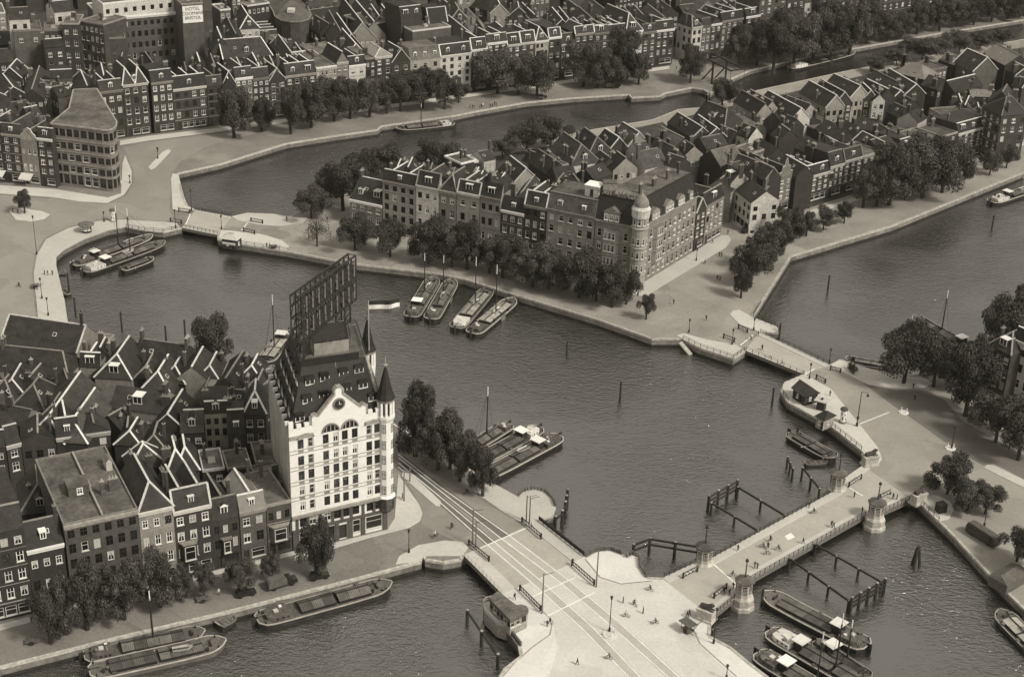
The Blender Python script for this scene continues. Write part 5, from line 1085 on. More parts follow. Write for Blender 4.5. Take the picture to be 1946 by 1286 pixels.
# platform, railings, billboard trusses
MB().box(-.2, 12, -.3, 0, -.2, 1.2, 'iron').build('platform_parapet', WH, (*topq[0], 40.0)).rotation_euler = (0, 0, ang(topq[0], topq[1]))
st_ = MB().prism([tuple(topq[0].lerp(topq[2], .22)), tuple(topq[1].lerp(topq[3], .22)), tuple(topq[2].lerp(topq[0], .2)), tuple(topq[3].lerp(topq[1], .2))], 40, 42.8, 'stone_wall', 'timber_dark'); st_.build('roof_house', WH)
rr = MB(); rq = [topq[0].lerp(topq[2], .2), topq[1].lerp(topq[3], .2), topq[2].lerp(topq[0], .18), topq[3].lerp(topq[1], .18)]
for i in range(4):
    a, b_ = rq[i], rq[(i+1) % 4]
    for z in (43.3, 43.8): rr.bar((*a, z), (*b_, z), .1, .1, 'iron')
    for f in (0, .25, .5, .75): p = a.lerp(b_, f); rr.bar((*p, 42.8), (*p, 43.8), .1, .1, 'iron')
    c, d = topq[i], topq[(i+1) % 4]
    for z in (40.7, 41.2): rr.bar((*c, z), (*d, z), .1, .1, 'iron')
rr.build('platform_railing', WH)
BB = tag(put('billboard_frame', None), 'dark iron lattice billboard frame standing on the tall white building', 'billboard'); BB.location = (FL.x, FL.y, 0); BB.rotation_euler = (0, 0, FAN)
s0, s1 = Vector((5.0, 8.6)), Vector((23.6, 24.2)); sd_ = (s1-s0).normalized(); sn = Vector((-sd_.y, sd_.x)); SL = (s1-s0).length; zl, zh = 44.2, 54.5
def bp(f, off, z): p = s0+sd_*(f*SL)+sn*off; return (p.x, p.y, z)
def truss(name, off):
    m_ = MB(); nb = 12
    for z in (zl, zl+2.4, (zl+zh)/2, zh-2.4, zh): m_.bar(bp(0, off, z), bp(1, off, z), .34, .34, 'iron')
    for k in range(nb+1): m_.bar(bp(k/nb, off, zl), bp(k/nb, off, zh), .26, .26, 'iron')
    for k in range(nb):
        zz = (zl, (zl+zh)/2, zh)
        for j in (0, 1): m_.bar(bp(k/nb, off, zz[j+(k % 2)] if (k % 2) == 0 else zz[j+1]), bp((k+1)/nb, off, zz[j+1] if (k % 2) == 0 else zz[j]), .14, .14, 'iron')
    m_.build(name, BB)
truss('front_truss', -.9); truss('rear_truss', .9)
m_ = MB()
for k in range(13):
    for z in (zl, (zl+zh)/2, zh): m_.bar(bp(k/12, -.9, z), bp(k/12, .9, z), .14, .14, 'iron')
m_.build('tie', BB)
lt = MB()                                   # sign letter frames seen from behind, as battens
rl = random.Random(3)
for k in range(9):
    f0 = .05+k*.104
    for row_ in range(2):
        zb_ = zl+.7+row_*(zh-zl)/2; hh = 3.6
        lt.bar(bp(f0, -1.15, zb_), bp(f0, -1.15, zb_+hh), .3, .12, 'iron'); lt.bar(bp(f0+.07, -1.15, zb_), bp(f0+.07, -1.15, zb_+hh), .3, .12, 'iron_grey')
        for z in rl.sample((0, .35, .7, 1.0), 2): lt.bar(bp(f0, -1.15, zb_+hh*z), bp(f0+.07, -1.15, zb_+hh*z), .12, .3, 'iron')
lt.build('letter_frame', BB)
for f in (.1, .82):
    lg = MB()
    for o1 in (-1.1, 1.1):
        for df in (-.05, .05): lg.bar(bp(f+df, o1, 40.0), bp(f+df, o1, zl), .3, .3, 'iron')
        for j in range(3): z = 40+j*1.4; lg.bar(bp(f-.05, o1, z), bp(f+.05, o1, z+1.4), .14, .14, 'iron'); lg.bar(bp(f+.05, o1, z), bp(f-.05, o1, z+1.4), .14, .14, 'iron')
    lg.build('leg', BB)
MB().poly([bp(.06, 2.0, 44.15), bp(.06, -.9, 44.15), bp(.3, -.9, 44.15), bp(.3, 2.0, 44.15)], 'timber_grey').build('catwalk', BB)
# flag
fb = l2w(FL, FAN, 26.0, 21.0); fz = top_z(fb, 571)
FGO = thing('flag_pole', 'flag pole with striped flag flying behind the tall white building', 'flag', (fb.x, fb.y, 28.5))
MB().tube((0, 0, 0), (0, 0, fz-28.5), .1, .06, 'paint_cream').build('pole', FGO)
fl = MB(); nf = 12
for s, m1 in enumerate(('cloth_dark', 'paint_white', 'cloth_mid')):
    for k in range(nf):
        def fp(k, s): x = k*.56; return (x, -.35*math.sin(k*.9)*k/nf, fz-28.6-s*1.0+.25*math.sin(k*.7+.4)*k/nf+.05*k)
        fl.poly([fp(k, s+1), fp(k+1, s+1), fp(k+1, s), fp(k, s)], m1)
fl.build('flag_cloth', FGO)

# ---- corner hotel
C0 = G2(1208, 545); zH = 18.7
tl = R5.t_at(1132, zH); tr = R6.t_at(1325, zH); HA = R5.a+R5.d*tl; HB = R6.a+R6.d*tr
HT = thing('corner_hotel', 'large stone corner hotel with steep slate roof and domed round turret', 'building', (C0.x, C0.y, 0))
inL = HA+R5.n*14; inR = HB+R6.n*14
# inner corner of the two wings
M2 = Matrix(((R5.d.x, -R6.d.x), (R5.d.y, -R6.d.y))); s_ = M2.inverted() @ (inR-inL); inC = inL+R5.d*s_.x
hp = [HA, C0, HB, inR, inC, inL]
lp = polyb(HT, C0, hp, zH, 'stone_wall', [(1.2, 2.6), (5.6, 2.5), (9.7, 2.4), (13.6, 2.3)], st=3, pitch=2.9, fill=.5, cornice='plaster_grey', bands=(4.6, 8.8, 12.9), top=False, skip=(3, 4))
LA, LC, LB, LiR, LiC, LiL = [p-C0 for p in hp]; ins = 2.6; zM = zH+6.8
def off(p, d1, d2): return p+d1*ins+d2*ins
b5, b6 = R5.n, R6.n
den = b5.x*b6.y-b5.y*b6.x; cI = Vector(((b6.y-b5.y)*ins/den, (b5.x-b6.x)*ins/den))
tA, tC, tB = LA+b5*ins, LC+cI, LB+b6*ins; uR, uC, uL = LiR-b6*1.0, LiC, LiL-b5*1.0
rf = MB(); rf.poly([(*LA, zH), (*LC, zH), (*tC, zM), (*tA, zM)], 'slate').poly([(*LC, zH), (*LB, zH), (*tB, zM), (*tC, zM)], 'slate')
rf.tess([(*p, zM) for p in (tA, tC, tB, uR, uC, uL)], 'felt'); rf.poly([(*LA, zH), (*tA, zM), (*uL, zM), (*LiL, zH)][::-1], 'brick_mid').poly([(*LB, zH), (*LiR, zH), (*uR, zM), (*tB, zM)], 'slate'); rf.build('mansard_roof', HT)
rc = MB()
for a, b_ in ((tA, tC), (tC, tB)): rc.bar((*a, zM+.1), (*b_, zM+.1), .4, .3, 'iron')
rc.bar((*LB, zH), (*tB, zM), .4, .3, 'iron'); rc.build('roof_crest', HT)
def hotel_dormer(base_, d_, n_, f, w_, h_, big):
    p = base_+d_*f; t_ = MB(); an_ = math.atan2(d_.y, d_.x)
    t_.box(-w_/2, w_/2, -.1, 2.6, 0, h_, 'stone_wall'); t_.poly([(-w_/2-.2, -.15, h_), (w_/2+.2, -.15, h_), (0, -.15, h_+w_*.32)], 'plaster_grey').poly([(w_/2+.2, -.15, h_), (w_/2+.2, 2.8, h_), (0, 2.8, h_+w_*.32), (0, -.15, h_+w_*.32)], 'zinc').poly([(-w_/2-.2, 2.8, h_), (-w_/2-.2, -.15, h_), (0, -.15, h_+w_*.32), (0, 2.8, h_+w_*.32)], 'zinc')
    q = put('dormer', t_.mesh('dormer'), HT, (*p, zH), an_); k = 3 if big else 1
    for i in range(k): x = (i-(k-1)/2)*w_/k; put('pane', win_mesh(w_/k*.7, h_*.62, 0)[2], q, (x, -.16, h_*.15))
hotel_dormer(LA, R5.d, R5.n, 5.0, 5.0, 2.9, True)
for f, w_, big in ((9, 4.6, True), (17, 5.0, True), (24, 4.0, True), (30, 2.2, False)): hotel_dormer(LC+R6.n*.1, R6.d, R6.n, f, w_, 2.2, big)
def bay(base_, d_, n_, f, w_, dp):
    p = base_+d_*f; an_ = math.atan2(d_.y, d_.x); t_ = MB(); ol = [(-w_/2, 0), (-w_/2*.7, -dp), (w_/2*.7, -dp), (w_/2, 0)]
    t_.prism(ol, 4.6, 16.4, 'stone_wall', 'zinc'); 
    for z in (8.6, 12.6): t_.prism([(x*1.1, y*1.15) for x, y in ol], z, z+.35, 'plaster_grey')
    q = put('bay', t_.mesh('bay'), HT, (*p, 0), an_)
    for z in (5.6, 9.7, 13.5):
        for x in (-.28, 0, .28): put('pane', win_mesh(w_*.2, 2.2, 3)[2], q, (x*w_*.85, -dp-.02, z))
bay(LA, R5.d, R5.n, 5.0, 5.2, 1.0); bay(LC, R6.d, R6.n, 10.5, 4.6, 1.0)
dz = top_z(C0, 366); z1 = top_z(C0, 396); z2 = top_z(C0, 412)
tt = MB().lathe([(2.4, 0), (2.4, 4.5), (2.6, 4.7), (2.3, 5.0), (2.3, 12.8), (2.6, 13.0), (2.3, 13.3), (2.3, zH), (2.7, zH+.3), (2.3, zH+.7), (2.3, z2), (2.6, z2+.3)], 'stone_wall', 16); tt.build('turret', HT)
MB().lathe([(2.6, z2+.2), (2.75, z1-.4), (2.85, z1), (2.3, z1+.8)], 'plaster_light', 16).build('turret_collar', HT)
hh = dz-z1-1; MB().lathe([(2.1, z1+.5), (2.2, z1+1+hh*.15), (1.95, z1+1+hh*.4), (1.3, z1+1+hh*.65), (.6, z1+1+hh*.85), (.2, z1+hh*.95+1), (.12, dz+1)], 'plaster_grey', 16).build('dome', HT, smooth=True)
for z in (1.2, 5.6, 9.7, 14.0, zH+1.4):
    for g in (-2.4, -1.75, -1.1, -.45): put('window', win_mesh(1.0, 2.1, 3)[2], HT, (2.30*math.cos(g), 2.30*math.sin(g), z), g+math.pi/2)
for i, f in enumerate((.2, .45, .7, .9)): p = (tC+(tB-tC)*f)+R6.n*3; put('chimney', CHM[(1, 2, 1, 3)[i]], HT, (*p, zM+.4), R6.an)
MB().box(-2, 2, -1.6, 1.6, 0, 2.6, 'plaster_grey', False).box(-2.1, 2.1, -1.7, 1.7, 2.6, 2.8, 'felt').build('roof_box', HT, (*((LA+LiC)/2), zM))
sk = MB()
for k in range(4): sk.box(-2.4+k*1.2, -1.4+k*1.2, 0, 2.4, .0, .3, 'glass_roof')
sk.build('skylight', HT, (*(tA+R5.d*6+R5.n*1.5), zM+.02)).rotation_euler = (math.radians(25), 0, R5.an)
HS = thing('roof_sign', 'dark freestanding sign letters along the roof edge of the corner hotel', 'sign', (*(C0+tA+R5.d*.6), zM), R5.an)
textobj('lettering', 'HOTEL WEIMAR', 1.9, 'iron', HS, Matrix.Translation((5.6, -.05, .35)) @ up)
MB().box(0, 11.2, -.05, .05, .1, .3, 'iron').build('rail', HS)

# ---- bridge houses, towers, statues, kiosks
org = G2(965, 1180); z_ = 3.8
BH = thing('bridge_house', 'low modern brick bridge house with rounded corner and balcony beside tram bridge', 'building', (org.x, org.y, 0))
bpx = [(931, 1138), (948, 1126), (981, 1151), (990, 1150), (999, 1153), (1003, 1159), (1001, 1163), (970, 1178)]
bp_ = [G2(x, y, z_) for x, y in bpx]
lp = polyb(BH, org, bp_, z_, 'plaster_grey', [(1.8, 1.6)], st=2, pitch=1.4, fill=.8, top=False)
cen = sum(lp, Vector((0, 0)))/len(lp); MB().prism([tuple(cen+(p-cen)*1.06) for p in lp], z_-.5, z_+.3, 'brick_mid', 'felt').build('roof', BH)
bal = [(918, 1150), (922, 1143), (934, 1139), (971, 1178), (975, 1188), (962, 1192), (945, 1186), (922, 1163)]
bl = [tuple(G2(x, y, 1.0)-org) for x, y in bal]; MB().prism(bl, -2.0, .9, 'plaster_grey', 'pavement').build('balcony', BH)
rl_ = MB()
for i in (7, 0, 1): a, b_ = bl[i-1], bl[i]
for i in range(len(bl)):
    if i in (2,): continue
    a, b_ = bl[i], bl[(i+1) % len(bl)]
    for z in (1.5, 2.0): rl_.bar((*a, z), (*b_, z), .12, .12, 'paint_cream')
rl_.build('balcony_rail', BH)
pw = MB()
for k in range(9):
    p = G2(968+k*2.6, 1199+k*3.4)-org; pw.tube((*p, -4), (*p, 1.0), .3, .28, 'timber_grey', 6)
pw.build('timber_wall', BH)
def small_house(label, pxl, pxr, ze, dp, wm, rm, rh=1.4, hip=0):
    a, b_ = G2(*pxl, ze), G2(*pxr, ze); an = ang(a, b_); L = (b_-a).length; t = thing('bridge_keeper_house', label, 'house', (a.x, a.y, 0), an)
    ops = [(L*.3, L*.3+.8, 1.1, 2.3), (L*.62, L*.62+.8, .05, 2.2)]; wl = MB(); wallface(wl, (0, 0), (1, 0), (0, -1), L, ze, ops, wm)
    wallface(wl, (L, 0), (0, 1), (1, 0), dp, ze, [(dp*.35, dp*.35+.9, 1.1, 2.3)], wm); wallface(wl, (L, dp), (-1, 0), (0, 1), L, ze, [], wm); wallface(wl, (0, dp), (0, -1), (-1, 0), dp, ze, [(dp*.4, dp*.4+.8, 1.1, 2.3)], wm)
    wl.build('wall', t); put('window', win_mesh(.8, 1.2, 0)[2], t, (L*.3+.4, .12, 1.1)); put('window', win_mesh(.8, 1.2, 0)[2], t, (L-.12, dp*.35+.45, 1.1), math.pi/2)
    o = .5; z1 = ze+rh; rf = MB(); vm = dp/2; h = hip
    rf.poly([(-o, -o, ze-.1), (L+o, -o, ze-.1), (L+o-h, vm, z1), (-o+h, vm, z1)], rm).poly([(L+o, dp+o, ze-.1), (-o, dp+o, ze-.1), (-o+h, vm, z1), (L+o-h, vm, z1)], rm)
    rf.poly([(-o, dp+o, ze-.1), (-o, -o, ze-.1), (-o+h, vm, z1)], rm if h else wm).poly([(L+o, -o, ze-.1), (L+o, dp+o, ze-.1), (L+o-h, vm, z1)], rm if h else wm); rf.build('roof', t)
    rc = MB().bar((-o+h, vm, z1+.05), (L+o-h, vm, z1+.05), .2, .12, 'mortar_grey'); rc.build('ridge_cap', t); return t
small_house('small dark brick bridge keeper house with overhanging tiled roof', (1508, 737), (1530, 752), 3.0, 4.2, 'brick_dark', 'tile_mid', 1.8)
small_house('small pale keeper house with hipped roof overhanging the eastern quay', (1552, 790), (1566, 797), 3.2, 4.0, 'plaster_grey', 'slate', 1.2, 1.2)
t = small_house('canal bridge control hut with pale tent roof and window band', (421, 452), (449, 456), 3.4, 3.6, 'paint_dark' if False else 'brick_dark', 'paint_cream', 1.2, 2)
MB().box(.2, 4.5, -.08, 0, 1.5, 2.3, 'paint_white').build('window_band', t)
def tower(label, px):
    p = G2(*px); t = thing('bridge_tower', label, 'tower', (p.x, p.y, 0), math.radians(22), 'tower houses of the long pale bridge')
    MB().lathe([(2.6, -5), (2.6, -1.6), (2.3, -1.3), (2.3, .1), (1.9, .5), (1.75, .6)], 'coping', 8).build('pier', t)
    MB().lathe([(1.75, .55), (1.7, 3.8), (2.0, 4.1)], 'coping', 8).build('wall', t)
    for k in range(8): g = math.pi/8+2*math.pi*k/8; put('window', win_mesh(.8, 1.8, 2)[2], t, (1.60*math.cos(g), 1.60*math.sin(g), 1.6), g+math.pi/2)
    MB().lathe([(2.15, 4.0), (2.15, 4.25), (1.2, 4.7), (.35, 4.95)], 'felt', 8).build('roof', t)
    MB().tube((0, 0, 4.9), (0, 0, 8.6), .16, .1, 'iron').lathe([(.1, 8.5), (.35, 8.8), (.35, 9.1), (.1, 9.4)], 'iron', 8).build('lamp_mast', t)
tower('stone tower house at left end of the long bridge, far side', (1337, 1069)); tower('stone tower house at right end of the long bridge, far side', (1590, 928))
tower('stone tower house at left end of the long bridge, near side', (1412, 1134)); tower('stone tower house at right end of the long bridge, near side', (1663, 984))
def lion(label, px, rz, up_=True):
    p = G2(*px); t = thing('lion_statue', label, 'statue', (p.x, p.y, 0), rz, 'lion statues at the long bridge')
    MB().box(-1.7, 1.7, -1.0, 1.0, -.02, 2.2, 'coping').box(-1.85, 1.85, -1.15, 1.15, 2.2, 2.55, 'coping').box(-1.95, 1.95, -1.25, 1.25, 0.001, .5, 'coping').build('pedestal', t)
    l_ = MB(); l_.tube((-1.3, 0, 3.0), (.6, 0, 3.25), .5, .55, 'bronze', 8).tube((.5, 0, 3.2), (1.1, 0, 3.9), .6, .42, 'bronze', 8).tube((1.0, 0, 3.85), (1.6, 0, 3.85), .42, .26, 'bronze', 8)
    for y in (-.35, .35): l_.tube((.6, y, 2.7), (1.7, y, 2.65), .2, .16, 'bronze', 6).tube((-1.2, y, 2.75), (-.4, y, 2.65), .28, .2, 'bronze', 6)
    if up_: l_.tube((1.2, 0, 3.9), (1.7, 0, 4.9), .18, .3, 'bronze', 6)
    l_.tube((-1.3, .1, 3.0), (-1.7, .5, 2.7), .1, .08, 'bronze', 5); l_.build('lion', t)
lion('bronze lion statue on stone pedestal at eastern end, far side', (1652, 883), .3, False); lion('bronze lion statue holding shield on pedestal at eastern end, near side', (1744, 955), .6)
lion('bronze lion statue on pedestal at plaza end of long bridge', (1341, 1176), -.6, False)
def adcol(label, px, h=3.6):
    p = G2(*px); t = thing('advertising_column', label, 'column', (p.x, p.y, .1), 0)
    MB().lathe([(.95, 0), (.95, .4), (.75, .5)], 'mortar_grey', 14).build('base', t); MB().lathe([(.72, .45), (.72, h)], 'paint_white', 14).build('shaft', t)
    MB().lathe([(1.0, h), (1.0, h+.25), (.6, h+.6), (.1, h+.85)], 'felt', 14).build('cap', t)
    ps = MB()
    for k, (g, z0, w_, h_) in enumerate(((-1.9, 1.0, .5, .9), (-1.2, 2.0, .6, .8), (-2.4, 2.2, .4, .9), (-.9, .9, .4, .7))):
        ps.poly([(.735*math.cos(g-w_/2), .735*math.sin(g-w_/2), z0), (.735*math.cos(g+w_/2), .735*math.sin(g+w_/2), z0), (.735*math.cos(g+w_/2), .735*math.sin(g+w_/2), z0+h_), (.735*math.cos(g-w_/2), .735*math.sin(g-w_/2), z0+h_)], 'cloth_mid')
    ps.build('poster', t)
adcol('white advertising column with dark cap on the eastern quay', (1601, 803)); adcol('white advertising column on the left harbour quay', (215, 421))
p = G2(165, 441); t = thing('round_kiosk', 'small round kiosk with wide flat roof on the left harbour quay', 'kiosk', (p.x, p.y, .1))
MB().lathe([(1.5, 0), (1.5, 2.4)], 'brick_dark', 14).build('wall', t); MB().lathe([(2.5, 2.4), (2.5, 2.6), (1.6, 3.0), (.2, 3.2)], 'felt', 16).build('roof', t)
for g in (-2.2, -1.5, -.8): put('window', win_mesh(.8, 1.2, 0)[2], t, (1.48*math.cos(g), 1.48*math.sin(g), .9), g+math.pi/2)
# white booth between the keeper houses
p = G2(1560, 778); t = thing('white_booth', 'little white flat roofed booth between two keeper houses', 'kiosk', (p.x, p.y, .12), -.5)
MB().box(-1, 1, -.9, .9, 0, 2.5, 'brick_dark').build('wall', t); MB().box(-1.7, 1.7, -1.4, 1.4, 2.5, 2.75, 'paint_cream').lathe([(.3, 2.75), (.3, 3.2)], 'iron', 8).build('roof', t)
# drawbridge over the far canal
a, b_ = G2(1352, 152), G2(1412, 180); an = ang(a, b_); L = (b_-a).length; t = thing('drawbridge', 'timber drawbridge with raised balance beams over the far canal', 'bridge', (a.x, a.y, 0), an)
MB().box(0, L, -3.2, 3.2, -.6, .02, 'timber_grey').build('deck', t)
for y in (-3.4, 3.4):
    MB().bar((5, y, 0), (5, y, 9), .6, .6, 'timber_dark').bar((-2, y, 0), (5, y, 7), .4, .4, 'timber_dark').build('post', t); MB().bar((-7, y, 9.6), (L*.8, y, 9.0), .55, .6, 'timber_dark').build('balance_beam', t)
    MB().bar((L*.78, y, 9), (L*.78, y, 0), .1, .1, 'iron').build('chain', t)
MB().bar((5, -3.6, 8.8), (5, 3.6, 8.8), .6, .6, 'timber_dark').bar((-6.5, -3.6, 9.6), (-6.5, 3.6, 9.6), 1.2, .9, 'timber_dark').bar((L*.78, -3.6, 9.1), (L*.78, 3.6, 9.1), .5, .5, 'timber_dark').build('crossbeam', t)
# stair down at island quay and mast stub
a = G2(1296, 648); t = thing('quay_stair', 'pale stone stair down the island quay wall', 'stairs', (a.x, a.y, 0), ang(G2(1296, 648), G2(1330, 663)))
MB().box(0, .1, 0, .1, -.1, -.05, 'coping').build('landing', t)
stp = MB().box(0, .5, -1.4, 0, -.4, 0, 'coping').mesh('step')
for k in range(8): put('step', stp, t, (k*.5, -.1, -.05-k*.28))
# ------------------------------------------------------------------ trees
def crown_mesh(seed, dense=1.0, lm=('leaf_dark', 'leaf_mid')):
    r = random.Random(seed); v = []; f = []; mi = []; nl = 12+r.randrange(5); lobes = []
    nl = 20+r.randrange(8); lean = Vector((r.uniform(-.15, .15), r.uniform(-.15, .15), 0))
    for i in range(nl):
        a = r.uniform(0, 6.283); z = r.uniform(.04, .93); rad = math.sqrt(max(.04, 1-((z-.42)/.66)**2))*r.uniform(.25, .86)
        lobes.append((Vector((math.cos(a)*rad, math.sin(a)*rad, z))+lean*z, r.uniform(.15, .33)))
    lobes += [(Vector((0, 0, .55)), .42), (Vector((.1, -.1, .35)), .36), (Vector((-.1, .1, .72)), .3)]
    for (c, rr) in lobes:
        n = int(1150*dense*(rr/.35)**2)
        for _ in range(n):
            d = Vector((r.gauss(0, 1), r.gauss(0, 1), r.gauss(0, 1))).normalized()
            if d.z < -.3 and r.random() < .5: d.z *= -1
            q = c+Vector((d.x*rr, d.y*rr, d.z*rr*.72))*(r.uniform(.45, 1.25)**.7)
            if q.z < .02: continue
            nn = (d+Vector((r.gauss(0, .5), r.gauss(0, .5), r.gauss(0, .5)+.3))).normalized(); a1 = nn.orthogonal().normalized(); a2 = nn.cross(a1); g = r.uniform(0, 6.283); s = r.uniform(.018, .036)
            e1 = (a1*math.cos(g)+a2*math.sin(g))*s; e2 = (a2*math.cos(g)-a1*math.sin(g))*s*.8; i0 = len(v)
            for p in (q-e1, q-e2*.9, q+e1, q+e2*.9): v.append(tuple(p))
            f.append((i0, i0+1, i0+2, i0+3)); mi.append(0 if r.random() < .62 else 1)
    me = bpy.data.meshes.new('crown'); me.from_pydata(v, [], f)
    for k in lm: me.materials.append(MATS[k])
    me.polygons.foreach_set('material_index', mi); me.update(); return me
def trunk_mesh(seed):
    r = random.Random(seed); m_ = MB(); m_.tube((0, 0, -.1), (.02, 0, .34), .045, .034, 'bark', 8, False).tube((.02, 0, .33), (0, .02, .62), .034, .022, 'bark', 7, False).tube((0, .02, .6), (.03, 0, .88), .022, .006, 'bark', 6)
    for k in range(7):
        a = k*.9+r.uniform(-.3, .3); z = r.uniform(.3, .6); m_.tube((.01, .01, z), (.27*math.cos(a), .27*math.sin(a), z+r.uniform(.15, .28)), .02, .005, 'bark', 5)
    return m_.mesh('trunk')
CRN = [crown_mesh(s) for s in (1, 2, 3, 4, 5, 6)]; CRS = crown_mesh(9, .10); TRK = [trunk_mesh(s) for s in (1, 2, 3)]
SHRUB = crown_mesh(21, .3)
def trees(where, group, lst, word='broad leafy tree'):
    lst = sorted(lst, key=lambda e: (e[0], e[1]))
    for i, e in enumerate(lst):
        x, y, yt, wpx = e[:4]; sparse = len(e) > 4; b_ = G(x, y); h = max(3.0, top_z(b_, yt)); dep = (b_-Vector((0, 0, HC))).dot(CF); wm_ = wpx*dep/FPX
        t = thing('street_tree', '%s, %s from left %s' % (word if not sparse else 'thin sparse tree', ordn(i+1), where), 'tree', (b_.x, b_.y, 0), RN.uniform(0, 6.28), group)
        put('trunk', RN.choice(TRK), t, None, 0, (h*.75, h*.75, h)); z0 = h*(.16 if h > 9 else .24)
        put('crown', CRS if sparse else RN.choice(CRN), t, (0, 0, z0), 0, (wm_*.55*RN.uniform(.86, 1.14), wm_*.55*RN.uniform(.86, 1.14), (h-z0)*.86))
trees('along the far canal quay', 'trees on the far canal quay', [(445, 262, 155, 75), (497, 250, 182, 48), (553, 255, 158, 62), (592, 243, 150, 62), (635, 230, 140, 60), (665, 226, 143, 55), (702, 222, 140, 62), (735, 216, 138, 55), (762, 212, 126, 62), (803, 206, 128, 72), (845, 208, 128, 60), (872, 196, 155, 40),
  (945, 178, 88, 88), (985, 180, 98, 60), (1020, 182, 95, 75), (1108, 165, 72, 70), (1135, 168, 85, 70), (1178, 160, 52, 92), (1213, 160, 95, 55), (1162, 168, 100, 60), (1312, 158, 82, 66)])
trees('on the far bank beyond the drawbridge', 'trees beyond the drawbridge', [(1405, 128, 52, 62), (1438, 125, 42, 70), (1470, 130, 30, 82), (1508, 118, 20, 84), (1545, 112, 12, 80), (1580, 110, 4, 78), (1615, 100, -6, 80), (1646, 84, 26, 52), (1686, 78, 16, 62), (1712, 72, 22, 58), (1742, 66, -5, 60), (1785, 60, -12, 66), (1818, 52, -8, 62), (1850, 48, -14, 66), (1884, 42, -18, 66), (1915, 36, -22, 66), (1945, 30, -25, 60), (1422, 110, 30, 60), (1490, 95, 5, 66), (1560, 82, -10, 66), (1640, 62, -25, 66)])
trees('on the near bank of the far canal', 'trees on the near bank of the far canal', [(1372, 205, 142, 62), (1662, 140, 108, 46), (1703, 125, 92, 52), (1752, 115, 66, 74), (1822, 100, 58, 62), (1862, 92, 60, 54), (1905, 85, 55, 50)])
trees('along the canal side of the island', 'trees on canal side of the island', [(592, 415, 352, 78), (628, 392, 308, 62), (652, 400, 292, 70), (692, 355, 284, 72), (735, 335, 268, 74), (822, 328, 262, 80), (848, 322, 268, 58), (955, 302, 262, 46), (1000, 292, 224, 82), (1046, 280, 214, 72)])
trees('along the island quay facing the harbour', 'trees on the island harbour quay', [(603, 468, 408, 54, 1), (675, 475, 405, 72), (741, 488, 415, 72), (815, 500, 408, 82), (858, 508, 428, 72), (888, 512, 412, 82), (930, 520, 440, 80), (955, 528, 440, 72), (1012, 545, 455, 88), (1042, 548, 470, 72), (1100, 566, 468, 88), (1132, 572, 490, 72), (1163, 584, 495, 84), (1190, 578, 512, 56), (1228, 607, 556, 38)])
trees('along the hotel square and eastern harbour quay', 'trees on the eastern harbour quay', [(1408, 566, 498, 40), (1426, 545, 455, 72), (1452, 515, 430, 72), (1474, 490, 416, 66), (1500, 458, 392, 68), (1532, 448, 398, 40), (1564, 437, 390, 44), (1604, 425, 382, 36), (1666, 392, 300, 74), (1690, 390, 265, 112), (1722, 380, 268, 92), (1752, 376, 250, 112), (1790, 366, 254, 92), (1815, 352, 262, 62), (1880, 332, 282, 42), (1912, 320, 275, 42), (1640, 395, 310, 60)])
trees('among the dark trees on the eastern bank', 'trees on the eastern bank', [(1717, 728, 612, 100), (1774, 734, 636, 84), (1835, 790, 655, 112), (1862, 745, 635, 96), (1908, 690, 556, 118), (1945, 676, 540, 110), (1892, 840, 738, 98), (1935, 874, 768, 90), (1800, 938, 860, 92), (1838, 972, 905, 82), (1872, 976, 915, 60), (1932, 1066, 1002, 74), (1955, 1090, 1000, 70), (1985, 640, 520, 100), (1820, 735, 650, 80)])
trees('on the quay beside the tall white building', 'trees beside the tall white building', [(790, 866, 728, 82), (833, 892, 770, 82), (874, 914, 812, 76), (917, 942, 842, 64), (855, 890, 790, 60)])
trees('along the near wharf at lower left', 'trees on the near wharf', [(97, 1222, 1108, 80), (126, 1204, 1090, 58), (166, 1196, 1068, 82), (237, 1176, 1064, 84), (305, 1152, 1044, 90), (344, 1140, 1084, 52), (388, 1134, 1066, 62), (455, 1128, 1058, 58), (518, 1104, 1048, 46), (602, 1098, 982, 84)])
trees('standing alone, either side of the left quay', 'lone trees on the left', [(47, 406, 356, 34), (408, 722, 590, 82)])

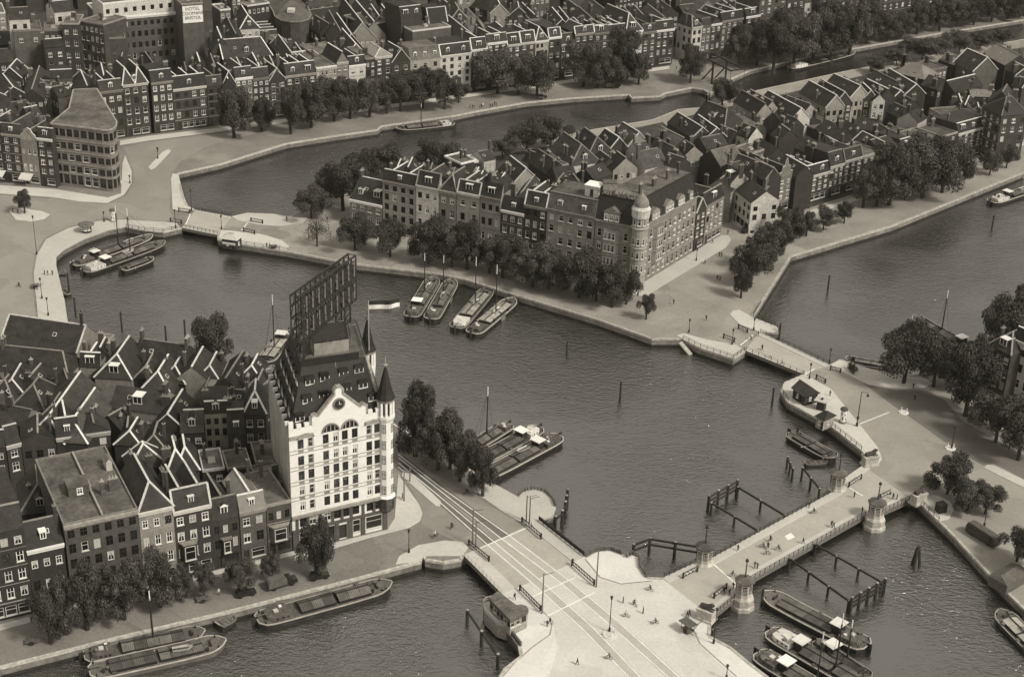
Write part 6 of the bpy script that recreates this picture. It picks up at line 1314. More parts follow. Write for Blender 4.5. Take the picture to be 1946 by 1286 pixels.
# ------------------------------------------------------------------ boats
def half(t, stern=.10, bow=.16):
    if t < stern: return .55+.45*math.sqrt(max(0, 1-((stern-t)/stern)**2))*1.0 if t > 0 else .5
    if t > 1-bow: return max(.05, math.cos((t-1+bow)/bow*math.pi/2)**.62)
    return 1.0
COIL = None
CLUT = {'rope_coil': MB().lathe([(.5, .05), (.55, .2), (.45, .38), (.25, .3)], 'sailcloth', 10).mesh('rope_coil'), 'crate': MB().box(-.4, .4, -.35, .35, 0, .65, 'timber_grey').box(-.43, .43, -.38, .38, .5, .58, 'timber_dark').mesh('crate'), 'barrel': MB().lathe([(.27, .05), (.34, .45), (.27, .9)], 'timber_dark', 9).mesh('barrel'), 'plank_pile': MB().box(-1.4, 1.4, -.12, .02, .05, .18, 'hatch_light').box(-1.2, 1.5, .04, .2, .05, .16, 'timber_grey').mesh('plank_pile'),
  'dinghy': MB().poly([(-1.6, -.5, .1), (1.2, -.55, .1), (2.0, 0, .15), (1.2, .55, .1), (-1.6, .5, .1)], 'timber_grey').poly([(-1.7, -.6, .6), (-1.6, -.5, .1), (-1.6, .5, .1), (-1.7, .6, .6)], 'paint_cream').poly([(-1.7, -.6, .6), (1.2, -.7, .6), (1.2, -.55, .1), (-1.6, -.5, .1)], 'paint_cream').poly([(1.2, -.7, .6), (2.3, 0, .75), (2.0, 0, .15), (1.2, -.55, .1)], 'paint_cream').poly([(-1.7, .6, .6), (-1.6, .5, .1), (1.2, .55, .1), (1.2, .7, .6)], 'paint_cream').poly([(1.2, .7, .6), (1.2, .55, .1), (2.0, 0, .15), (2.3, 0, .75)], 'paint_cream').mesh('dinghy')}
def boat(label, bow, stern, beam, hatch='hatch', cabin=True, mast=0, wheel=False, hull='hull_black', ridge_=.7, cat='barge', group='barges and boats moored in the harbour', boom=False, lee=False, small=False, fb=1.2, double=True, white=False):
    z = WZ+fb; a, b_ = G2(*stern, z), G2(*bow, z); an = ang(a, b_); L = (b_-a).length; B = beam/2
    t = thing('cargo_barge' if not small else 'small_boat', label, cat, (a.x, a.y, WZ), an, group); N = 26; hu = MB(); dk = MB(); stk = MB(); prev = None
    for i in range(N+1):
        s = i/N; h = B*half(s); x = s*L; zz = fb+.55*max(0, (s-.6)/.4)**2*(1 if not small else .8)+.25*max(0, (.2-s)/.2)**2; bot = h*.86; xb = x if s < .8 else x-(s-.8)*L*.12
        cur = (x, h, zz, bot, xb)
        if prev:
            x0, h0, z0, c0, xb0 = prev
            hu.poly([(xb0, -c0, -.35), (xb, -bot, -.35), (x, -h, zz), (x0, -h0, z0)], hull).poly([(xb, bot, -.35), (xb0, c0, -.35), (x0, h0, z0), (x, h, zz)], hull)
            dk.poly([(x0, -h0*.97, z0-.14), (x, -h*.97, zz-.14), (x, h*.97, zz-.14), (x0, h0*.97, z0-.14)], 'deck_grey')
            for sg in (-1, 1): stk.bar((x0, sg*h0, z0), (x, sg*h, zz), .22, .2, 'strake' if not small else 'timber_grey')
        else: hu.poly([(xb, bot, -.35), (xb, -bot, -.35), (x, -h, zz), (x, h, zz)][::-1], hull); stk.bar((x, -h, zz), (x, h, zz), .22, .2, 'strake')
        prev = cur
    hu.build('hull', t); dk.build('deck', t); stk.build('strake', t)
    if small:
        for s in (.25, .5, .72): MB().box(s*L-.15, s*L+.15, -B*.9, B*.9, fb-.1, fb+.02, 'timber_grey').build('thwart', t)
        return t
    x0, x1 = L*(.30 if cabin else .14), L*.82; hb = B*.68; secs = [(x0, x1)] if not double else [(x0, x0+(x1-x0)*.49), (x0+(x1-x0)*.53, x1)]
    for (p, q) in secs:
        m_ = MB().box(p, q, -hb, hb, fb-.1, fb+.55, 'timber_dark', False); k = max(2, round((q-p)/2.2))
        m_.build('hatch_coaming', t)
        for i in range(k):
            u0, u1 = p+(q-p)*i/k+.04, p+(q-p)*(i+1)/k-.04
            MB().poly([(u0, -hb-.06, fb+.56), (u1, -hb-.06, fb+.56), (u1, 0, fb+.56+ridge_), (u0, 0, fb+.56+ridge_)], hatch).poly([(u1, hb+.06, fb+.56), (u0, hb+.06, fb+.56), (u0, 0, fb+.56+ridge_), (u1, 0, fb+.56+ridge_)], hatch).poly([(u0, hb, fb+.56), (u0, -hb, fb+.56), (u0, 0, fb+.56+ridge_)], hatch).poly([(u1, -hb, fb+.56), (u1, hb, fb+.56), (u1, 0, fb+.56+ridge_)], hatch).build('hatch_cover', t)
        MB().bar((p, 0, fb+.62+ridge_), (q, 0, fb+.62+ridge_), .25, .14, 'timber_dark').build('hatch_beam', t)
    if cabin:
        cm_ = 'paint_white' if white else 'timber_grey'
        MB().prism([(L*.06, -B*.5), (L*.06, B*.5), (L*.10, B*.72), (L*.22, B*.78), (L*.22, -B*.78), (L*.10, -B*.72)], fb-.1, fb+.95, cm_, 'deck_grey' if not white else 'paint_cream').build('cabin', t)
        MB().box(L*.12, L*.12+.9, -.5, .5, fb+.95, fb+1.25, 'paint_cream').build('skylight', t); MB().box(L*.17, L*.17+.6, B*.3, B*.3+.6, fb+.95, fb+1.2, 'paint_white').build('hatch_lid', t)
        pn = MB().box(-.2, .2, -.03, .03, 0, .35, 'pane').mesh('porthole')
        for s in (.125, .165, .2):
            for sg in (-1, 1): put('porthole', pn, t, (L*s, sg*(B*.76+.01), fb+.35))
    if wheel:
        xw = L*.235; MB().box(xw, xw+1.9, -1.1, 1.1, fb-.05, fb+2.1, 'timber_dark').box(xw-.01, xw+1.91, -.8, .8, fb+1.2, fb+1.8, 'pane').box(xw+.3, xw+1.6, -1.11, 1.11, fb+1.2, fb+1.8, 'pane').build('wheelhouse', t); MB().box(xw-.4, xw+2.3, -1.5, 1.5, fb+2.1, fb+2.25, 'paint_white').build('wheelhouse_roof', t)
    MB().box(-1.0, .15, -.07, .07, -.6, fb+.9, 'timber_dark').bar((0, 0, fb+.9), (2.4, 0, fb+1.0), .14, .14, 'timber_grey').build('rudder', t)
    MB().tube((L*.88, -.6, fb+.35), (L*.88, .6, fb+.35), .22, .22, 'iron', 8).box(L*.88-.15, L*.88+.15, -.75, -.6, fb, fb+.75, 'iron').box(L*.88-.15, L*.88+.15, .6, .75, fb, fb+.75, 'iron').build('windlass', t)
    for s in (.04, .93):
        for sg in (-1, 1): MB().tube((L*s, sg*B*half(s)*.8, fb), (L*s, sg*B*half(s)*.8, fb+.75), .12, .14, 'iron', 6).build('bollard', t)
    rc_ = random.Random(len(label)*31+int(bow[0])); coil = COIL; 
    for k in range(rc_.randrange(5, 10)):
        s = rc_.choice((rc_.uniform(.03, .28), rc_.uniform(.83, .93), rc_.uniform(.3, .8))); y = rc_.choice((-1, 1))*B*half(s)*(rc_.uniform(.74, .86) if .29 < s < .82 else rc_.uniform(.1, .7)); zz = fb+(.95 if cabin and .06 < s < .22 and abs(y) < B*.6 else .0)
        kind_ = rc_.choice(('rope_coil', 'crate', 'barrel', 'rope_coil', 'plank_pile')); put(kind_, CLUT[kind_], t, (s*L, y, zz-.1), rc_.uniform(0, 3))
    if L > 18 and rc_.random() < .5: put('dinghy', CLUT['dinghy'], t, (L*rc_.uniform(.4, .7), -B*.2, fb+.62+ridge_*.7), rc_.uniform(-.1, .1))
    if mast:
        xm = x0+(x1-x0)*.51; MB().tube((xm, 0, fb), (xm, 0, fb+mast*.82), .2, .13, 'timber_dark', 8).build('mast', t); MB().tube((xm, 0, fb+mast*.82), (xm, 0, fb+mast), .13, .1, 'paint_white', 8).build('masthead', t)
        st_ = MB()
        for p in ((L*.95, 0, fb+.6), (xm, B, fb), (xm, -B, fb)): st_.bar((xm, 0, fb+mast*.9), p, .04, .04, 'iron')
        st_.build('stay', t)
    if boom: xm = x0+(x1-x0)*.51; MB().tube((xm, .3, fb+1.8), (x0*.5, .9, fb+2.6), .14, .1, 'timber_grey', 6).build('boom', t)
    if lee:
        for sg in (-1, 1): MB().prism([(L*.5, sg*(B+.1)), (L*.5+2.6, sg*(B+.1)), (L*.5+2.6, sg*(B+.22)), (L*.5, sg*(B+.22))], -.1, fb+.25, 'timber_grey').build('leeboard', t)
    return t
boat('long dark barge moored alone at the near wharf', (745, 1108), (488, 1178), 5.6, boom=True)
boat('dark barge moored against the lower left wharf', (390, 1200), (160, 1246), 5.2, mast=12, hatch='hatch', double=False)
boat('open grey barge outermost at the lower left wharf', (430, 1218), (170, 1276), 5.6, hatch='hatch', hull='hull_grey', cabin=False, ridge_=.25)
boat('barge with white wheelhouse, first from left on island quay', (826, 528), (780, 603), 5.0, wheel=True, mast=13, cabin=True)
boat('dark barge with tarpaulin hatches, second from left on island quay', (860, 532), (818, 607), 4.8, hatch='sailcloth', mast=13, lee=True)
boat('pale hatched barge, third from left on island quay', (930, 548), (866, 624), 5.0, hatch='hatch_light', mast=15, white=True, ridge_=.4)
boat('pale hatched barge, rightmost on the island quay', (976, 568), (896, 634), 5.0, hatch='hatch_light', mast=15, lee=True, ridge_=.4)
boat('barge with white awning inside the left quay basin', (290, 448), (138, 504), 5.0, wheel=True, mast=14, boom=True)
boat('white sterned barge outermost in the left quay basin', (314, 460), (158, 516), 5.2, wheel=True, mast=15, white=True)
boat('small dark workboat beside the left quay basin', (291, 491), (230, 513), 3.4, hatch='sailcloth', cabin=False, double=False, ridge_=.2, cat='boat')
boat('barge lying along the far canal quay', (752, 246), (862, 234), 5.0, wheel=False, mast=9, hull='hull_black', white=True)
boat('barge with mast under the trees by the white building', (892, 852), (966, 806), 4.6, mast=14, boom=True)
boat('hatched barge, middle of three by the white building', (893, 884), (1025, 812), 5.0, wheel=True, white=True, ridge_=.4)
boat('hatched barge, outermost of three by the white building', (905, 912), (1062, 828), 5.2, wheel=True, ridge_=.4)
boat('pale hatched barge behind the tall white building', (500, 692), (548, 628), 5.0, wheel=True, hatch='hatch_light', mast=16, ridge_=.3)
boat('open barge moored beside the long towered bridge', (1450, 1126), (1648, 1228), 5.6, wheel=True, hatch='hatch', ridge_=.15, double=False)
boat('barge with long white cabin in lower right corner', (1690, 1330), (1462, 1198), 5.4, wheel=True, white=True, mast=13, ridge_=.4)
boat('barge with rounded cabin nearest the lower right plaza', (1640, 1360), (1440, 1240), 5.4, wheel=True, mast=13, ridge_=.4)
boat('short tug between the barges in lower right corner', (1655, 1290), (1550, 1218), 3.6, wheel=True, double=False, mast=10, cat='boat')
boat('barge along the quay at the right edge', (1898, 1160), (2010, 1270), 5.0, hatch='hatch_light', ridge_=.3)
boat('masted barge half hidden by trees on the eastern bank', (1735, 602), (1862, 672), 5.0, mast=13, wheel=True)
boat('pale open boat beside bascule bridge pier', (1606, 682), (1712, 700), 4.2, hatch='hatch_light', cabin=False, double=False, ridge_=.2, hull='hull_grey', cat='boat')
boat('dark decked lighter under the keeper house', (1588, 872), (1502, 822), 4.6, hatch='hatch', cabin=False, ridge_=.15, double=True)
boat('rowing boat beside the dark lighter', (1572, 878), (1529, 880), 1.9, small=True, fb=.6, cat='boat')
boat('white cabin barge at right edge of eastern harbour', (2000, 345), (1882, 384), 5.2, wheel=True, white=True, mast=0)
boat('canal barge with white cabin beyond the drawbridge', (1625, 100), (1500, 130), 5.0, white=True, wheel=False, ridge_=.3)
boat('skiff tied to the left quay near the street', (100, 520), (124, 517), 1.8, small=True, fb=.6, cat='boat'); boat('skiff tied by mooring posts on the left quay', (118, 554), (132, 560), 1.8, small=True, fb=.6, cat='boat'); boat('flat punt under the near wharf wall', (443, 1170), (413, 1186), 3.2, small=True, fb=.9, cat='boat')
# ------------------------------------------------------------------ mooring posts and timber fenders
def pile(label, px, ytop, r=.35, n=1, cap='timber_dark'):
    p = G2(*px, WZ); h = top_z(p, ytop)-WZ; t = thing('mooring_post', label, 'post', (p.x, p.y, WZ), 0, 'mooring posts in the water')
    if n == 1: MB().tube((0, 0, -2), (0, 0, h), r, r*.85, 'timber_dark', 8).build('shaft', t); MB().tube((0, 0, h), (0, 0, h+.15), r*.9, r*.6, cap, 8).build('top', t)
    else:
        for k in range(3): g = k*2.1; MB().tube((1.2*math.cos(g), 1.2*math.sin(g), -1.5), (.2*math.cos(g), .2*math.sin(g), h), r, r*.8, 'timber_dark', 7).build('leg', t)
        MB().tube((0, 0, h-.6), (0, 0, h+.3), r*1.5, r*1.2, 'iron', 8).build('collar', t)
    return t
for lb, px, yt in (('mooring post in mid harbour nearest the island quay', (1077, 675), 650), ('paired mooring post alone in mid harbour', (1178, 762), 726), ('thick mooring post off the hotel square quay', (1573, 552), 524), ('distant mooring post in the eastern harbour', (1885, 434), 410), ('mooring post near the left quay wall, lower', (144, 600), 566), ('mooring post near the left quay wall, upper', (132, 560), 520),
                   ('mooring post left of the lone tree behind rooftops', (232, 628), 593), ('tall mooring post beside the lone tree behind rooftops', (353, 652), 608), ('thin stake beside the lone tree behind rooftops', (316, 650), 620), ('mooring post off the rounded eastern pier', (1467, 770), 738), ('mooring post at the near pier head of tram bridge', (841, 1085), 1070),
                   ('mooring post beside the long bridge barge bow', (1447, 1150), 1120), ('mooring post off the bascule bridge pier', (1480, 645), 615), ('post standing by the dark lighter', (1514, 835), 812)): pile(lb, px, yt, .3)
pile('three legged dolphin post in the lower right harbour', (1739, 1076), 1040, .35, 3)
def fender(label, px, gap=5.0, htop=1.2, rails=(.9,), heavy=False):
    pts = [G(x, y, -.8) for x, y in px]; o = pts[0].copy(); o.z = WZ; t = thing('timber_fender', label, 'fender', o, 0, 'timber fenders guarding the bridges'); rl_ = MB(); r = .38 if heavy else .3
    pm = MB().tube((0, 0, -3), (0, 0, htop-WZ), r, r*.9, 'timber_dark', 7).mesh('pile'); pc = MB().tube((0, 0, htop-WZ), (0, 0, htop-WZ+.12), r, r*.7, 'mortar_grey', 7).mesh('pile_cap')
    for i in range(len(pts)-1):
        a, b_ = (pts[i]-o), (pts[i+1]-o); a.z = b_.z = 0; L = (b_-a).length; n = max(1, round(L/gap))
        for z in rails: rl_.bar(a+Vector((0, 0, z-WZ)), b_+Vector((0, 0, z-WZ)), .32, .4, 'timber_dark')
        for k in range(n+(i == len(pts)-2)): q = put('pile', pm, t, a.lerp(b_, k/n)); put('pile_cap', pc, q)
    rl_.build('waling', t)
fender('heavy timber fender end, harbour side of the long bridge', [(1346, 958), (1400, 928)], 3, 1.6, (1.1, 0, -1), True); fender('left timber guide wall, harbour side of the long bridge', [(1352, 962), (1440, 1015)], 6, .2, (.1,)); fender('right timber guide wall, harbour side of the long bridge', [(1402, 932), (1490, 985)], 6, .2, (.1,))
fender('heavy timber fender end, near side of the long bridge', [(1617, 1152), (1680, 1116)], 3, 1.6, (1.1, 0, -1), True); fender('left timber guide wall, near side of the long bridge', [(1500, 1068), (1612, 1148)], 7, .2, (.1,)); fender('right timber guide wall, near side of the long bridge', [(1548, 1040), (1674, 1112)], 7, .2, (.1,))
fender('timber fender beside the eastern pier of the long bridge', [(1524, 900), (1556, 940)], 5, 1.0, (.8,)); fender('leaning timber stakes by the dark lighter', [(1496, 878), (1506, 900)], 3, .8, (.2,))
fender('timber fender fence between round plaza and left tower', [(1203, 1052), (1234, 1040), (1330, 1056)], 5.5, 1.8, (1.4, 0), True); fender('timber fender round the tram bridge pier head', [(1078, 945), (1074, 968), (1068, 985), (1055, 996)], 2.6, 1.4, (.4,), True); fender('timber fender below the modern bridge house', [(888, 1172), (915, 1212), (946, 1256)], 6, 1.0, (.6,), True)
# ------------------------------------------------------------------ bollard rings on the piers
def bring(label, px, n, h=.9):
    pts = [G2(x, y) for x, y in px]; o = pts[0]; t = thing('bollard_row', label, 'bollards', (o.x, o.y, .1)); seg = [(pts[i+1]-pts[i]).length for i in range(len(pts)-1)]; T = sum(seg)
    pm = MB().tube((0, 0, -.6), (0, 0, h), .26, .24, 'timber_grey', 7).mesh('bollard')
    for k in range(n):
        s = T*k/(n-1); i = 0
        while i < len(seg)-1 and s > seg[i]: s -= seg[i]; i += 1
        p = pts[i].lerp(pts[i+1], min(1, s/seg[i]))-o; put('bollard', pm, t, (p.x, p.y, 0))
bring('row of bollards round the tram bridge pier head', [(986, 942), (992, 936), (1004, 931.5), (1018, 930), (1036, 935), (1049, 947), (1055, 962)], 18); bring('row of bollards round the left plaza bay', [(1114, 1057), (1126, 1050.5), (1138, 1046), (1161, 1045), (1181, 1053)], 18); bring('row of bollards round the small plaza bay', [(1192, 1058), (1202, 1053), (1214, 1058), (1216, 1077), (1228, 1096)], 14)
# ------------------------------------------------------------------ lamps and poles
def lamp(label, px, ytop, kind=0, group='street lamps and poles'):
    b_ = G(*px); h = max(3, top_z(b_, ytop)); t = thing('street_lamp' if kind < 2 else 'tram_pole', label, 'lamp' if kind < 2 else 'pole', b_+Vector((0, 0, .1)), RN.uniform(-.5, .5), group)
    if kind == 0: MB().lathe([(.24, 0), (.24, .8), (.1, 1.0)], 'iron', 8).tube((0, 0, .9), (0, 0, h-.9), .1, .07, 'iron').build('post', t); MB().lathe([(.16, h-.9), (.3, h-.3), (.34, h-.25), (.08, h)], 'iron', 8).build('lantern', t)
    elif kind == 1: MB().lathe([(.3, 0), (.3, .9), (.14, 1.1)], 'iron', 8).tube((0, 0, 1), (0, 0, h), .14, .09, 'iron').build('post', t); MB().bar((0, 0, h-.1), (1.6, 0, h+.1), .08, .08, 'iron').build('arm', t); MB().lathe([(.28, h-.9), (.34, h-.5), (.1, h-.2)], 'iron', 8, 1.6, 0).build('lamp_head', t); MB().lathe([(.26, 1.9), (.34, 2.3), (.26, 2.7)], 'iron', 8).build('collar', t)
    else: MB().tube((0, 0, 0), (0, 0, h), .17, .12, 'iron_grey', 8).build('post', t); MB().bar((0, 0, h-.4), (2.2, 0, h-.2), .07, .07, 'iron').build('bracket', t)
for lb, px, yt, k in (('tall lamp post with hanging lamp on the eastern square', (1628, 810), 745, 1), ('tall lamp post on the left quay pavement', (70, 484), 410, 0), ('lamp post at far left edge near the quay', (80, 568), 528, 0), ('lamp post just above the rooftops on left quay', (92, 600), 565, 0), ('twin armed lamp by the left advertising column', (198, 422), 402, 0), ('lamp post beside the canal corner quay', (247, 349), 333, 0),
    ('lamp post at left end of canal bridge', (334, 434), 398, 0), ('lamp post at middle of canal bridge', (421, 436), 409, 0), ('lamp post on canal corner pavement', (364, 401), 360, 0), ('lamp post on hotel pavement', (1323, 496), 472, 0), ('lamp post at the street corner right of the hotel', (1309, 632), 606, 0), ('lamp post on bascule bridge, hotel end, harbour side', (1391, 655), 625, 0), ('lamp post on bascule bridge, eastern end, harbour side', (1538, 720), 690, 0),
    ('lamp mast at bascule bridge, hotel end, far side', (1432, 628), 604, 0), ('lamp mast at bascule bridge, eastern end, far side', (1576, 690), 662, 0), ('street lamp beside statue on the plaza', (1356, 1222), 1155, 0), ('lamp column on the round traffic island', (1158, 1200), 1132, 0), ('slender lamp post on the wharf before the white building', (777, 1050), 1005, 0), ('lamp post near lower edge of the plaza', (1380, 1290), 1262, 0), ('dark lamp post beside the eastern bank trees', (1808, 852), 808, 0), ('lamp post under the eastern trees', (1905, 830), 795, 0), ('lamp post on the dark eastern pavement', (1870, 1000), 950, 0), ('lamp post on the curved traffic island', (300, 302), 280, 0), ('lamp post near the corner of the hotel', (1212, 562), 520, 0)): lamp(lb, px, yt, k)
for lb, px, yt in (('tram pole at upper left corner of tram bridge', (898, 1033), 968), ('second tram pole at upper left corner of tram bridge', (904, 1040), 990), ('tram pole at upper right corner of tram bridge', (1000, 990), 942), ('second tram pole at upper right corner of tram bridge', (1006, 994), 945), ('tram pole at lower left corner of tram bridge', (1030, 1165), 1090), ('tram pole at lower right corner of tram bridge', (1133, 1115), 1045), ('thick tram pole right of the white building', (768, 952), 895), ('tram pole beside the tram street island', (779, 915), 888)): lamp(lb, px, yt, 2)
for lb, px, r in (('round white traffic island in the eastern square', (1717, 784), 1.3), ('round traffic island with lamp near eastern trees', (1806, 852), 1.3), ('round traffic island with bollards on the plaza', (1158, 1205), 1.5)):
    p = G2(*px); t = thing('traffic_island', lb, 'traffic island', (p.x, p.y, 0), 0, 'round traffic islands'); MB().lathe([(r, .001), (r, .16), (r-.1, .2)], 'kerb_stone', 16).build('kerb', t)
    for k in range(4): g = k*1.57+.4; MB().tube(((r-.35)*math.cos(g), (r-.35)*math.sin(g), .15), ((r-.35)*math.cos(g), (r-.35)*math.sin(g), 1.1), .12, .1, 'paint_white', 6).build('bollard', t)
# ------------------------------------------------------------------ people
def skinned(name, joints, edges, cols):
    me = bpy.data.meshes.new(name); me.from_pydata([j[:3] for j in joints], edges, []); o = bpy.data.objects.new(name, me); COL.objects.link(o)
    m_ = o.modifiers.new('s', 'SKIN'); m_.use_smooth_shade = True; m_.branch_smoothing = .3
    for i, j in enumerate(joints): me.skin_vertices[0].data[i].radius = (j[3], j[4] if len(j) > 4 else j[3])
    me.skin_vertices[0].data[0].use_root = True
    s_ = o.modifiers.new('u', 'SUBSURF'); s_.levels = 1
    dg = bpy.context.evaluated_depsgraph_get(); out_ = bpy.data.meshes.new_from_object(o.evaluated_get(dg)); bpy.data.objects.remove(o); bpy.data.meshes.remove(me)
    return out_
def person_mesh(kind, top, bottom):
    S = .22 if kind == 'walk' else .04; J = [(0, 0, .95, .16, .12), (0, 0, 1.2, .17, .12), (0, 0, 1.42, .2, .12), (0, 0, 1.52, .065), (0, -.02, 1.64, .105), (0, -.02, 1.75, .085)]; E_ = [(0, 1), (1, 2), (2, 3), (3, 4), (4, 5)]
    def add(p, i): J.append(p); E_.append((i, len(J)-1)); return len(J)-1
    for sg in (-1, 1):
        s = S*sg
        if kind == 'bike': k = add((sg*.12, -.28, .9-.1*(sg > 0), .1), 0); f = add((sg*.12, -.12, .5-.2*(sg > 0), .065), k); add((sg*.12, -.28, .46-.2*(sg > 0), .06), f); a = add((sg*.24, -.12, 1.25, .055), 2); add((sg*.22, -.42, 1.05, .045), a)
        else: k = add((sg*.1, -s*.7, .52, .085), 0); f = add((sg*.1, -s+.0+(.12 if s < 0 else 0), .08, .06), k); add((sg*.11, -s-.14+(.12 if s < 0 else 0), .05, .05), f); a = add((sg*.26, s*.3, 1.2, .055), 2); h = add((sg*.27, s*.8-.06, .95, .045), a); add((sg*.26, s*.9-.1, .85, .04), h)
    me = skinned('person', J, E_, None)
    for m1 in (bottom, top, 'skin', 'cloth_dark'): me.materials.append(MATS[m1])
    for p in me.polygons: z = p.center.z; p.material_index = 3 if z > 1.74 else 2 if z > 1.5 else 1 if z > (.75 if kind != 'bike' else .92) else 0
    return me
PM = {k: [person_mesh(k, a, b_) for a, b_ in (('cloth_dark', 'cloth_dark'), ('cloth_mid', 'cloth_dark'), ('cloth_light', 'cloth_mid'))] for k in ('walk', 'stand', 'bike')}
CW = ('dark clothes', 'brown coat', 'light clothes')
def bicycle_mesh():
    w = MB()
    for k in range(14):
        g0, g1 = 2*math.pi*k/14, 2*math.pi*(k+1)/14; w.bar((0, .33*math.cos(g0), .33*math.sin(g0)), (0, .33*math.cos(g1), .33*math.sin(g1)), .05, .05, 'rubber')
    for k in range(4): g = k*math.pi/4; w.bar((0, -.32*math.cos(g), -.32*math.sin(g)), (0, .32*math.cos(g), .32*math.sin(g)), .015, .015, 'iron_grey')
    f = MB().bar((0, -.52, .34), (0, -.4, .85), .04, .04, 'iron').bar((0, -.4, .8), (0, .15, .8), .04, .04, 'iron').bar((0, .12, .8), (0, 0, .32), .04, .04, 'iron').bar((0, 0, .32), (0, -.42, .75), .04, .04, 'iron').bar((0, 0, .32), (0, .52, .34), .04, .04, 'iron').bar((0, .14, .8), (0, .52, .34), .03, .03, 'iron')
    h = MB().bar((-.28, -.38, 1.02), (.28, -.38, 1.02), .04, .04, 'iron_grey').bar((0, -.38, 1.02), (0, -.4, .84), .04, .04, 'iron_grey'); s_ = MB().box(-.08, .08, .02, .28, .86, .93, 'rubber')
    return w.mesh('wheel'), f.mesh('frame'), h.mesh('handlebar'), s_.mesh('saddle')
BK = bicycle_mesh(); NP = {}
def person(where, px, kind='walk', c=0, rz=None, z=.12, grp='people in the streets'):
    p = G(*px, z); rz = RN.uniform(0, 6.28) if rz is None else rz
    NP[where] = NP.get(where, 0)+1
    v = {'walk': 'walking', 'stand': 'standing', 'bike': 'cycling'}[kind]; lb = 'person in %s %s %s' % (CW[c], v, where)
    if lb in SEEN: lb = '%s person %s %s, %s from left' % (CW[c].replace(' clothes', ' clad').replace(' coat', ' clad'), v, where.replace('in the group ', '').replace(' of the long bridge', ''), ordn(NP[where]))
    o = put('person', PM[kind][c], None, p, rz); tag(o, lb, 'person', grp)
    if kind == 'bike':
        t = thing('bicycle', 'bicycle under the %s' % lb.replace('person in ', '').replace(' person', '').replace(' cycling', ' cyclist').replace(' from left', '').replace(' clothes', ' clad').replace(' coat', ' clad'), 'bicycle', p, rz, 'bicycles in the streets')
        put('wheel', BK[0], t, (0, -.52, .34)); put('wheel', BK[0], t, (0, .52, .34)); put('frame', BK[1], t); put('handlebar', BK[2], t); put('saddle', BK[3], t)
for where, l in {
 'on the long towered bridge': [(1402, 1046, 'walk', 0), (1449, 1040, 'bike', 1), (1459, 1041, 'bike', 0), (1463, 1028, 'bike', 0), (1478, 1045, 'bike', 1), (1526, 1032, 'walk', 0), (1545, 975, 'bike', 0), (1580, 1000, 'walk', 0), (1434, 1078, 'walk', 0), (1439, 1080, 'stand', 1), (1537, 964, 'walk', 0), (1638, 974, 'stand', 0), (1393, 1095, 'bike', 0), (1584, 1003, 'walk', 1), (1458, 1053, 'bike', 2)],
 'at eastern end of the long bridge': [(1623, 945, 'stand', 0), (1697, 947, 'walk', 0), (1704, 949, 'stand', 0), (1692, 939, 'stand', 2)],
 'by the left towers of the long bridge': [(1376, 1126, 'walk', 0), (1386, 1130, 'stand', 0), (1393, 1118, 'walk', 0), (1325, 1087, 'stand', 1)],
 'on the bright plaza': [(1097, 1262, 'walk', 0), (1156, 1252, 'bike', 0), (1190, 1172, 'bike', 2), (1206, 1150, 'bike', 0), (1222, 1165, 'stand', 1), (1244, 1185, 'bike', 1), (1184, 1145, 'stand', 1), (1234, 1122, 'bike', 0), (1306, 1172, 'walk', 0), (1310, 1170, 'walk', 0), (1353, 1208, 'stand', 0), (1040, 1190, 'stand', 0), (1045, 1185, 'walk', 0)],
 'on the tram bridge': [(978, 1138, 'walk', 0), (1088, 1072, 'stand', 0), (1011, 1002, 'stand', 2)], 'on the road before the white building': [(859, 1003, 'bike', 0), (827, 1020, 'bike', 2), (886, 938, 'bike', 0), (765, 947, 'stand', 0)],
 'on the hotel square': [(1342, 608, 'walk', 0), (1280, 578, 'stand', 0), (1363, 532, 'walk', 0), (1368, 533, 'walk', 1), (1367, 487, 'stand', 0), (1371, 488, 'stand', 1), (1383, 445, 'stand', 0), (1340, 500, 'bike', 2), (1354, 462, 'walk', 1)],
 'on the bascule bridge': [(1448, 664, 'bike', 0), (1427, 645, 'bike', 2), (1464, 680, 'walk', 2), (1486, 692, 'walk', 2), (1441, 638, 'stand', 1)], 'on the eastern square': [(1577, 752, 'stand', 0), (1615, 702, 'stand', 0), (1738, 760, 'walk', 0), (1735, 738, 'stand', 0)],
 'on the left quay street': [(36, 545, 'bike', 0), (65, 550, 'stand', 0), (71, 550, 'stand', 0), (85, 522, 'stand', 0), (91, 523, 'stand', 0), (100, 523, 'stand', 0), (25, 404, 'stand', 0), (34, 405, 'stand', 1)], 'by the canal bridge': [(545, 420, 'walk', 0), (507, 470, 'stand', 0), (513, 470, 'stand', 0), (300, 288, 'stand', 0), (622, 420, 'walk', 0)],
 'in the group on the far canal quay': [(893, 205, 'stand', 0), (898, 206, 'walk', 0), (901, 207, 'stand', 0), (912, 206, 'stand', 1), (918, 203, 'stand', 2), (932, 205, 'walk', 0), (936, 203, 'stand', 0), (940, 200, 'stand', 0), (943, 201, 'stand', 1), (915, 205, 'walk', 0)], 'by the far drawbridge': [(1285, 133, 'stand', 0)], 'on the near wharf': [(416, 1130, 'stand', 2)]}.items():
    for x, y, k, c in sorted(l): person(where, (x, y), k, c, z=.13 if 'bridge' in where else (.12 if 'plaza' not in where else .0))
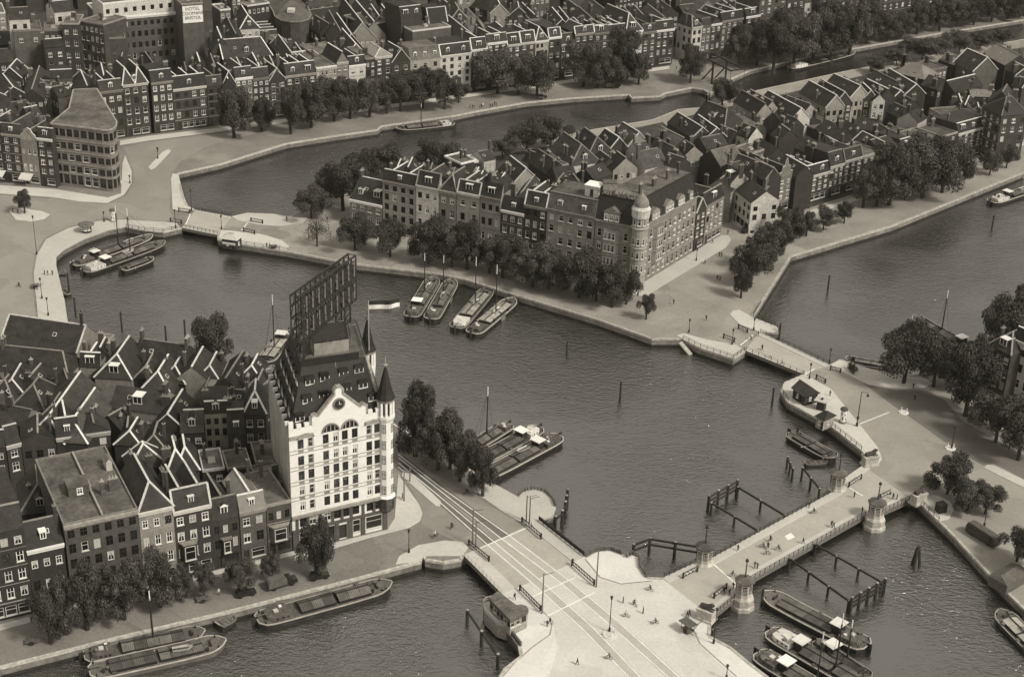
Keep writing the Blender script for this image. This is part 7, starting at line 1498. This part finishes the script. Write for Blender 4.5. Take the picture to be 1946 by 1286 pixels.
# ------------------------------------------------------------------ vehicles and carts
def car(label, px, rz, m='car_paint', kind='car'):
    p = G(*px); t = thing('parked_%s' % kind, label, kind, p, rz, 'vehicles')
    w = MB()
    for s_ in (-1,): w.lathe([(.36, -.1), (.38, 0), (.36, .1)], 'rubber', 12)
    wm_ = w.mesh('wheel'); L = {'car': 4.2, 'truck': 6.5, 'bus': 8.0}[kind]
    for x in (L*.2, L*.8):
        for y in (-.75, .75): q = put('wheel', wm_, t, (x, y, .38)); q.rotation_euler = (math.pi/2, 0, 0)
    def side(prof, hw, m1, name):
        b_ = MB(); n = len(prof); b_.tess2([(x, -hw, z) for x, z in prof], m1, 2*hw); b_.m = [m1 if k == 'mortar_white' else k for k in b_.m]; return b_.build(name, t)
    if kind == 'car':
        side([(.1, .45), (4.1, .45), (4.15, .95), (2.9, 1.05), (.05, .95)], .75, m, 'body'); side([(.15, .9), (2.75, .9), (2.5, 1.65), (.5, 1.65)], .68, m, 'cabin'); MB().box(.9, 2.3, -.7, .7, 1.1, 1.5, 'pane').build('side_window', t)
        for x in (.84, 3.36):
            for y in (-.85, .85): side([(x-.5, .5), (x-.3, .85), (x+.3, .85), (x+.55, .5)], .12, m, 'fender').location = (0, y, 0)
        for y in (-.45, .45): MB().tube((4.1, y, .85), (4.3, y, .85), .14, .16, 'chimney_pot', 8).build('headlight', t)
    elif kind == 'truck':
        side([(.1, .55), (6.4, .55), (6.4, .85), (.1, .85)], .8, 'iron', 'chassis'); side([(4.1, .85), (6.4, .85), (6.35, 1.45), (5.3, 1.5), (5.1, 2.2), (4.1, 2.25)], .85, m, 'cab'); MB().box(4.3, 5.0, -.87, .87, 1.5, 2.0, 'pane').build('side_window', t)
        side([(0, .9), (4.0, .9), (4.0, 2.2), (3.6, 2.55), (.4, 2.55), (0, 2.2)], 1.05, 'canvas', 'load')
    else:
        side([(0, .5), (8, .5), (8.05, 1.5), (7.7, 2.6), (.3, 2.65), (-.05, 1.6)], 1.1, m, 'body'); 
        for k in range(6): MB().box(.7+k*1.1, 1.5+k*1.1, -1.12, 1.12, 1.5, 2.2, 'pane').build('side_window', t)
        side([(.3, 2.63), (7.6, 2.6), (7.2, 2.8), (.8, 2.82)], .95, 'canvas', 'roof')
car('dark truck with canvas load parked between wharf trees', (508, 1122), .55, kind='truck'); car('dark car under the tree before the white building', (588, 1102), .4); car('long dark bus parked under the eastern trees', (1840, 1008), -1.0, kind='bus'); car('truck with canvas load under the far quay trees', (1150, 168), .3, kind='truck'); car('dark car at the lane mouth right of the hotel', (1408, 443), .2); car('light topped car parked at lower left wharf', (95, 1205), 1.3); car('dark car under the middle wharf tree', (448, 1135), .45); car('dark car near the far quay trees', (1020, 187), .2)
def cart(label, px, rz, m='timber_grey', cover=False):
    p = G(*px); t = thing('hand_cart', label, 'cart', p+Vector((0, 0, .0)), rz, 'carts and crates on the quays'); w = MB()
    for k in range(12): g0, g1 = k*math.pi/6, (k+1)*math.pi/6; w.bar((.45*math.cos(g0), 0, .45*math.sin(g0)), (.45*math.cos(g1), 0, .45*math.sin(g1)), .08, .08, 'timber_dark'); w.bar((0, 0, 0), (.45*math.cos(g0), 0, .45*math.sin(g0)), .04, .04, 'timber_dark')
    wm_ = w.mesh('wheel'); put('wheel', wm_, t, (0, -.75, .45)); put('wheel', wm_, t, (0, .75, .45))
    MB().box(-1.2, 1.2, -.62, .62, .5, .62, m).box(-1.2, 1.2, -.66, -.6, .62, .95, m).box(-1.2, 1.2, .6, .66, .62, .95, m).build('tray', t); MB().bar((1.2, -.5, .58), (2.3, -.4, .8), .08, .08, m).bar((1.2, .5, .58), (2.3, .4, .8), .08, .08, m).build('shaft', t)
    if cover: MB().box(-1.6, 1.6, -1.1, 1.1, 2.2, 2.35, 'canvas').build('awning', t); [MB().bar((x, y, .6), (x, y, 2.2), .08, .08, m).build('awning_post', t) for x in (-1.15, 1.15) for y in (-.6, .6)]
cart('vendor cart with dark awning beside the plaza statue', (1306, 1200), -.9, cover=True); cart('hand cart with load under the wharf trees', (385, 1142), .4); cart('small hand cart by the canal bridge pavement', (519, 472), .2); cart('low cart under a far quay tree', (1028, 189), .3); cart('hand cart on the left street', (67, 546), .5); cart('pale cart at lower left wharf corner', (60, 1222), .3)
p = G2(1915, 1108); t = thing('tarpaulin_stack', 'large tarpaulin covered goods stack on the eastern quay', 'goods', (p.x, p.y, 0), .7, 'carts and crates on the quays')
MB().prism([(-4, -2.2), (4, -2.2), (4, 2.2), (-4, 2.2)], 0, 2.4, 'canvas', top=False).poly([(-4.1, -2.3, 2.35), (4.1, -2.3, 2.35), (3.4, 0, 3.4), (-3.4, 0, 3.4)], 'canvas').poly([(4.1, 2.3, 2.35), (-4.1, 2.3, 2.35), (-3.4, 0, 3.4), (3.4, 0, 3.4)], 'canvas').poly([(-4.1, 2.3, 2.35), (-4.1, -2.3, 2.35), (-3.4, 0, 3.4)], 'canvas').poly([(4.1, -2.3, 2.35), (4.1, 2.3, 2.35), (3.4, 0, 3.4)], 'canvas').build('tarpaulin', t)
p = G2(1787, 972); t = thing('quay_cabinet', 'small dark cabinet on the eastern bridge pavement', 'cabinet', (p.x, p.y, .12), .4); MB().box(-1, 1, -.9, .9, 0, 2.1, 'iron').build('body', t); MB().poly([(-1.1, -1, 2.1), (1.1, -1, 2.1), (0, 0, 2.7)], 'iron').poly([(1.1, -1, 2.1), (1.1, 1, 2.1), (0, 0, 2.7)], 'iron').poly([(1.1, 1, 2.1), (-1.1, 1, 2.1), (0, 0, 2.7)], 'iron').poly([(-1.1, 1, 2.1), (-1.1, -1, 2.1), (0, 0, 2.7)], 'iron').build('roof', t)
for lb, px in (('shop awning on the arched house at left', (52, 346)), ('striped awning at far left shop front', (0, 340))):
    q = R4.hit(px[0], px[1]-20)[0]; A = R4.a+R4.d*q; t = thing('shop_awning', lb, 'awning', (A.x, A.y, 0), R4.an); MB().poly([(-2.2, -2.6, 2.7), (2.2, -2.6, 2.7), (2.2, -.05, 4.0), (-2.2, -.05, 4.0)], 'paint_cream').poly([(-2.2, -2.6, 2.3), (2.2, -2.6, 2.3), (2.2, -2.6, 2.7), (-2.2, -2.6, 2.7)], 'paint_cream').build('cloth', t); MB().bar((-2.1, -2.55, 2.6), (-2.1, 0, 2.6), .06, .06, 'iron').bar((2.1, -2.55, 2.6), (2.1, 0, 2.6), .06, .06, 'iron').build('bracket', t)
for i, (x, y, s) in enumerate(((1615, 703, 1.6), (1621, 710, 2.0))):
    p = G(x, y); t = thing('shrub', ('upright clipped' if i == 0 else 'spreading small') + ' shrub on pavement by the bascule bridge', 'shrub', p); put('foliage', SHRUB, t, (0, 0, .2), 0, (s*.6, s*.6, s*1.3)); put('stem', TRK[0], t, None, 0, (1, 1, 1))
# ------------------------------------------------------------------ thin town haze
hz = bpy.data.materials.new('haze'); hz.use_nodes = True; hn = hz.node_tree; hn.nodes.clear()
ho = hn.nodes.new('ShaderNodeOutputMaterial'); pv = hn.nodes.new('ShaderNodeVolumePrincipled'); pv.inputs['Density'].default_value = .00004; pv.inputs['Color'].default_value = (.9, .86, .78, 1); pv.inputs['Anisotropy'].default_value = .2
hn.links.new(pv.outputs[0], ho.inputs['Volume']); MATS['haze'] = hz
MB().box(-880, 880, -20, 1880, -6.5, 190, 'haze').build('haze')['kind'] = 'stuff'
